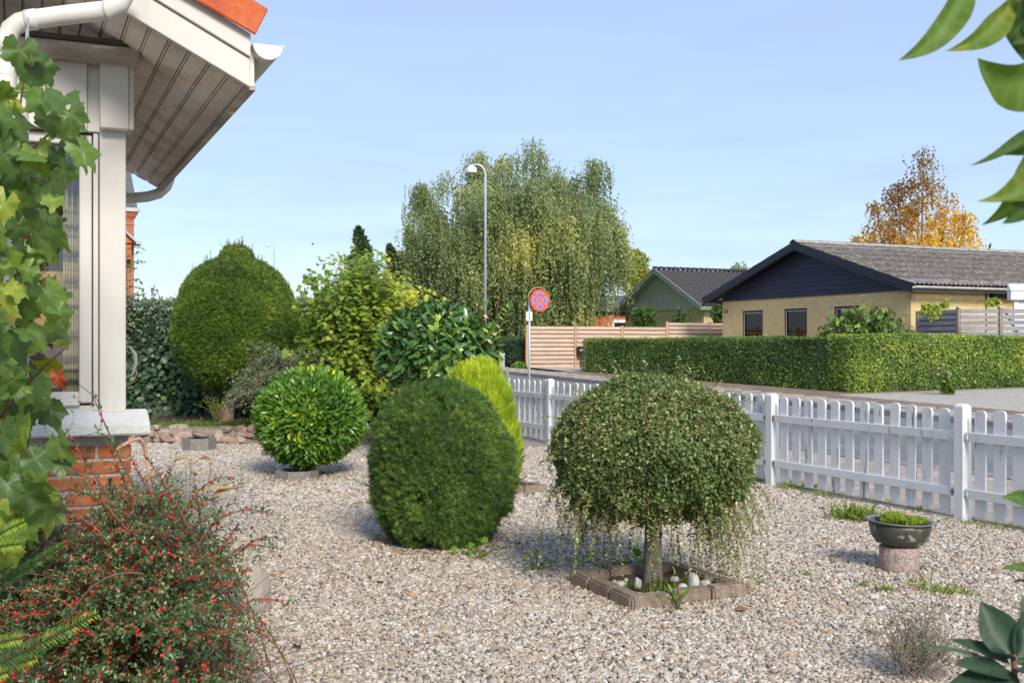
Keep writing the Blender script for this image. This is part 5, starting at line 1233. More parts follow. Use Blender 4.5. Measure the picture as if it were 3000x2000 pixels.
# ---------------------------------------------------------------- golden conifer in the second square bed
def golden_conifer():
    Y = 10.15; c0 = np.array([(1408 - 1500) * Y / F_PX, Y, 0]); t = thing('golden_conifer', c0, 'bright golden-yellow dwarf conifer beside the picket fence', 'shrub')
    trunk(t, [c0, c0 + [0, 0, .9]], [.04, .02], M_redbark)
    parts = []; paths = []
    for (dx, dz, rx, rz, n) in ((-.03, .77, .30, .40, 6200), (.11, .36, .27, .42, 3800), (-.12, .36, .26, .38, 1500)):
        c = c0 + [dx, 0, dz]; p, nr = shell(c, (rx, rx, rz), n, .14, int(41 + dz * 10), .12, 4)
        d_ = unit(nr * .55 + UP * .9 + rdir(len(p)) * .35)
        parts.append(scatter(T_GOLD, p, d_, nr + rdir(len(p)) * .5, rt(len(p), .05, .10), np.clip(.5 + .2 * lump(p, 6, 8) + rng.normal(0, .16, len(p)) + .25 * (p[:, 2] - .6), 0, 1)))
    for i in range(26):                          # feathery leader tips
        a = rng.uniform(0, 6.28); r_ = rng.uniform(0, .27); b_ = c0 + [.02 + r_ * math.cos(a), r_ * math.sin(a), 1.16 - .9 * r_ * r_ / .1 * .12 - r_ * .35]
        paths.append(bez(b_ - [0, 0, .1], b_, b_ + [rng.normal(.01, .02), 0, rng.uniform(.02, .10)], 6))
    b_ = c0 + [.17, -.05, 1.0]; paths.append(bez(b_, b_ + [.0, 0, .1], b_ + [.015, 0, .27], 8))
    q, tg = along(paths, .012); parts.append(scatter(T_GOLD, q, unit(tg + rdir(len(q)) * .45), rdir(len(q)), rt(len(q), .025, .05), rt(len(q), .5, 1)))
    foliage('foliage_sprays', t, K_gold, parts)
    core_mesh('dark_core', t, K_gold, c0 + [.02, 0, .60], (.22, .22, .50), 44, .1, 3, .8)
golden_conifer()

# ---------------------------------------------------------------- big round yew on a leaning trunk
def round_yew():
    Y = 16.4; c0 = np.array([(668 - 1500) * Y / F_PX, Y, .2]); t = thing('round_topped_yew', c0, 'large round clipped yew with topknot on a bare reddish trunk', 'tree')
    xc = (692 - 1500) * Y / F_PX; c = np.array([xc, Y, 1.58]); ax = np.array([.93, .90, .92])
    trunk(t, [c0 + [-.06, 0, -.1], c0 + [-.04, 0, .1], c0 + [.02, 0, .3], c0 + [.03, 0, .5], c0 + [.02, 0, 1.1]], [.15, .125, .085, .075, .07], M_redbark, n=14)
    vs, fs = rough_rock(c0 + [-.08, -.05, .10], (.12, .11, .14), 61, 2, .25); MB().add(vs, fs, True).build('burl', M_redbark, t)
    core_mesh('dark_core', t, K_yewbright, c - [0, 0, .12], ax * [.93, .93, .98], 51, .03, 3, .82, .92)
    zp_ = np.array([.70, .78, 1.0, 1.25, 1.5, 1.92, 2.18, 2.41, 2.55, 2.60, 2.72, 2.78, 2.80]); rp_ = np.array([.30, .46, .75, .86, .90, .86, .76, .60, .38, .23, .18, .11, .02])
    n = 36000; z = np.interp(rng.uniform(0, 1, n), np.linspace(0, 1, 13) ** 1.0, zp_); z = rng.uniform(.70, 2.80, n * 2); rr = np.interp(z, zp_, rp_); keep = rng.random(n * 2) < (rr + .12) / 1.05; z = z[keep]; rr = rr[keep]; n = len(z)
    a = rng.uniform(0, 6.28, n); sl_ = np.gradient(np.interp(np.linspace(.70, 2.80, 200), zp_, rp_), np.linspace(.70, 2.80, 200)); ns = -np.interp(z, np.linspace(.70, 2.80, 200), sl_)
    nr = unit(np.column_stack([np.cos(a), np.sin(a), np.clip(ns, -1.5, 3)]))
    u = np.column_stack([np.cos(a), np.sin(a), z]); e = (1 + .045 * lump(u * [1, 1, 1.2], 51, 3) + .03 * lump(u, 52, 9)) * (1 - rng.exponential(.04, n))
    p = np.column_stack([c[0] + rr * np.cos(a) * e, c[1] + rr * np.sin(a) * e, z + rng.normal(0, .015, n)])
    d_ = unit(nr * .7 + rdir(n) * .6 + UP * .35)
    ti = np.clip(.42 + .24 * lump(p, 9, 7) + rng.normal(0, .22, n) + .10 * (p[:, 2] - 1.6), 0, 1)
    parts = [scatter(T_YEW8, p, d_, nr + rdir(n) * .6, rt(n, .05, .10), ti)]
    paths = []
    for i in range(260):
        a = rng.uniform(0, 6.28); th = rng.uniform(0, 1.15); z_ = rng.uniform(1.6, 2.76) if i % 3 else rng.uniform(2.5, 2.79); r_ = float(np.interp(z_, zp_, rp_)); b_ = np.array([c[0] + r_ * math.cos(a), c[1] + r_ * math.sin(a), z_])
        ln = rng.uniform(.05, .22); paths.append(bez(b_ - [0, 0, .05], b_ + [0, 0, ln * .5], b_ + [rng.normal(0, .03), 0, ln], 5))
    twigs('upright_twigs', t, M_twig, paths, .004, .002)['kind'] = 'stuff'
    q, tg = along(paths, .016); parts.append(scatter(T_DIAM, q, unit(np.cross(tg, rdir(len(q))) + tg), rdir(len(q)), rt(len(q), .018, .03), rt(len(q), .1, .6)))
    foliage('needles', t, K_yewbright, parts)
round_yew()

# ---------------------------------------------------------------- yellowing shrub
def yellow_shrub():
    Y = 15.2; c0 = np.array([(1075 - 1500) * Y / F_PX, Y + .2, .1]); t = thing('yellowing_shrub', c0, 'tall loose shrub with lobed yellow-green leaves between yew and laurel', 'shrub')
    outline = [(880, 1010), (895, 850), (925, 790), (975, 735), (1040, 735), (1075, 724), (1110, 730), (1150, 770), (1185, 815), (1235, 832), (1275, 870), (1310, 910), (1280, 1000), (1000, 800), (1060, 780), (1120, 800), (940, 880), (1010, 900), (1100, 880), (1200, 900), (960, 1000), (1060, 1000), (1150, 1000), (900, 1070), (1010, 1090), (1110, 1090), (1180, 1080), (1230, 960), (1240, 1120), (1180, 1180), (1090, 1180), (1000, 1150), (1150, 1130), (1250, 1190)]
    paths = []; 
    for rep in range(9):
        for (px, py) in outline:
            y = Y + rng.uniform(-.75, .7); e = at(px + rng.normal(0, 22), py + abs(rng.normal(0, 24)), Y); e[1] = y
            b_ = c0 + [rng.uniform(-.35, .35), rng.uniform(-.3, .3), 0]; md = (b_ + e) / 2 + [(b_[0] - e[0]) * .22, 0, .22]
            paths.append(bez(b_, md, e, 12))
    twigs('stems', t, M_twig, paths, .007, .002, 5)
    tops = [P[5:] for P in paths]
    q, tg = along(tops, .034); n = len(q); q = q + rdir(n) * rng.uniform(0, .085, n)[:, None]
    sd = unit(np.cross(tg, rdir(n))); d_ = unit(sd + tg * .3 + [0, 0, -.35]); nn = unit(rdir(n) * .55 + UP * .8 + [.25, -.5, 0])
    ti = np.clip(.50 + .17 * lump(q, 17, 2.6) + rng.normal(0, .15, n) + .16 * np.clip((q[:, 0] - c0[0]) * .6, -.6, .8), 0, 1)
    parts = [scatter(T_MAPLE, q, d_, nn, rt(n, .055, .10), ti)]
    m_ = 9500; u = rdir(m_); p = np.array([c0[0] - .05, Y + .25, 1.25]) + u * [1.0, .55, 1.12] * (rng.uniform(.2, 1, m_) ** .4)[:, None]; p[:, 2] = np.maximum(p[:, 2], .3)
    parts.append(scatter(T_MAPLE, p, unit(rdir(m_) + [0, 0, -.4]), unit(rdir(m_) * .6 + [.2, -.4, .8]), rt(m_, .055, .095), np.clip(rng.normal(.38, .15, m_) + .12 * lump(p, 18, 3), 0, 1)))
    foliage('leaves', t, K_shrub, parts)
yellow_shrub()

# ---------------------------------------------------------------- grey arching cotoneaster by the wall
def grey_coto():
    Y = 14.6; c0 = np.array([(858 - 1500) * Y / F_PX, Y + .45, .15]); t = thing('arching_cotoneaster', c0, 'grey-green arching cotoneaster spilling over the stone wall', 'shrub')
    paths = []
    for i in range(560):
        a = rng.uniform(0, 6.28); r_ = .76 * math.sqrt(rng.uniform(.05, 1)); h = 1.18 * math.sqrt(max(.05, 1 - (r_ / .92) ** 2)) * rng.uniform(.8, 1.04)
        e = c0 + np.array([r_ * math.cos(a) * 1.02 - .05, r_ * math.sin(a) * .7 - .05, h - .12])
        dr = np.array([math.cos(a), math.sin(a) * .7, 0]); e2 = e + dr * .16 + [-.06, 0, -.08 + .10 * rng.normal()]
        paths.append(bez(c0 + [rng.uniform(-.2, .2), rng.uniform(-.1, .1), 0], e + [0, 0, .35 * h] - dr * .15, e2, 13))
    for i in range(36):
        a = rng.uniform(0, 6.28); e = c0 + np.array([math.cos(a) * rng.uniform(.2, .9), math.sin(a) * .5, rng.uniform(1.0, 1.28)]); paths.append(bez(c0 + [0, 0, .3], c0 + [0, 0, 1.0], e, 10))
    twigs('stems', t, M_twig, paths, .0028, .0012, 4)
    q, tg = along([P[2:] for P in paths], .013); n = len(q); q = q + rdir(n) * .012
    parts = [scatter(T_DIAM, q, unit(np.cross(tg, rdir(n)) + tg * .6), unit(rdir(n) * .6 + UP), rt(n, .028, .045), np.clip(.45 + .15 * lump(q, 2, 5) + rng.normal(0, .17, n), 0, 1))]
    foliage('leaves', t, K_cotogrey, parts)
grey_coto()

# ---------------------------------------------------------------- ivy hedge behind the raised bed
def ivy_hedge():
    Y = 17.6; xl, xr = -8.2, -2.7; c0 = np.array([-5.5, Y + .4, .2]); t = thing('ivy_covered_hedge', c0, 'tall hedge overgrown with dark ivy behind the raised bed', 'hedge')
    H_ = 2.02
    core = MB(); P = [[(x, Y + .12 + .08 * math.sin(x * 2.3 + z * 3), z) for x in np.linspace(xl, xr, 30)] for z in np.linspace(.1, H_ - .1, 8)]
    P2 = [[(x, Y + 1.2, z) for x in np.linspace(xl, xr, 30)] for z in np.linspace(H_ - .1, .1, 8)]
    core.sheet(P + P2); me = core.build('dark_core', K_ivy, t)
    me.data.attributes.new('tint', 'FLOAT', 'POINT')  # unset tint gives this solid core the darkest leaf colour, as inner shade
    n = 15000; x = rng.uniform(xl, xr, n); z = rng.uniform(.15, H_, n); y = Y + .12 + .08 * np.sin(x * 2.3 + z * 3) - .10 * lump(np.column_stack([x, z, x * 0]), 5, 3) - rng.exponential(.05, n)
    k = z > 1.25 + .2 * np.sin(x * 3) + rng.normal(0, .15, n)
    p = np.column_stack([x, y, z]); nn = unit(rdir(n) * .5 + [.1, -1, .5]); d_ = unit(rdir(n) * .8 + [0, -.1, -.6])
    a = ~k; ti = np.clip(rng.normal(.42, .2, n), 0, 1)
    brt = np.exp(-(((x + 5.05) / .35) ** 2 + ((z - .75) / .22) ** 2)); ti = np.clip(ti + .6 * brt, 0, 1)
    foliage('ivy', t, K_ivy, [scatter(T_MAPLE, p[a], d_[a], nn[a], rt(a.sum(), .06, .105), ti[a])])
    q = p[k]; m_ = len(q); tp = 5200; x2 = rng.uniform(xl, xr, tp); y2 = Y + rng.uniform(0, 1.1, tp); q2 = np.column_stack([x2, y2, H_ + .06 * lump(np.column_stack([x2, y2, x2 * 0]), 7, 3) + rng.normal(0, .03, tp)])
    q3 = p[k] + rdir(m_) * .05; allq = np.concatenate([q, q3, q2]); m_ = len(allq)
    parts = [scatter(T_DIAM, allq, unit(rdir(m_) + [0, -.3, .3]), unit(rdir(m_) * .7 + [0, -.5, .9]), rt(m_, .045, .08), np.clip(rng.normal(.5, .2, m_) + np.where(np.abs(allq[:, 2] - 1.55) < .25, .18, 0), 0, 1))]
    paths = [bez((x_, y_, H_ - .05), (x_ + rng.normal(0, .03), y_, H_ + .12), (x_ + rng.normal(0, .08), y_, H_ + rng.uniform(.08, .30)), 5) for x_, y_ in zip(rng.uniform(xl, xr, 110), Y + rng.uniform(.05, .8, 110))]
    twigs('top_shoots', t, M_twig, paths, .004, .002)
    q, tg = along(paths, .035); n = len(q); parts.append(scatter(T_DIAM, q, unit(np.cross(tg, rdir(n)) + tg * .7), rdir(n), rt(n, .05, .085), rt(n, .25, .8)))
    foliage('hedge_leaves', t, K_hedgegrey, parts)
    # sapling rising out of it
    b_ = at(372, 900, Y + .5); sp = thing('sapling', (b_[0], b_[1], .3), 'slender sapling rising from the hedge by the house corner', 'tree')
    st = [bez((b_[0], b_[1], .3), (b_[0] + .03, b_[1], 1.8), (b_[0] - .02, b_[1], 3.05), 10)]
    side = []
    for z in np.arange(1.9, 3.0, .13):
        for sg in (-1, 1): side.append(bez((b_[0] + .01, b_[1], z), (b_[0] + sg * .1, b_[1], z + .06), (b_[0] + sg * rng.uniform(.18, .30), b_[1] + rng.normal(0, .05), z + rng.uniform(-.02, .08)), 6))
    trunk(sp, st[0], list(np.linspace(.018, .005, 10)), M_twig, 'trunk', 6)
    twigs('branches', sp, M_twig, side, .005, .002); q, tg = along(side, .022); n = len(q)
    foliage('crown', sp, K_shrub, [scatter(T_DIAM, q, unit(np.cross(tg, rdir(n)) + tg * .8 + [0, 0, -.2]), unit(rdir(n) * .4 + UP), rt(n, .05, .085), rt(n, .0, .5))])
ivy_hedge()

# small bed plants at the foot of the hedge
def bed_plants():
    for i, (px, py, Y, lab, mat, hh) in enumerate(((630, 1225, 16.0, 'fine feathery yellow-green shrub beside the yew trunk', K_shrub, .45), (455, 1240, 15.6, 'thin upright seedling behind the stone wall', K_shrub, .30))):
        b_ = at(px, py, Y); b_[2] = .2; t = thing('bed_plant', b_, lab, 'plant')
        paths = [bez(b_, b_ + [rng.normal(0, .03), 0, hh * .5], b_ + [rng.normal(0, .14 if i == 0 else .03), rng.normal(0, .06), hh * rng.uniform(.6, 1)], 6) for _ in range(34 if i == 0 else 5)]
        twigs('stems', t, M_twig, paths, .003, .0015); q, tg = along(paths, .014); n = len(q)
        foliage('leaves', t, mat, [scatter(T_DIAM, q, unit(np.cross(tg, rdir(n)) + tg), rdir(n), rt(n, .015, .03), rt(n, .05, .5))])
    n = 1100; x = rng.uniform(-5.6, -2.4, n); y = 15.4 - .1 * (x + 5.3) + rng.exponential(.35, n); q = np.column_stack([x, y, np.full(n, .215)])
    o = link('bed_grass', np_mesh('bed_grass', *(lambda r: (r[0], r[1], None, r[2]))(scatter(T_DIAM, q, unit(rdir(n) * .6 + UP), rdir(n), rt(n, .02, .075), rt(n, 0, .35)))), K_grass); tag(o, 'grass and moss tufts along the raised bed', 'grass', kind='stuff')
bed_plants()

# ---------------------------------------------------------------- clipped hedges across the street
def hedge_run(t, name, A, B, width, top, n, seed, mat, sc, zfun, tintfun=None, ends=(True, True)):
    """box hedge from A to B (x, y); leaves on every face"""
    A = np.asarray(A, float); B = np.asarray(B, float); L_ = np.linalg.norm(B - A); u = (B - A) / L_; w = np.array([u[1], -u[0]])
    if width < 0: w = -w; width = -width
    m = MB(); o_ = .06
    for i in range(12):
        s0, s1 = L_ * i / 12, L_ * (i + 1) / 12; s0 = max(s0, o_); s1 = min(s1, L_ - o_)
        c = A + u * (s0 + s1) / 2 + w * width / 2; g = zfun(c[1])
        m.box((c[0], c[1], (g + top) / 2), (u[0], u[1], 0), (s1 - s0) / 2 + .002, (w[0], w[1], 0), width / 2 - o_, UP, (top - o_ - g) / 2)
    co = m.build('dark_core', mat, t); co.data.attributes.new('tint', 'FLOAT', 'POINT')  # opaque core, painted the darkest leaf colour for the hedge's shaded inside
    hh = top - .3; area = np.array([L_ * hh, L_ * hh, L_ * width, width * hh, width * hh]); k = rng.choice(5, n, p=area / area.sum())
    s = rng.uniform(0, L_, n); v = rng.uniform(0, width, n); h = rng.uniform(0, 1, n); nr = np.zeros((n, 3))
    for i, (f, nv) in enumerate(((lambda: v.__setitem__(k == 0, 0), -w), (lambda: v.__setitem__(k == 1, width), w), (None, None), (lambda: s.__setitem__(k == 3, 0), -u), (lambda: s.__setitem__(k == 4, L_), u))):
        if f: f()
        nr[k == i] = UP if nv is None else (nv[0], nv[1], 0)
    x = A[0] + u[0] * s + w[0] * v; y = A[1] + u[1] * s + w[1] * v; g = np.array([zfun(q) for q in y]); z = np.where(k == 2, top, g + h * (top - g))
    p = np.column_stack([x, y, z]); off = .06 * lump(p, seed, 1.6) + .045 * lump(p, seed + 1, 5) - rng.exponential(.045, n) + .05; off = off * np.where(k == 2, .45, 1)
    p = p + nr * off[:, None]
    d_ = unit(nr * .5 + rdir(n)); nn = unit(nr * .9 + rdir(n) * .8 + UP * .25)
    ti = np.clip(.42 + .20 * lump(p, seed + 2, 1.3) + .10 * lump(p, seed + 3, 4) + rng.normal(0, .18, n), 0, 1)
    if tintfun is not None: ti = np.clip(ti + tintfun(p), 0, 1)
    foliage(name, t, mat, [scatter(T_DIAM, p, d_, nn, rt(n, sc * .75, sc * 1.3), ti)])
def gnd(y): return ground(y)
hA = np.array([8.2, 26.3]); hB = np.array([2.45, 37.4])
hd = thing('clipped_privet_hedge', (hA[0], hA[1], ground(26.3)), 'long clipped green hedge around the corner plot across the street', 'hedge')
uu = (hB - hA) / np.linalg.norm(hB - hA)
hedge_run(hd, 'street_side_leaves', hB, hA, -.85, 1.53, 60000, 71, K_hedge, .055, gnd)
hC = hA + N[:2] * 9.5
# the short leg faces the driveway; its own normal faces the garden
hedge_run(hd, 'corner_side_leaves', hA + N[:2] * .02 + D[:2] * .02, hC, -.85, 1.57, 46000, 75, K_hedge, .055, gnd, lambda p: .16 + .10 * lump(p, 99, .8))  # this leg's sunlit look is put into a paler leaf tint
def hedge_shoots(t, A, B, top, n):
    pts = [np.asarray(A) + (np.asarray(B) - np.asarray(A)) * f for f in rng.uniform(0, 1, n)]
    paths = [bez((p[0], p[1], top - .03), (p[0], p[1], top + .03), (p[0] + rng.normal(0, .03), p[1], top + rng.uniform(.03, .09)), 4) for p in pts]
    q, tg = along(paths, .02); k = len(q); foliage('top_shoots', t, K_hedge, [scatter(T_DIAM, q, unit(rdir(k) + UP * .8), rdir(k), rt(k, .035, .06), rt(k, .3, .9))])
hedge_shoots(hd, hA, hB, 1.54, 160)

dh = thing('dark_street_hedge', (0.2, 41.2, .5), 'dark clipped hedge left of the larch fence under the birch', 'hedge')
sA = np.array([.40, 40.6]); hedge_run(dh, 'leaves', sA + D[:2] * 9, sA, -.8, 1.62, 26000, 81, K_hedgedark, .07, gnd)
w0 = at(1510, 1085, 40); wd = thing('verge_weed', (w0[0], w0[1], .5), 'bright low weed at the foot of the dark street hedge', 'plant')
n = 500; q = np.array([w0[0] + .15, 40.0, .5]) + rdir(n) * [.30, .2, .22]; q[:, 2] = np.abs(q[:, 2] - .5) + .5
foliage('leaves', wd, K_weed, [scatter(T_DIAM, q, unit(rdir(n) + UP * .5), rdir(n), rt(n, .05, .09), rt(n, 0, 1))])

# ---------------------------------------------------------------- weeping trees
def weeping_tree(t, base, leaders, mat, barkm, seed, leaf, step, nbr, nst, hang, tintfun, trunk_r, zlow):
    base = np.asarray(base, float); lp = []; parts = []; strands = []; limbs = []
    for (tip, rad, low) in leaders:
        tip = np.asarray(tip, float)
        fork = base + [(tip[0] - base[0]) * .12, (tip[1] - base[1]) * .12, (tip[2] - base[2]) * .12]
        ctrl = np.array([base[0] + (tip[0] - base[0]) * .75, base[1] + (tip[1] - base[1]) * .75, base[2] + (tip[2] - base[2]) * .40])
        P = bez(base, ctrl, tip, 16); lp.append(P)
        for i in range(nbr):
            f = rng.uniform(low, 1.0) ** .8; k = f * 15; i0 = int(min(k, 14)); b_ = P[i0] + (P[i0 + 1] - P[i0]) * (k - i0)
            prof = 1.15 * rad * min(1.0, (1.03 - f) * 2.5 + .09) * rng.uniform(.55, 1.08)
            a = rng.uniform(0, 6.28); dr = np.array([math.cos(a), math.sin(a), 0])
            e = b_ + dr * prof + [0, 0, prof * rng.uniform(.0, .35)]; md = b_ + dr * prof * .5 + [0, 0, prof * rng.uniform(.35, .7)]
            Q = bez(b_, md, e, 7); limbs.append(Q)
            for j in range(nst):
                g = rng.uniform(.35, 1.0) * 6; j0 = int(min(g, 5)); s0 = Q[j0] + (Q[j0 + 1] - Q[j0]) * (g - j0) + rng.normal(0, .16 * rad, 3) * [1, 1, .4]; s0 = s0 - [0, 0, .35 * np.hypot(*(s0 - Q[j0])[:2])]
                ln = min(hang * rng.lognormal(-.25, .45), max(.3, s0[2] - zlow)) * (0.45 + .55 * min(1, (1.05 - f) * 2.2))
                sw = dr * rng.uniform(.0, .18) * ln
                strands.append(bez(s0, s0 + sw + [0, 0, .06 * ln], s0 + sw * 1.25 + [rng.normal(0, .05), rng.normal(0, .05), -ln], 5))
    m = MB()
    for i, P in enumerate(lp): m.tube(P[:10], list(np.linspace(trunk_r, trunk_r * .45, 10)), 8)
    m.build('trunk', barkm, t)
    lm = MB()
    for P in lp: lm.tube(P[9:], list(np.linspace(trunk_r * .45, .008, 7)), 6, cap=False)
    for Q in limbs[::2]: lm.tube(Q, list(np.linspace(.04, .010, 7)), 4, cap=False)
    lm.build('limbs', M_twig, t, recalc=False)
    q, tg = along(strands, step); n = len(q); q = q + rng.normal(0, .04, (n, 3))
    d_ = unit(rdir(n) * .8 + tg * .9); nn = unit(rdir(n) + [.2, -.3, .3])
    ti = np.clip(tintfun(q) + rng.normal(0, .14, n), 0, 1)
    foliage('crown', t, mat, [scatter(T_DIAM, q, d_, nn, rt(n, leaf * .7, leaf * 1.3), ti)])
    return n
Yb = 60.0
def bt(px, py, dy=0): return at(px, py, Yb + dy)
bp_ = np.array([(1520 - 1500) * Yb / F_PX, Yb, ground(Yb)])
birch = thing('weeping_birch', bp_, 'broad weeping birch with trailing olive-green branches beyond the larch fence', 'tree')
leaders = [(bt(1225, 530, 1), 1.75, .30), (bt(1315, 500, -1.5), 2.0, .30), (bt(1410, 440, 1), 2.1, .32), (bt(1470, 450, -2), 2.2, .34), (bt(1562, 395, 0), 2.2, .34), (bt(1640, 470, 2), 2.2, .34), (bt(1738, 462, -1), 2.2, .30), (bt(1775, 590, -2.5), 1.7, .28), (bt(1190, 660, -1.0), 1.3, .28), (bt(1500, 560, -4), 2.4, .32), (bt(1640, 600, -4), 2.4, .30), (bt(1350, 620, -4), 2.3, .30), (bt(1270, 600, -3), 2.0, .30), (bt(1430, 540, -5), 2.2, .32), (bt(1570, 520, -5), 2.2, .32), (bt(1700, 560, -5), 2.2, .30), (bt(1812, 650, -2), 1.5, .26), (bt(1172, 730, -2), 1.2, .26)]
nb = weeping_tree(birch, bp_, leaders, K_birch, M_birchbark, 91, .145, .10, 26, 30, 2.1,
    lambda q: .44 + .20 * lump(q, 92, .8) + .30 * np.clip(lump(q + 3, 93, .9), 0, 1) * np.clip((q[:, 0] - 1.0) / 2.5, 0, 1) * np.clip((8.5 - q[:, 2]) / 4, 0, 1) + .05 * np.clip((q[:, 0] - 0) / 5, -1, 1), .16, 1.0)
pa = at(2690, 730, 75); ya = thing('autumn_birch', (pa[0], 75, ground(75)), 'golden autumn birch rising behind the lichened roof', 'tree')
def yt(px, py, dy=0): return at(px, py, 75 + dy)
weeping_tree(ya, (pa[0], 75, ground(75)), [(yt(2705, 425), 2.2, .35), (yt(2630, 530, 1), 2.0, .35), (yt(2565, 590, -1), 1.8, .35), (yt(2775, 545, 1), 1.9, .35), (yt(2830, 610, -1), 1.7, .32), (yt(2510, 685), 1.5, .4), (yt(2690, 560, -2), 1.9, .35)], K_autumn, M_twig, 95, .23, .18, 36, 12, 1.3,
    lambda q: .52 + .10 * lump(q, 96, .6) + .35 * np.clip((10.5 - q[:, 2]) / 3.0, -.9, .8) + .18 * np.clip((q[:, 0] - pa[0]) / 2, -1, 1), .15, 5.0)

# rounder trees and conifers in the distance
def far_tree(px, py_top, py_bot, wpx, Y, mat, label, n, leaf, seed, name='tree', conic=False, lobes=9, tint0=.45):
    top = at(px, py_top, Y); wd_ = wpx * Y / F_PX; zb = max(zat(py_bot, top), ground(Y) + .5); g = ground(Y)
    t = thing(name, (top[0], Y, g), label, 'tree'); h_ = top[2] - zb
    trunk(t, [(top[0], Y, g), (top[0] + .05, Y, (g + top[2]) / 2), (top[0], Y, top[2] - .1 * h_)], [.16, .1, .03], M_bark)
    pts = []; nrs = []; lim = []
    for i in range(lobes):
        f = (i + .5) / lobes
        if conic: c = np.array([top[0] + rng.normal(0, .1), Y + rng.normal(0, .1), zb + f * h_]); r_ = wd_ / 2 * (1.05 - f) ; rz = h_ / lobes * 1.2
        else:
            a = rng.uniform(0, 6.28); rr = wd_ / 2 * .6 * math.sqrt(rng.uniform(0, 1)); c = np.array([top[0] + rr * math.cos(a), Y + rr * math.sin(a), zb + h_ * rng.uniform(.15, .8)]); r_ = wd_ * rng.uniform(.2, .32); rz = h_ * rng.uniform(.16, .26)
            if i == 0: c = np.array([top[0], Y, top[2] - rz])
        p, nr = shell(c, (r_, r_, rz), n // lobes, .22, seed + i, .14, 4); pts.append(p); nrs.append(nr); lim.append(bez((top[0], Y, zb + .3 * h_), (c + [top[0], Y, zb + .6 * h_]) / 2, c, 5))
    twigs('limbs', t, M_bark, lim, .06, .02, 5)
    p = np.concatenate(pts); nr = np.concatenate(nrs); k = len(p)
    foliage('crown', t, mat, [scatter(T_DIAM, p, unit(rdir(k) + nr * .5), unit(nr + rdir(k) * .8 + UP * .3), rt(k, leaf * .7, leaf * 1.4), np.clip(tint0 + .15 * lump(p, seed, 1.2) + rng.normal(0, .17, k), 0, 1))])
far_tree(1862, 732, 960, 140, 80, K_golden, 'olive-gold tree between the birch and the green gable', 9000, .24, 301)
far_tree(1058, 684, 985, 190, 55, K_hedgedark, 'dark conifer top showing above the yellow-green shrub', 11000, .20, 311, 'conifer', True, 12)
far_tree(1150, 735, 985, 130, 58, K_hedgedark, 'lower dark conifer beside the left edge of the birch', 8000, .20, 321, 'conifer', True, 10)
far_tree(2165, 772, 880, 120, 90, K_birch, 'sparse treetop showing between the two house roofs', 2600, .22, 331, lobes=12)
# shrubs before the green-gabled house
far_tree(1886, 900, 985, 86, 47, K_kiwi, 'rounded broad-leaved shrub in front of the green-gabled house', 2600, .13, 341, 'rhododendron', tint0=.2)
far_tree(1996, 898, 990, 50, 48, K_hedge, 'upright clipped shrub in front of the pale brick wall', 2600, .10, 351, 'upright_shrub', tint0=.25)
far_tree(2110, 888, 985, 56, 46, K_kiwi, 'leafy shrub beside the dark-gabled house corner', 2200, .13, 361, 'leafy_shrub', tint0=.2)

# broad-leaved shrub in front of the dark-gabled house
def broad_shrub():
    Y = 29.0; p0 = at(2540, 985, Y); t = thing('broad_leaved_shrub', (p0[0], Y, ground(Y)), 'broad-leaved shrub rising behind the clipped hedge by the windows', 'shrub')
    b_ = np.array([p0[0], Y, ground(Y)]); paths = []
    tips = [(2400, 945), (2430, 925), (2470, 905), (2500, 892), (2530, 888), (2560, 890), (2600, 900), (2625, 915), (2650, 945), (2680, 960), (2590, 940), (2510, 930), (2450, 960), (2550, 950), (2620, 965), (2420, 970), (2570, 915), (2480, 950)]
    for rep in range(7):
        for (x, y) in tips:
            e = at(x + rng.normal(0, 9), y + abs(rng.normal(0, 12)), Y); e[1] += rng.uniform(-.5, .5); paths.append(bez(b_ + [rng.uniform(-.3, .3), rng.uniform(-.2, .2), 0], (b_ + e) / 2 + [(b_[0] - e[0]) * .2, 0, .4], e, 8))
    twigs('stems', t, M_twig, paths, .02, .006, 5)
    q, tg = along([P[4:] for P in paths], .085); n = len(q); q = q + rdir(n) * .08
    d_ = unit(rdir(n) * [1, 1, .3] + [0, 0, -.55]); nn = unit(rdir(n) * .5 + [.15, -.5, 1])
    sc = rt(n, .14, .24); ti = np.clip(rng.normal(.45, .2, n), 0, 1)
    order = np.argsort(q[:, 1]); a, c = order[:200], order[200:]
    leaf_parts('leaf', t, K_kiwi, T_LAUREL if False else _lance(.27, .25), q[a], d_[a], nn[a], sc[a])
    foliage('foliage', t, K_kiwi, [scatter(_lance(.27, .25), q[c], d_[c], nn[c], sc[c], ti[c])])
broad_shrub()
# creepers on the silvered fence
for (px, py, wd_, lab) in ((2725, 905, 42, 'yellowing creeper hanging over the left end of the grey fence'), (2905, 892, 18, 'bright green creeper tip at the grey fence post'), (2767, 897, 12, 'small creeper sprig on the grey fence top')):
    p0 = at(px, py, 31.0 if px < 2800 else 29.2); t = thing('creeper', p0, lab, 'plant'); s_ = wd_ * 31 / F_PX
    paths = [bez(p0 + [rng.uniform(-s_, s_) * .6, .1, .0], p0 + [rng.uniform(-s_, s_), -.12, .18], p0 + [rng.uniform(-s_, s_), -.14, rng.uniform(-.35, .15) if wd_ > 20 else rng.uniform(-.1, .15)], 6) for _ in range(int(wd_ * .8))]
    twigs('stems', t, M_twig, paths, .005, .003); q, tg = along(paths, .045); n = len(q)
    foliage('leaves', t, K_shrub, [scatter(T_MAPLE, q, unit(rdir(n) + [0, 0, -.4]), unit(rdir(n) * .5 + [0, -1, .5]), rt(n, .07, .12), np.clip(rng.normal(.5, .2, n), 0, 1))])
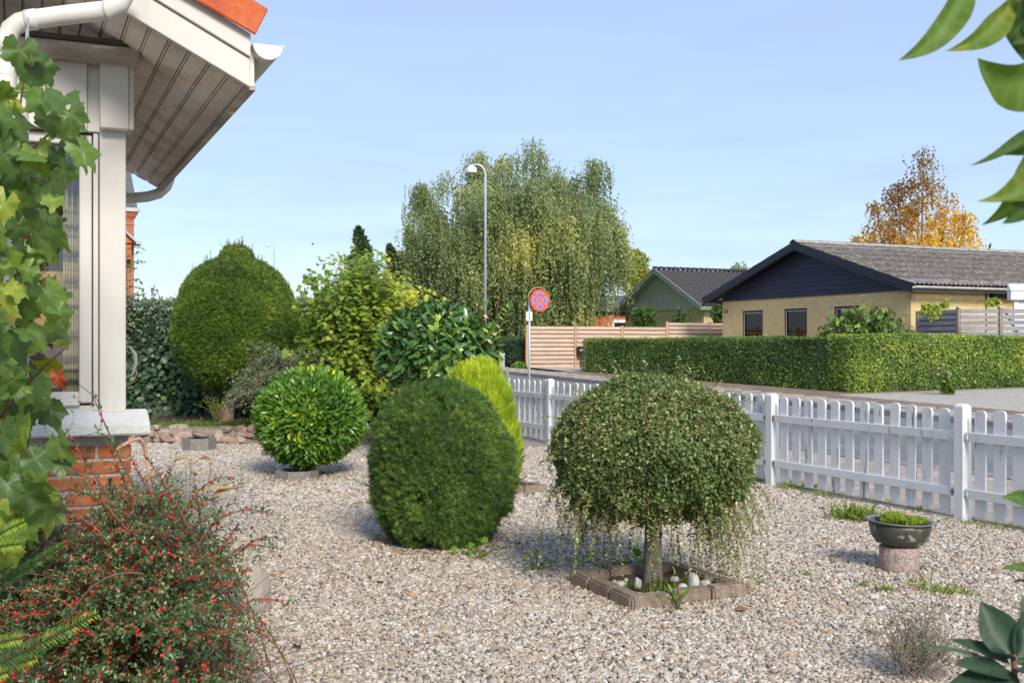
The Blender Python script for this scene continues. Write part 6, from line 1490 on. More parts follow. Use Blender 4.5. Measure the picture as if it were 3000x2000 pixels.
# pink flowered sedum at the hedge foot
s0 = at(2775, 1132, 25.6); s0[2] = ground(25.6); t = thing('sedum_clump', s0, 'pale pink flowering sedum clump against the hedge', 'plant')
paths = []; heads = MB()
for i in range(22):
    e = at(2770 + rng.normal(0, 22), 1085 + rng.normal(0, 18), 25.4); e[1] += rng.uniform(-.15, .15); paths.append(bez(s0 + [rng.uniform(-.2, .2), 0, 0], (s0 + e) / 2 + [0, 0, .05], e, 5))
    if i < 14: heads.lathe(e, [(0, -.012), (.038, -.006), (.042, .008), (.024, .02), (0, .022)], 8)
twigs('stems', t, K_weed, paths, .008, .005); heads.build('flower_heads', M_pinkflower, t)
q, tg = along(paths, .035); n = len(q); foliage('leaves', t, K_weed, [scatter(T_DIAM, q, unit(rdir(n) + UP * .3), rdir(n), rt(n, .06, .11), rt(n, 0, .6))])
# ================================================================== NEAR PLANTS AND SMALL THINGS
def edging(cx, cy, ang_, label, half=.365):
    t = thing('square_edging', (cx, cy, 0), label, 'garden edging')
    u = np.array([math.cos(ang_), math.sin(ang_), 0]); v = np.array([-u[1], u[0], 0]); c = np.array([cx, cy, 0])
    for (e, f, lens) in ((u, -v, (.25, .25, .23)), (v, u, (.24, .24, .25)), (-u, v, (.25, .25, .23)), (-v, -u, (.25, .24, .24))):
        s = -half
        for L_ in lens:
            p = c + f * (half - .045) + e * (s + L_ / 2) + [0, 0, .016 + rng.uniform(-.006, .008)]
            rx = R(rng.uniform(-3, 3)); e2 = unit(e + UP * rng.uniform(-.03, .03) + f * rng.uniform(-.03, .03)); f2 = unit(f - e2 * np.dot(f, e2)); g2 = np.cross(e2, f2); g2 = g2 if g2[2] > 0 else -g2
            m = MB().box(p, e2, L_ / 2 - .008, f2, .045, g2, .05); m.build('edging_block', M_edging, t, bevel=.011, seg=2)
            s += L_ - .005
    P = [[c + u * a + v * b + [0, 0, .018 + .012 * math.sin(a * 17 + b * 9)] for a in np.linspace(-half + .06, half - .06, 14)] for b in np.linspace(-half + .06, half - .06, 14)]
    MB().sheet(P, True).build('bed_soil', M_soil, t)
    return t, u, v
sq_ang = math.atan2(.405, .915)
EDC = np.array([.80, 6.07])
edging(EDC[0], EDC[1], sq_ang, 'square of brown edging blocks around the weeping cotoneaster trunk')
edging(-.16, 10.22, sq_ang + .05, 'partly hidden square of edging blocks around the golden conifer')
# cobbles in the bed
M_cobble = surf('pale_cobble', [(0.3, C3(.36, .34, .31)), (0.7, C3(.55, .53, .50))], scale=9, rough=.7, bump=.2, rnd=.2)
cob = [(2032, 1723, .055, .085), (2000, 1728, .05, .04), (1868, 1720, .036, .062), (2068, 1718, .045, .04), (2046, 1712, .032, .028), (2075, 1705, .036, .045), (1820, 1712, .05, .028), (1800, 1706, .024, .022), (1976, 1700, .04, .03), (1852, 1748, .03, .018), (1910, 1738, .02, .016), (1835, 1698, .02, .018), (2020, 1742, .022, .018), (1940, 1742, .018, .015), (1886, 1748, .016, .014)]
for i, (px, py, w_, h_) in enumerate(cob):
    Y = 4320 / (py - HOR) ; Y = (CAM_H - .03) * F_PX / (py + 6 - HOR); x = (px - 1500) * Y / F_PX
    u_ = (x - EDC[0]) * math.cos(sq_ang) + (Y - EDC[1]) * math.sin(sq_ang); v_ = -(x - EDC[0]) * math.sin(sq_ang) + (Y - EDC[1]) * math.cos(sq_ang)
    u_ = float(np.clip(u_, -.25, .25)); v_ = float(np.clip(v_, -.25, .25)); x = EDC[0] + u_ * math.cos(sq_ang) - v_ * math.sin(sq_ang); Y = EDC[1] + u_ * math.sin(sq_ang) + v_ * math.cos(sq_ang)
    vs, fs = rough_rock((x, Y, .035 + h_ * .45), (w_ * .62, w_ * .55, h_ * .62), 500 + i, 3, .09)
    o = MB().add(vs, fs, True).build('cobble', M_cobble, None, loc=(x, Y, .02))
    big = {0: 'largest pale cobble right of the trunk in the square bed', 1: 'broad flat cobble front right of the trunk in the square bed', 2: 'upright pale cobble left of the trunk in the square bed', 3: 'grey cobble beside the largest one in the square bed', 4: 'small grey cobble behind the largest one in the square bed', 5: 'egg-shaped cobble near the right corner of the square bed', 6: 'flat white cobble in the left corner of the square bed', 7: 'small dark cobble at the left rim of the square bed', 8: 'grey cobble just behind the trunk in the square bed', 9: 'little flat cobble at the front left rim of the square bed'}
    tag(o, big.get(i, 'tiny pale pebble-sized cobble inside the square edging'), 'stone', 'cobbles in the square bed')

# concrete hexagon rings
def hexring(cx, cy, r, h, label, rot=0.3):
    t = thing('hexagonal_planter', (cx, cy, 0), label, 'planter')
    pts = [np.array([cx + r * math.cos(rot + k * math.pi / 3), cy + r * math.sin(rot + k * math.pi / 3), 0]) for k in range(6)]
    inn = [np.array([cx + (r - .035) * math.cos(rot + k * math.pi / 3), cy + (r - .035) * math.sin(rot + k * math.pi / 3), 0]) for k in range(6)]
    for k in range(6):
        a, b, c, d_ = pts[k], pts[(k + 1) % 6], inn[(k + 1) % 6], inn[k]
        MB().prism([a - [0, 0, .03], b - [0, 0, .03], c - [0, 0, .03], d_ - [0, 0, .03]], (0, 0, h + .03)).build('panel', M_concrete, t)
    MB().add([p + [0, 0, h - .03] for p in inn], [tuple(range(6))]).build('planter_soil', M_soil, t)
    return t
hexring(-2.19, 11.12, .22, .085, 'low hexagonal concrete ring under the laurel ball')
hx = at(577, 1315, 13.95); hexring(hx[0], 14.05, .215, .165, 'hexagonal concrete planter holding a rock by the stone wall')
vs, fs = rough_rock((hx[0] + .03, 14.02, .20), (.13, .10, .045), 77, 3, .22); tag(MB().add(vs, fs, True).build('slate_rock', M_fieldstone, None, loc=(hx[0] + .03, 14.02, .2)), 'jagged grey rock lying in the hexagonal planter', 'rock')
pq = at(792, 1335, 13.3); e_ = MB().box((pq[0], 13.35, .03), unit(np.array([1, -.7, 0])), .13, unit(np.array([.7, 1, 0])), .05, UP, .045).build('loose_edging_block', M_edging, None, bevel=.008, loc=(pq[0], 13.35, 0)); tag(e_, 'loose brown edging block lying left of the laurel ball', 'block')

# enamel bowl on its granite stump
bx, by = (2634 - 1500) * 6.55 / F_PX, 6.55
st = MB().lathe((bx, by, 0), [(0, -.02), (.113, -.02), (.116, .04), (.114, .10), (.116, .145), (.108, .153), (0, .155)], 40)
so = st.build('granite_stump', M_granite, None, loc=(bx, by, 0)); tag(so, 'short pink granite cylinder under the enamel bowl', 'stone')
dm = so.modifiers.new('chisel', 'DISPLACE'); tx = bpy.data.textures.new('chisel', 'CLOUDS'); tx.noise_scale = .05; dm.texture = tx; dm.strength = .010; dm.texture_coords = 'LOCAL'
bt_ = thing('enamel_bowl', (bx, by, .158), 'worn olive enamel bowl planted with moss on a granite stump', 'bowl')
tl = unit(np.array([.035, -.02, 1]))
bw_ = MB().lathe((bx, by, .160), [(0, 0), (.10, .0), (.135, .012), (.165, .05), (.178, .10), (.182, .138), (.176, .138), (.17, .10), (.15, .05), (.10, .02)], 48, tl).build('bowl_body', M_enamel, bt_, recalc=False)
MB().lathe((bx, by, .160), [(.180, .134), (.200, .142), (.201, .148), (.180, .146), (.176, .138)], 48, tl).build('rim', M_enamelrim, bt_, recalc=False)
vs, fs = rough_rock((bx, by, .255), (.155, .155, .032), 88, 3, .12); MB().add(vs, fs, True).build('soil_fill', M_soil, bt_)
n = 1500; a = rng.uniform(0, 6.28, n); r_ = .115 * np.sqrt(rng.uniform(0, 1, n)); q = np.column_stack([bx + .025 + r_ * np.cos(a) * 1.1, by + r_ * np.sin(a), .282 + .012 * np.cos(r_ * 10)])
foliage('moss_and_grass', bt_, K_grass, [scatter(T_DIAM, q, unit(rdir(n) * .6 + UP), rdir(n), rt(n, .02, .045) * np.where((q[:, 0] < bx + .02) & (q[:, 0] > bx - .07), 1.5, 1), rt(n, .3, 1))])
MB().lathe((bx + .06, by - .168, .265), [(0, 0), (.014, 0), (.014, .004), (.006, .007), (0, .007)], 14, unit(np.array([.35, -1, -.25]))).build('rusty_bolt', M_rust, bt_)
# half hidden granite stone behind the cotoneaster
gx, gy = (1768 - 1500) * 7.95 / F_PX, 7.95
tag(MB().lathe((gx, gy, 0), [(0, -.02), (.09, -.02), (.093, .06), (.09, .135), (.08, .145), (0, .147)], 32).build('granite_stump', M_granite, None, loc=(gx, gy, 0)), 'granite stump half hidden behind the weeping cotoneaster', 'stone')
# boulder near the berry bush
vs, fs = rough_rock((-1.33, 5.55, .09), (.07, .10, .16), 91, 3, .24, .7); tag(MB().add(vs, fs, True).build('boulder', M_boulder, None, loc=(-1.33, 5.55, 0)), 'pale upright boulder at the edge of the berry bush', 'rock')

# weeds, tufts, fallen leaves
def tuft(px, py, n, h, r_, mat, wide=.25):
    Y = CAM_H * F_PX / (py - HOR); x = (px - 1500) * Y / F_PX
    a = rng.uniform(0, 6.28, n); q = np.column_stack([x + r_ * rng.normal(0, .5, n), Y + r_ * rng.normal(0, .4, n), np.full(n, .004)])
    V, F_ = T_DIAM; T = (V * np.array([1, wide * .5, 1]), F_)
    return scatter(T, q, unit(rdir(n) * .7 + UP * .8), rdir(n), rt(n, h * .3, h * 1.25), rt(n, 0, 1))
tf = [tuft(2490, 1522, 150, .14, .14, 0), tuft(2540, 1528, 90, .13, .10, 0), tuft(2350, 1432, 160, .09, .22, 0), tuft(2420, 1455, 100, .07, .25, 0), tuft(2730, 1735, 60, .06, .07, 0), tuft(2780, 1740, 50, .06, .06, 0), tuft(2590, 1735, 60, .06, .06, 0), tuft(2690, 1715, 40, .06, .08, 0), tuft(2530, 1720, 40, .05, .05, 0), tuft(2360, 1690, 25, .05, .04, 0), tuft(2830, 1745, 40, .05, .05, 0), tuft(2700, 1495, 70, .06, .18, 0), tuft(2560, 1470, 70, .06, .2, 0), tuft(2860, 1540, 70, .06, .2, 0), tuft(2950, 1552, 70, .06, .2, 0), tuft(2225, 1412, 70, .09, .1, 0)]
for (px, py) in ((1905, 1745), (1950, 1740), (2070, 1722), (2095, 1722), (1990, 1738), (1840, 1735), (1930, 1722), (2010, 1712)): tf.append(tuft(px, py, 45, .075, .05, 0, .18))
V, T, ti = merge(tf); o = link('grass_tufts', np_mesh('grass_tufts', V, tris=T, tint=ti), K_grass); tag(o, 'scattered grass tufts growing through the gravel', 'grass', kind='stuff')
def weed(px, py, n, s, lab, T=T_MAPLE, mat=None, rad=.12, up=.25, flat=(1, .5, .35)):
    Y = CAM_H * F_PX / (py - HOR); x = (px - 1500) * Y / F_PX; t = thing('weed', (x, Y, 0), lab, 'weed'); c = np.array([x, Y, .0])
    ends = c + np.column_stack([rng.normal(0, rad, n), rng.normal(0, rad * .6, n), np.abs(rng.normal(up * .3, up * .2, n)) + .02])
    twigs('stalks', t, mat or K_weed, [bez(c, (c + e) / 2 + [0, 0, .03], e, 4) for e in ends], .0025, .0015)
    leaf_parts('leaf', t, mat or K_weed, T, ends, unit(ends - c + [0, 0, -.02]), unit(rdir(n) * .4 + [0, -.3, 1]), rt(n, s * .5, s * .95))
weed(1775, 1668, 13, .085, 'bright green lobed weed behind the square edging', rad=.13, up=.14)
weed(1985, 1788, 9, .08, 'dandelion rosette in front of the square edging', T_LANCE, rad=.05, up=.10)
weed(1570, 1668, 12, .045, 'low trailing weed between the dark yew and the cotoneaster', rad=.12, up=.10)
weed(1400, 1640, 9, .05, 'creeping weed at the right foot of the dark yew', rad=.10, up=.10)
M_straw = surf('straw', [(0.3, C3(.42, .34, .22)), (0.7, C3(.58, .48, .33))], scale=20, rough=.8)
stp = [at(1170, 1640, 6.9), at(1230, 1628, 7.0), at(1270, 1638, 6.95)]
for s_ in stp: s_[2] = .012
tag(MB().tube(bez(stp[0], stp[1], stp[2], 8), .003, 5).build('straw_stem', M_straw, None, loc=tuple(stp[0])), 'pale dry stem lying on gravel before the dark yew', 'twig')
fl = [(845, 1898), (868, 1905), (1255, 1895), (2150, 1795), (2172, 1800), (1950, 1795), (2105, 1680), (2630, 1735), (2665, 1728), (2925, 1680), (1545, 1338), (660, 1650), (790, 1690), (2680, 1825), (2430, 1708), (1130, 1395), (1120, 1715), (700, 1428)]
fl_labels = ['brown fallen leaf right of the berry bush near the bottom edge', 'brown fallen leaf touching another beside the berry bush', 'dark curled fallen leaf at the bottom centre of the gravel', 'tan fallen leaf in front of the right corner of the square edging', 'pale brown fallen leaf beside the right end of the square edging', 'brown fallen leaf against the front edging blocks', 'orange-brown fallen leaf behind the square edging', 'brown fallen leaf left of centre below the granite stump', 'brown fallen leaf just below the granite stump', 'brown fallen leaf at the far right of the gravel', 'orange fallen leaf on the gravel by the picket fence foot', 'fallen leaf beside the pale boulder', 'fallen leaf right of the pale boulder', 'orange fallen leaf just above the dry heath', 'fallen leaf between the edging and the granite stump', 'fallen leaf on the gravel right of the laurel ball', 'fallen leaf on the open gravel left of the dark yew', 'fallen leaf on the gravel before the hexagonal planter']
def dead_leaf(i):
    V, F_ = _lance(.26, .25 + .2 * (i % 3)); V = V.copy(); V[:, 2] += .35 * V[:, 1] ** 2 * (1 + i % 2); return np_mesh('fallen_leaf', V, tris=F_, smooth=True)
dl = [dead_leaf(i) for i in range(3)]
for m_ in dl: m_.materials.append(M_deadleaf)
for i, (px, py) in enumerate(fl):
    Y = CAM_H * F_PX / (py - HOR); o = bpy.data.objects.new('fallen_leaf', dl[i % 3]); COL.objects.link(o); o.location = ((px - 1500) * Y / F_PX, Y, .022); s_ = rng.uniform(.05, .085); o.scale = (s_, s_, s_); o.rotation_euler = (R(rng.uniform(-25, 25)), R(rng.uniform(-20, 20)), rng.uniform(0, 6.28))
    tag(o, fl_labels[i], 'leaf', 'fallen leaves on the gravel')

lit = []
for (cx, cy, r0, r1, k) in ((-.49, 7.45, .36, .62, 900), (-2.19, 11.1, .22, .6, 600), (.80, 6.1, .40, .75, 260), (-1.2, 4.6, .1, .9, 500), (-.2, 10.1, .3, .7, 250), (-3.6, 14.4, .1, .9, 300)):
    a = rng.uniform(0, 6.28, k); r_ = r0 + (r1 - r0) * rng.uniform(0, 1, k) ** 1.8; q = np.column_stack([cx + r_ * np.cos(a), cy + r_ * np.sin(a), rng.uniform(.006, .016, k)])
    lit.append(scatter(T_DIAM, q, unit(rdir(k) * [1, 1, .2]), unit(rdir(k) * .4 + UP), rt(k, .012, .032), rt(k, 0, .8)))
V, T, ti = merge(lit); tag(link('leaf_litter', np_mesh('leaf_litter', V, tris=T, tint=ti), K_dry), 'scattered brown needle and leaf litter around the shrub feet', 'leaf litter', kind='stuff')

# ---------------------------------------------------------------- red-berried cotoneaster, lower left
def berry_bush():
    c0 = np.array([-1.42, 3.75, 0]); t = thing('red_berried_cotoneaster', c0, 'sprawling cotoneaster covered in red berries below the bay window', 'shrub')
    paths = []; main = []
    def ht(x, y): return float(np.interp(x * 3.6 / y, [-2.4, -1.69, -1.41, -1.24, -1.125, -1.01, -.92, -.86, -.84], [.55, .70, .74, .88, .92, .82, .62, .30, 0])) * (1 - .35 * min(1, abs(y - 3.85) / .8) ** 2)
    for i in range(760):
        y = rng.uniform(2.95, 4.6); x = rng.uniform(-2.25, -.235 * y)
        h = ht(x, y) * rng.uniform(.6, 1.05) ** .7
        if h < .08: continue
        e = np.array([x, y, h]); b_ = np.array([-1.35 + rng.normal(0, .18), 3.85 + rng.normal(0, .2), .03])
        md = (b_ + e) / 2 + [0, 0, .30 * h + .1]
        e2 = e + unit(e - md) * rng.uniform(.02, .11) + [-.02, -.02, -.02]
        paths.append(bez(b_, md, e2, 14))
    lead = [((420, 1480), (330, 1300), (268, 1148)), ((330, 1480), (240, 1330), (195, 1262)), ((420, 1560), (360, 1380), (300, 1272)), ((380, 1560), (240, 1400), (150, 1280)), ((560, 1560), (480, 1400), (420, 1330)), ((520, 1560), (560, 1400), (680, 1395)), ((560, 1640), (640, 1450), (800, 1505)), ((560, 1760), (650, 1600), (700, 1530)), ((560, 1850), (680, 1700), (770, 1860)), ((620, 1900), (720, 1780), (775, 1960)), ((480, 1500), (420, 1420), (380, 1330)), ((600, 1700), (640, 1560), (640, 1490))]
    for j, (q0, q1, q2) in enumerate(lead):
        Y = 3.55 + .1 * (j % 3); main.append(bez(at(q0[0], q0[1], Y), at(q1[0], q1[1], Y - .05), at(q2[0], q2[1], Y - .08), 16))
    for i in range(46):
        y = rng.uniform(3.2, 4.2); x = rng.uniform(-1.95, -.26 * y); b_ = np.array([x, y, ht(x, y) * .75]); sd_ = rng.choice([-1, 1], p=[.6, .4]); ln = rng.uniform(.12, .34)
        main.append(bez(b_, b_ + [sd_ * ln * .25, -.02, ln * .6], b_ + [sd_ * ln * .8, -.06, ln * rng.uniform(.35, .8)], 12))
    twigs('stems', t, M_redtwig, paths + main, .0036, .0016, 5)
    bare = [bez(at(215, 1790, 3.2), at(290, 1655, 3.1), at(420, 1680, 3.2), 10)]
    twigs('bare_branches', t, M_twig, bare, .0045, .003, 6)
    allp = [P[5:] for P in paths] + main
    q, tg = along(allp, .0095); n = len(q); sd = unit(np.cross(tg, rdir(n)))
    d_ = unit(sd + tg * .55); nn = unit(rdir(n) * .55 + [.15, -.45, 1]); ti = np.clip(.45 + .1 * lump(q, 6, 6) + rng.normal(0, .2, n), 0, 1)
    parts = [scatter(T_OVAL, q + sd * .002, d_, nn, rt(n, .010, .017), ti)]
    # short leafy side spurs
    k = rng.choice(n, 8000, replace=False); sp = [np.array([q[i], q[i] + (sd[i] + tg[i] * .7) * .03, q[i] + (sd[i] + tg[i] * .8) * .055]) for i in k]
    q2, t2 = along(sp, .009); m_ = len(q2); s2 = unit(np.cross(t2, rdir(m_))); parts.append(scatter(T_OVAL, q2, unit(s2 + t2 * .6), unit(rdir(m_) * .6 + [.1, -.4, 1]), rt(m_, .010, .016), np.clip(rng.normal(.5, .22, m_), 0, 1)))
    foliage('leaves', t, K_cotodark, parts)
    # berries in loose rows along the stems
    q, tg = along([P[6:] for P in paths] + [P[4:] for P in main[:12]] + [P[2:] for P in main[12:]], .014); n = len(q); dens = np.clip(.5 + .6 * lump(q, 33, 4), 0, 1); pick = rng.random(n) < .50 * dens
    q = q[pick] + rdir(pick.sum()) * .007; q = q[np.argsort(q[:, 1])]
    bm = bmesh.new(); bmesh.ops.create_icosphere(bm, subdivisions=2, radius=1); bV = np.array([v.co for v in bm.verts]); bF = np.array([[x.index for x in f.verts] for f in bm.faces]); bm.free()
    bV[:, 2] = np.where(bV[:, 2] > .8, bV[:, 2] * .82, bV[:, 2])
    me = np_mesh('berry', bV, tris=bF, smooth=True); me.materials.append(M_berry); o0 = origin(t)
    for p in q[:300]:
        o = bpy.data.objects.new('berry', me); COL.objects.link(o); o.parent = t; o.location = tuple(p - o0); s_ = rng.uniform(.0040, .0054); o.scale = (s_, s_, s_ * 1.08); o.rotation_euler = tuple(rng.uniform(0, 6, 3))
    r_ = q[300:]
    if len(r_):
        V = (bV[None] * rng.uniform(.0040, .0054, (len(r_), 1, 1)) + r_[:, None]).reshape(-1, 3) - o0; F_ = (bF[None] + (np.arange(len(r_)) * len(bV))[:, None, None]).reshape(-1, 3)
        o = link('berries', np_mesh('berries', V, tris=F_, smooth=True), M_berry, t); o['kind'] = 'stuff'
    # dead brown litter and twigs inside the bush
    tw = []
    for i in range(160):
        b_ = np.array([rng.uniform(-2.0, -1.0), rng.uniform(3.2, 4.3), 0.02]); tw.append(bez(b_, b_ + [rng.normal(0, .1), rng.normal(0, .1), .2], b_ + [rng.normal(0, .25), rng.normal(0, .2), rng.uniform(.15, .45)], 5))
    twigs('dead_twigs', t, M_paletwig, tw, .003, .0015, 4)
    return len(q)
NB = berry_bush()

# withered lily-like plant between the bush and the gravel
def withered():
    b_ = np.array([-1.42, 4.75, 0]); t = thing('withered_perennial', b_, 'withered brown-leaved perennial standing behind the berry bush', 'plant')
    ends = [at(x, y, 4.7) for x, y in ((560, 1345), (545, 1370), (620, 1350), (460, 1380), (480, 1400), (570, 1400), (600, 1420), (520, 1420), (610, 1460), (590, 1440), (500, 1450))]
    twigs('stalks', t, M_paletwig, [bez(b_ + [rng.normal(0, .05), rng.normal(0, .05), 0], (b_ + e) / 2 + [0, 0, .08], e, 6) for e in ends], .004, .002)
    n = len(ends); leaf_parts('leaf', t, K_dry, _lance(.09, .9), np.array(ends), unit(rdir(n) * [1, .6, .3] + [0, 0, -.1]), unit(rdir(n) * .5 + [0, -.4, .8]), rt(n, .09, .15))
withered()
# black stake, hose and wire at the brick corner
tag(MB().tube([at(323, 1400, 3.95), at(329, 1470, 3.95), at(338, 1560, 3.95), at(345, 1700, 3.95), at(352, 2108, 3.95)], .0075, 10).build('black_pipe', M_black, None), 'thin black upright pipe in the berry bush by the bricks', 'pipe')
hs_ = [at(330, 1340, 4.7), at(350, 1310, 4.7), at(385, 1290, 4.72), at(408, 1284, 4.75), at(422, 1300, 4.78), at(428, 1330, 4.8), at(434, 1370, 4.8), at(438, 1420, 4.8), at(440, 1700, 4.8)]
tag(MB().tube(hs_, .0085, 10).build('conduit_hose', M_hose, None), 'terracotta corrugated hose bending round the brick corner', 'hose')
wr = [at(205, 1110, 3.9), at(270, 1150, 3.9), at(292, 1180, 3.92), at(306, 1230, 3.95), at(290, 1262, 4.0), at(265, 1276, 4.1), at(180, 1285, 4.3)]
tag(MB().tube(np.concatenate([bez(wr[0], wr[1], wr[2], 6), bez(wr[2], wr[3], wr[4], 6), bez(wr[4], wr[5], wr[6], 6)]), .0012, 5).build('loose_wire', M_black, None), 'thin loose wire curling in front of the window sill', 'wire')

# ---------------------------------------------------------------- grape vine on its wires
def vine_leaf_mesh(i):
    r0 = np.random.default_rng(700 + i); na = 36; V = [(0, 0, 0)]; vein = [1.0]
    lobes = [(0, 1.0), (1.0, .88), (-1.0, .88), (2.05, .74), (-2.05, .74)]; prof = []
    for k in range(na):
        a = -math.pi + 2 * math.pi * (k + .5) / na
        v = max(l_ * math.exp(-((math.atan2(math.sin(a - c), math.cos(a - c))) / .50) ** 2) for c, l_ in lobes); v = max(v, .68)
        if abs(a) > 2.85: v = .20
        v *= 1 + .055 * (1 if k % 2 else -1) + r0.normal(0, .025)
        prof.append((a, v))
    cur, fold = r0.uniform(.3, .95), r0.uniform(-.3, .6); ph = r0.uniform(0, 6.3)
    for ring, f in enumerate((.38, .72, 1.0)):
        for a, v in prof:
            x, y = v * f * math.cos(a), v * f * math.sin(a)
            z = -cur * (x * x * .6 + .25 * y * y) + fold * abs(y) * .6 + .06 * math.sin(5 * a + ph) * f
            V.append((x + .15, y * .92, z)); vv = max(math.exp(-((math.atan2(math.sin(a - c), math.cos(a - c))) / .07) ** 2) for c, l_ in lobes); vein.append(vv * (1 - .4 * f))
    F_ = [(0, 1 + k, 1 + (k + 1) % na) for k in range(na)]
    for ring in range(2):
        o = 1 + ring * na
        for k in range(na):
            a, b, c, d_ = o + k, o + (k + 1) % na, o + na + (k + 1) % na, o + na + k; F_ += [(a, d_, c), (a, c, b)]
    V = np.array(V); V[0] = (.15, 0, 0)
    V[:, 1] *= r0.uniform(.75, 1.05); return np_mesh('leaf', V, tris=np.array(F_), tint=np.full(len(V), .10 + .13 * i), vein=np.array(vein) * .6, smooth=True)
def vine():
    b_ = np.array([-1.75, 3.6, 0]); t = thing('grape_vine', b_, 'grape vine with large lobed leaves climbing beside the bay window', 'climber')
    mes = [vine_leaf_mesh(i) for i in range(7)]
    for m_ in mes: m_.materials.append(K_vine)
    edge = [(165, 105), (215, 160), (260, 165), (330, 235), (400, 265), (450, 282), (500, 215), (580, 180), (667, 205), (740, 170), (800, 185), (860, 190), (930, 195), (990, 225), (1040, 225), (1100, 180), (1180, 140), (1240, 180), (1330, 205), (1390, 190), (1450, 150), (1530, 165), (1580, 150), (1650, 60)]
    ey = np.array([e[0] for e in edge]); ex = np.array([e[1] for e in edge]); o0 = origin(t)
    n = 0; canes = []
    spots = []
    for y in np.arange(175, 1640, 12.0):
        xm = np.interp(y, ey, ex)
        for k in range(2):
            f = rng.uniform(0, 1) ** 1.15; x = -70 + (xm + 40 - 50 - (-70)) * f; spots.append((x + rng.normal(0, 8), y + rng.normal(0, 10), 3.95 - .85 * rng.uniform(0, 1) ** 1.3))
    spots = spots[:292]
    red = [(135, 1125), (185, 1060)]
    for i, (x, y, Y) in enumerate(spots):
        if y < 260 and x < 20: continue
        p = at(x, y, Y); o = bpy.data.objects.new('leaf', mes[rng.integers(7)]); COL.objects.link(o); o.parent = t
        ax = unit(np.array([rng.normal(.35, .5), rng.normal(-.2, .45), rng.normal(-.85, .35)])); nn = unit(np.array([rng.normal(.3, .75), -1.0, rng.normal(.7, .8)]))
        X = ax; Yv = unit(np.cross(nn, X)); Z = np.cross(X, Yv); M = Matrix(((X[0], Yv[0], Z[0]), (X[1], Yv[1], Z[1]), (X[2], Yv[2], Z[2])))
        s_ = rng.uniform(.05, .092) * (0.9 if y < 300 else 1); o.rotation_euler = M.to_euler(); o.scale = (s_, s_, s_); o.location = tuple(p - X * s_ * .5 - o0)
        if i % 2 == 0:
            q = p - X * s_ * .5; canes.append(bez(q, q + [-.02, .05, .03], q + [-.07, .10, rng.uniform(-.02, .06)], 5))
        n += 1
    rl = vine_leaf_mesh(2); rl.materials.append(K_vinered)
    for (x, y, s_) in ((166, 1095, .045), (75, 680, .028)):
        p = at(x, y, 3.2); o = link('reddened_leaf', rl, None, t, p - o0); o.scale = (s_, s_ * .7, s_); o.rotation_euler = (R(95), R(70), R(10)); tag(o, 'vine leaf turned rusty red')
    twigs('petioles', t, M_redtwig, canes, .0018, .0014, 5)
    st = [bez(at(-30, 2200, 3.8), at(40, 1500, 3.8), at(-10, 1000, 3.8), 12), bez(at(-10, 1000, 3.8), at(20, 600, 3.75), at(70, 230, 3.7), 14), bez(at(-20, 900, 3.7), at(40, 800, 3.55), at(150, 690, 3.5), 8), bez(at(-20, 560, 3.7), at(60, 450, 3.6), at(190, 360, 3.5), 8), bez(at(-20, 1250, 3.6), at(60, 1130, 3.5), at(190, 1020, 3.45), 8)]
    twigs('canes', t, M_redtwig, st, .007, .003, 7)
    tr = thing('vine_trellis', (at(80, 2000, 3.95)[0], 3.95, 0), 'thin steel rods and wires carrying the grape vine', 'trellis')
    MB().tube([at(82, 52, 3.95), at(82, 2050, 3.95)], .0035, 8).build('rod', M_zinc, tr); MB().tube([at(77, 84, 3.96), at(77, 900, 3.96)], .003, 8).build('rod', M_zinc, tr)
    for (y0, y1) in ((132, 148), (173, 177), (214, 226), (545, 560), (900, 905)):
        MB().tube(bez(at(-120, y0 - 6, 3.9), at(40, y0, 3.92), at(80, y1, 3.95), 6), .0012, 5).build('wire', M_zinc, tr)
vine()

# ---------------------------------------------------------------- yew shoots at the lower left edge
def yew_tips():
    b_ = np.array([-1.15, 2.1, 0]); t = thing('foreground_yew', b_, 'fresh yew shoots reaching in at the lower left edge', 'shrub')
    sh = [((-140, 2010), (90, 1900), (286, 1796), 2.15, .6), ((-140, 1930), (-20, 1880), (66, 1868), 2.2, .75), ((-120, 1640), (-10, 1560), (72, 1528), 2.5, .8), ((-140, 1800), (20, 1700), (190, 1592), 2.6, .2), ((-120, 1990), (20, 1945), (104, 1928), 2.2, .7), ((-100, 1620), (-20, 1600), (60, 1592), 2.5, .7), ((-100, 2005), (-40, 1990), (20, 1968), 2.2, .8), ((-140, 1760), (-40, 1700), (40, 1650), 2.6, .1)]
    core = b_ + [-.5, .2, .45]
    tw = []; parts = []
    for (q0, q1, q2, Y, bright) in sh:
        P = bez(at(*q0, Y), at(*q1, Y - .05), at(*q2, Y - .1), 24); tw.append(P); tw.append(bez(b_ + [-.35, .1, 0], (b_ + P[0]) / 2 + [-.3, 0, .1], P[0], 8))
        q, tg = along([P], .0042); n = len(q); s_ = np.where(np.arange(n) % 2, 1, -1)[:, None]; side = unit(np.cross(tg, [.1, -1, .3])) * s_
        fr = np.linspace(0, 1, n); ti = np.clip(bright * .5 + .75 * (fr - .35) + rng.normal(0, .06, n), 0, 1)
        V, F_ = T_DIAM; T = (V * [1, .34, 1], F_); parts.append(scatter(T, q, unit(side + tg * (.55 + .3 * fr[:, None]) + rdir(n) * .12), unit(rdir(n) * .25 + [0, -.6, .8]), .026 * (1 - .45 * fr ** 4) * rng.uniform(.85, 1.1, n), ti))
    twigs('shoots', t, K_yewbright, tw, .0028, .0014, 6)
    K = leafmat('fresh_yew_needles', [(0.0, C3(.022, .058, .022)), (0.45, C3(.05, .11, .03)), (0.7, C3(.22, .32, .03)), (1.0, C3(.42, .46, .05))], trans=.2, rough=.4)
    foliage('needles', t, K, parts)
yew_tips()

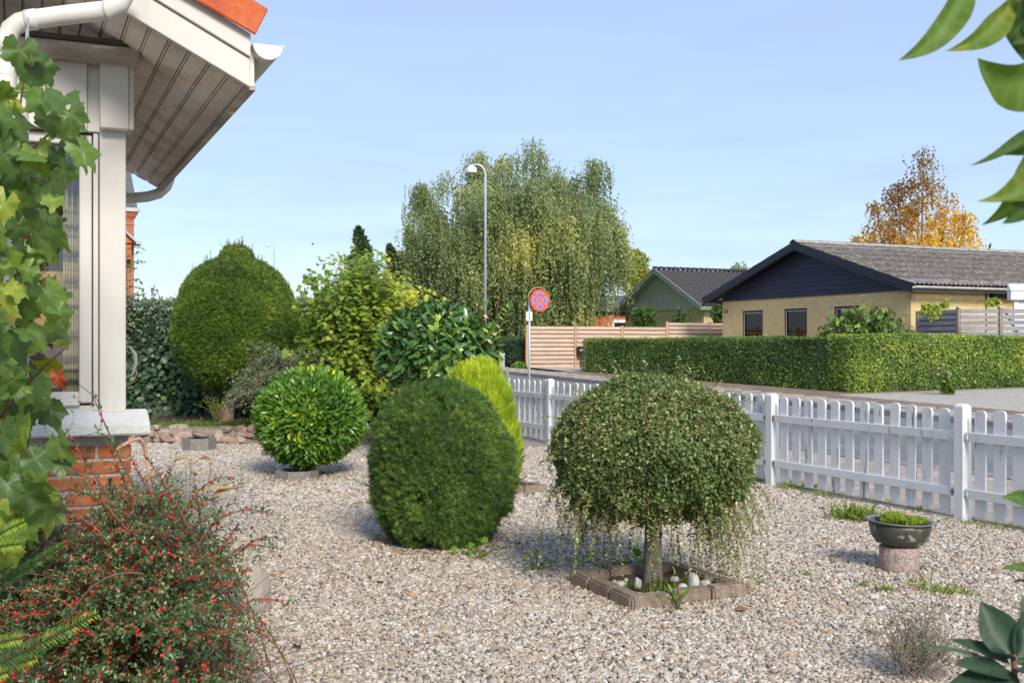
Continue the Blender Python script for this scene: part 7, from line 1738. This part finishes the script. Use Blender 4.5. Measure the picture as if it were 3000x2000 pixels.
# ---------------------------------------------------------------- leaves at the right edge
def blade(base, tip, w, up, sag, mat_t, seed, wav=.0, bend=.0):
    """one large leaf from base to tip (world), half width w, faced towards `up`"""
    base = np.asarray(base, float); tip = np.asarray(tip, float); ax = tip - base; L_ = np.linalg.norm(ax); ax = ax / L_
    y = unit(np.cross(up, ax)); z = np.cross(ax, y); n = 32; V = []; vein = []; F_ = []; r0 = np.random.default_rng(seed)
    for i in range(n + 1):
        f = i / n; hw = w * (math.sin(math.pi * min(1, f ** .9)) ** .85 if 0 < f < 1 else .02) * (1 - .25 * f) * 1.12 * (1 + wav * .5 * math.sin(f * 9 + seed * 1.7))
        c = base + ax * L_ * f + z * sag * L_ * 4 * f * (1 - f) + y * bend * L_ * (4 * f * (1 - f)) * (.4 + 1.1 * f)
        for j, s in enumerate((-1, -.5, 0, .5, 1)):
            V.append(c + y * hw * s + z * (abs(s) * hw * .45 + wav * hw * math.sin(f * 11 + s * 2 + seed))); vein.append(1.0 if j == 2 else (.4 if (i % 4 == 0) else 0))
    for i in range(n):
        for j in range(4):
            a = i * 5 + j; F_.append((a, a + 1, a + 6, a + 5))
    return np.array(V), np.array(F_), np.full(len(V), mat_t), np.array(vein)
def leaf_obj(t, name, b, mat):
    V, F_, ti, ve = b; o = link(name, np_mesh(name, V - origin(t), quads=F_, tint=ti, vein=ve, smooth=True), mat, t); return o
def magnolia():
    Y = 1.35; bx = 3090; t = thing('magnolia_branch', (at(bx, 1000, Y + .1)[0], Y + .1, 0), 'large backlit magnolia leaves hanging in at the right edge', 'tree')
    K = [((2850, -95), (2632, 178), 42, (.2, -1, .1), .05, .75), ((2985, -20), (2772, 150), 36, (.1, -1, -.2), .06, .85), ((2985, -40), (3010, 185), 32, (-.7, -.8, 0), -.03, .3), ((3080, 250), (2864, 172), 64, (.1, -1, -.3), -.05, .7), ((3060, 370), (2842, 486), 24, (.0, -.6, .7), .07, .35), ((3060, 400), (2876, 660), 48, (-.3, -1, .2), .09, .75), ((3050, 455), (2936, 655), 52, (.3, -1, .0), .05, .25), ((3080, 545), (2992, 632), 26, (0, -1, -.3), .05, .6), ((3075, 390), (2895, 455), 30, (.1, -.8, .5), .05, .3), ((3080, 470), (2862, 590), 44, (-.2, -1, .3), .06, .8), ((3085, 520), (2960, 600), 40, (.2, -1, .0), .05, .5), ((3060, 60), (2965, 130), 40, (-.3, -1, 0), .04, .25), ((3070, 1560), (2932, 1457), 34, (.1, -.8, .5), .08, .6), ((3070, 1705), (2930, 1668), 17, (0, -.8, .6), .06, .55), ((3070, 1716), (2955, 1708), 10, (0, -.3, 1), .05, .2)]
    V = []
    for i, (b0, b1, w, up, sag, ti) in enumerate(K):
        Yb_ = Y + .03 * (i % 3); leaf_obj(t, 'leaf', blade(at(*b0, Yb_), at(*b1, Yb_ - .06), 1.08 * w * Yb_ / F_PX, unit(np.array(up, float)), sag, ti, i, .22, (.09, .07, -.05, .12, .10, .12, .08, .05, .08, .12, .08, .06, -.08, -.05, 0)[i]), K_magnolia)
    st = [bez(at(3180, 4200, Y + .1), at(3120, 2000, Y + .1), at(3085, 900, Y + .05), 12), bez(at(3085, 900, Y + .05), at(3070, 300, Y), at(2985, -80, Y), 10), bez(at(3075, 560, Y), at(3070, 500, Y), at(3055, 400, Y), 5), bez(at(3110, 1650, Y + .05), at(3095, 1580, Y), at(3065, 1560, Y), 5), bez(at(3110, 1760, Y + .05), at(3090, 1720, Y), at(3066, 1708, Y), 5)]
    for (b0, b1, w, up, sag, ti) in K: st.append(bez(at(3085 if b0[1] > 300 else 3040, b0[1] + 40, Y + .02), at(b0[0] + 15, b0[1] + 15, Y), at(*b0, Y), 5))
    twigs('stems', t, M_twig, st, .006, .003, 8)
    for k in range(14):      # the crown goes on beyond the frame
        b0 = at(3080 + rng.uniform(0, 60), rng.uniform(-200, 1400), Y + .05); e = b0 + [rng.uniform(.03, .12), rng.uniform(-.05, .12), rng.uniform(-.10, .03)]
        leaf_obj(t, 'leaf', blade(b0, e, .022, unit(np.array([.1, -1, .3])), .06, .5, 40 + k, .1), K_magnolia)
magnolia()
def rosette():
    Y = 1.75; c = at(2968, 1950, Y); t = thing('laurel_rosette', (c[0], Y, 0), 'dark bluish-green rhododendron-like leaf rosette in the lower right corner', 'shrub')
    K = [((2972, 1930), (2872, 1762), 50, (-.2, -1, .25), .0, .35), ((2950, 1955), (2676, 1889), 10, (0, -.35, 1), .05, .9), ((2960, 1945), (2782, 1872), 26, (0, -.5, 1), .03, .3), ((2965, 1975), (2796, 1945), 38, (-.1, -.6, .9), -.02, .4), ((2975, 1925), (3030, 1775), 46, (.3, -1, .3), .0, .4), ((2980, 1945), (3110, 1870), 40, (.1, -.8, .7), .04, .2), ((2985, 1955), (3080, 2010), 40, (.1, -.7, .7), .05, .5), ((2965, 1990), (2770, 2010), 30, (0, -.5, 1), .05, .3), ((2968, 1970), (2880, 2080), 40, (-.1, -.9, .5), .05, .3), ((2985, 1905), (2995, 1740), 24, (.5, -.8, .1), .0, .8), ((2970, 1935), (2900, 1905), 20, (-.2, -.5, .9), .03, .2)]
    for i, (b0, b1, w, up, sag, ti) in enumerate(K):
        dy = -.06 if b1[1] > 1890 else .04
        leaf_obj(t, 'leaf', blade(at(*b0, Y), at(*b1, Y + dy), 1.15 * w * Y / F_PX, unit(np.array(up, float)), sag, ti, 60 + i, .03), K_rosette)
    twigs('stem', t, M_redtwig, [bez(np.array([c[0] + .02, Y + .02, 0]), np.array([c[0] + .04, Y, .4]), c + [0, 0, .02], 8)], .007, .005, 8)
rosette()
# dry twiggy heath plant on the gravel
def heath():
    Y = 4.45; b_ = at(2690, 2025, Y); b_[2] = 0; t = thing('dry_heath', b_, 'dry grey twiggy dwarf shrub at the lower right', 'shrub')
    paths = []; ends = []
    for i in range(85):
        a = rng.uniform(0, 6.28); r_ = rng.uniform(.03, .20); e = b_ + np.array([r_ * math.cos(a) * 1.05, r_ * math.sin(a) * .7, rng.uniform(.12, .30) * (1 - .8 * (r_ / .3) ** 2)]); s0 = b_ + [rng.normal(0, .05), rng.normal(0, .04), 0]
        P = bez(s0, (s0 + e) / 2 + [0, 0, -.02], e, 6); paths.append(P)
        for k in range(7):
            j = rng.integers(2, 6); f = P[j]; g = f + np.array([rng.normal(0, .03), rng.normal(0, .03), rng.uniform(.01, .06)]); paths.append(np.array([f, (f + g) / 2 + rng.normal(0, .005, 3), g])); ends.append(g)
    twigs('dry_twigs', t, M_paletwig, paths, .0018, .0008, 4)
    q = np.array(ends)[rng.random(len(ends)) < .35]; n = len(q); foliage('green_tips', t, K_grass, [scatter(T_DIAM, np.repeat(q, 4, 0) + rdir(n * 4) * .008, rdir(n * 4) + UP, rdir(n * 4), rt(n * 4, .006, .013), rt(n * 4, 0, .6))])
heath()
for o in bpy.data.objects:
    if o.type == 'MESH' and o.parent is not None and 'category' in o: del o['category']
print('triangles', sum(sum(len(p.vertices) - 2 for p in o.data.polygons) if False else len(o.data.polygons) for o in bpy.data.objects if o.type == 'MESH'), 'berries', NB, 'birch', nb)
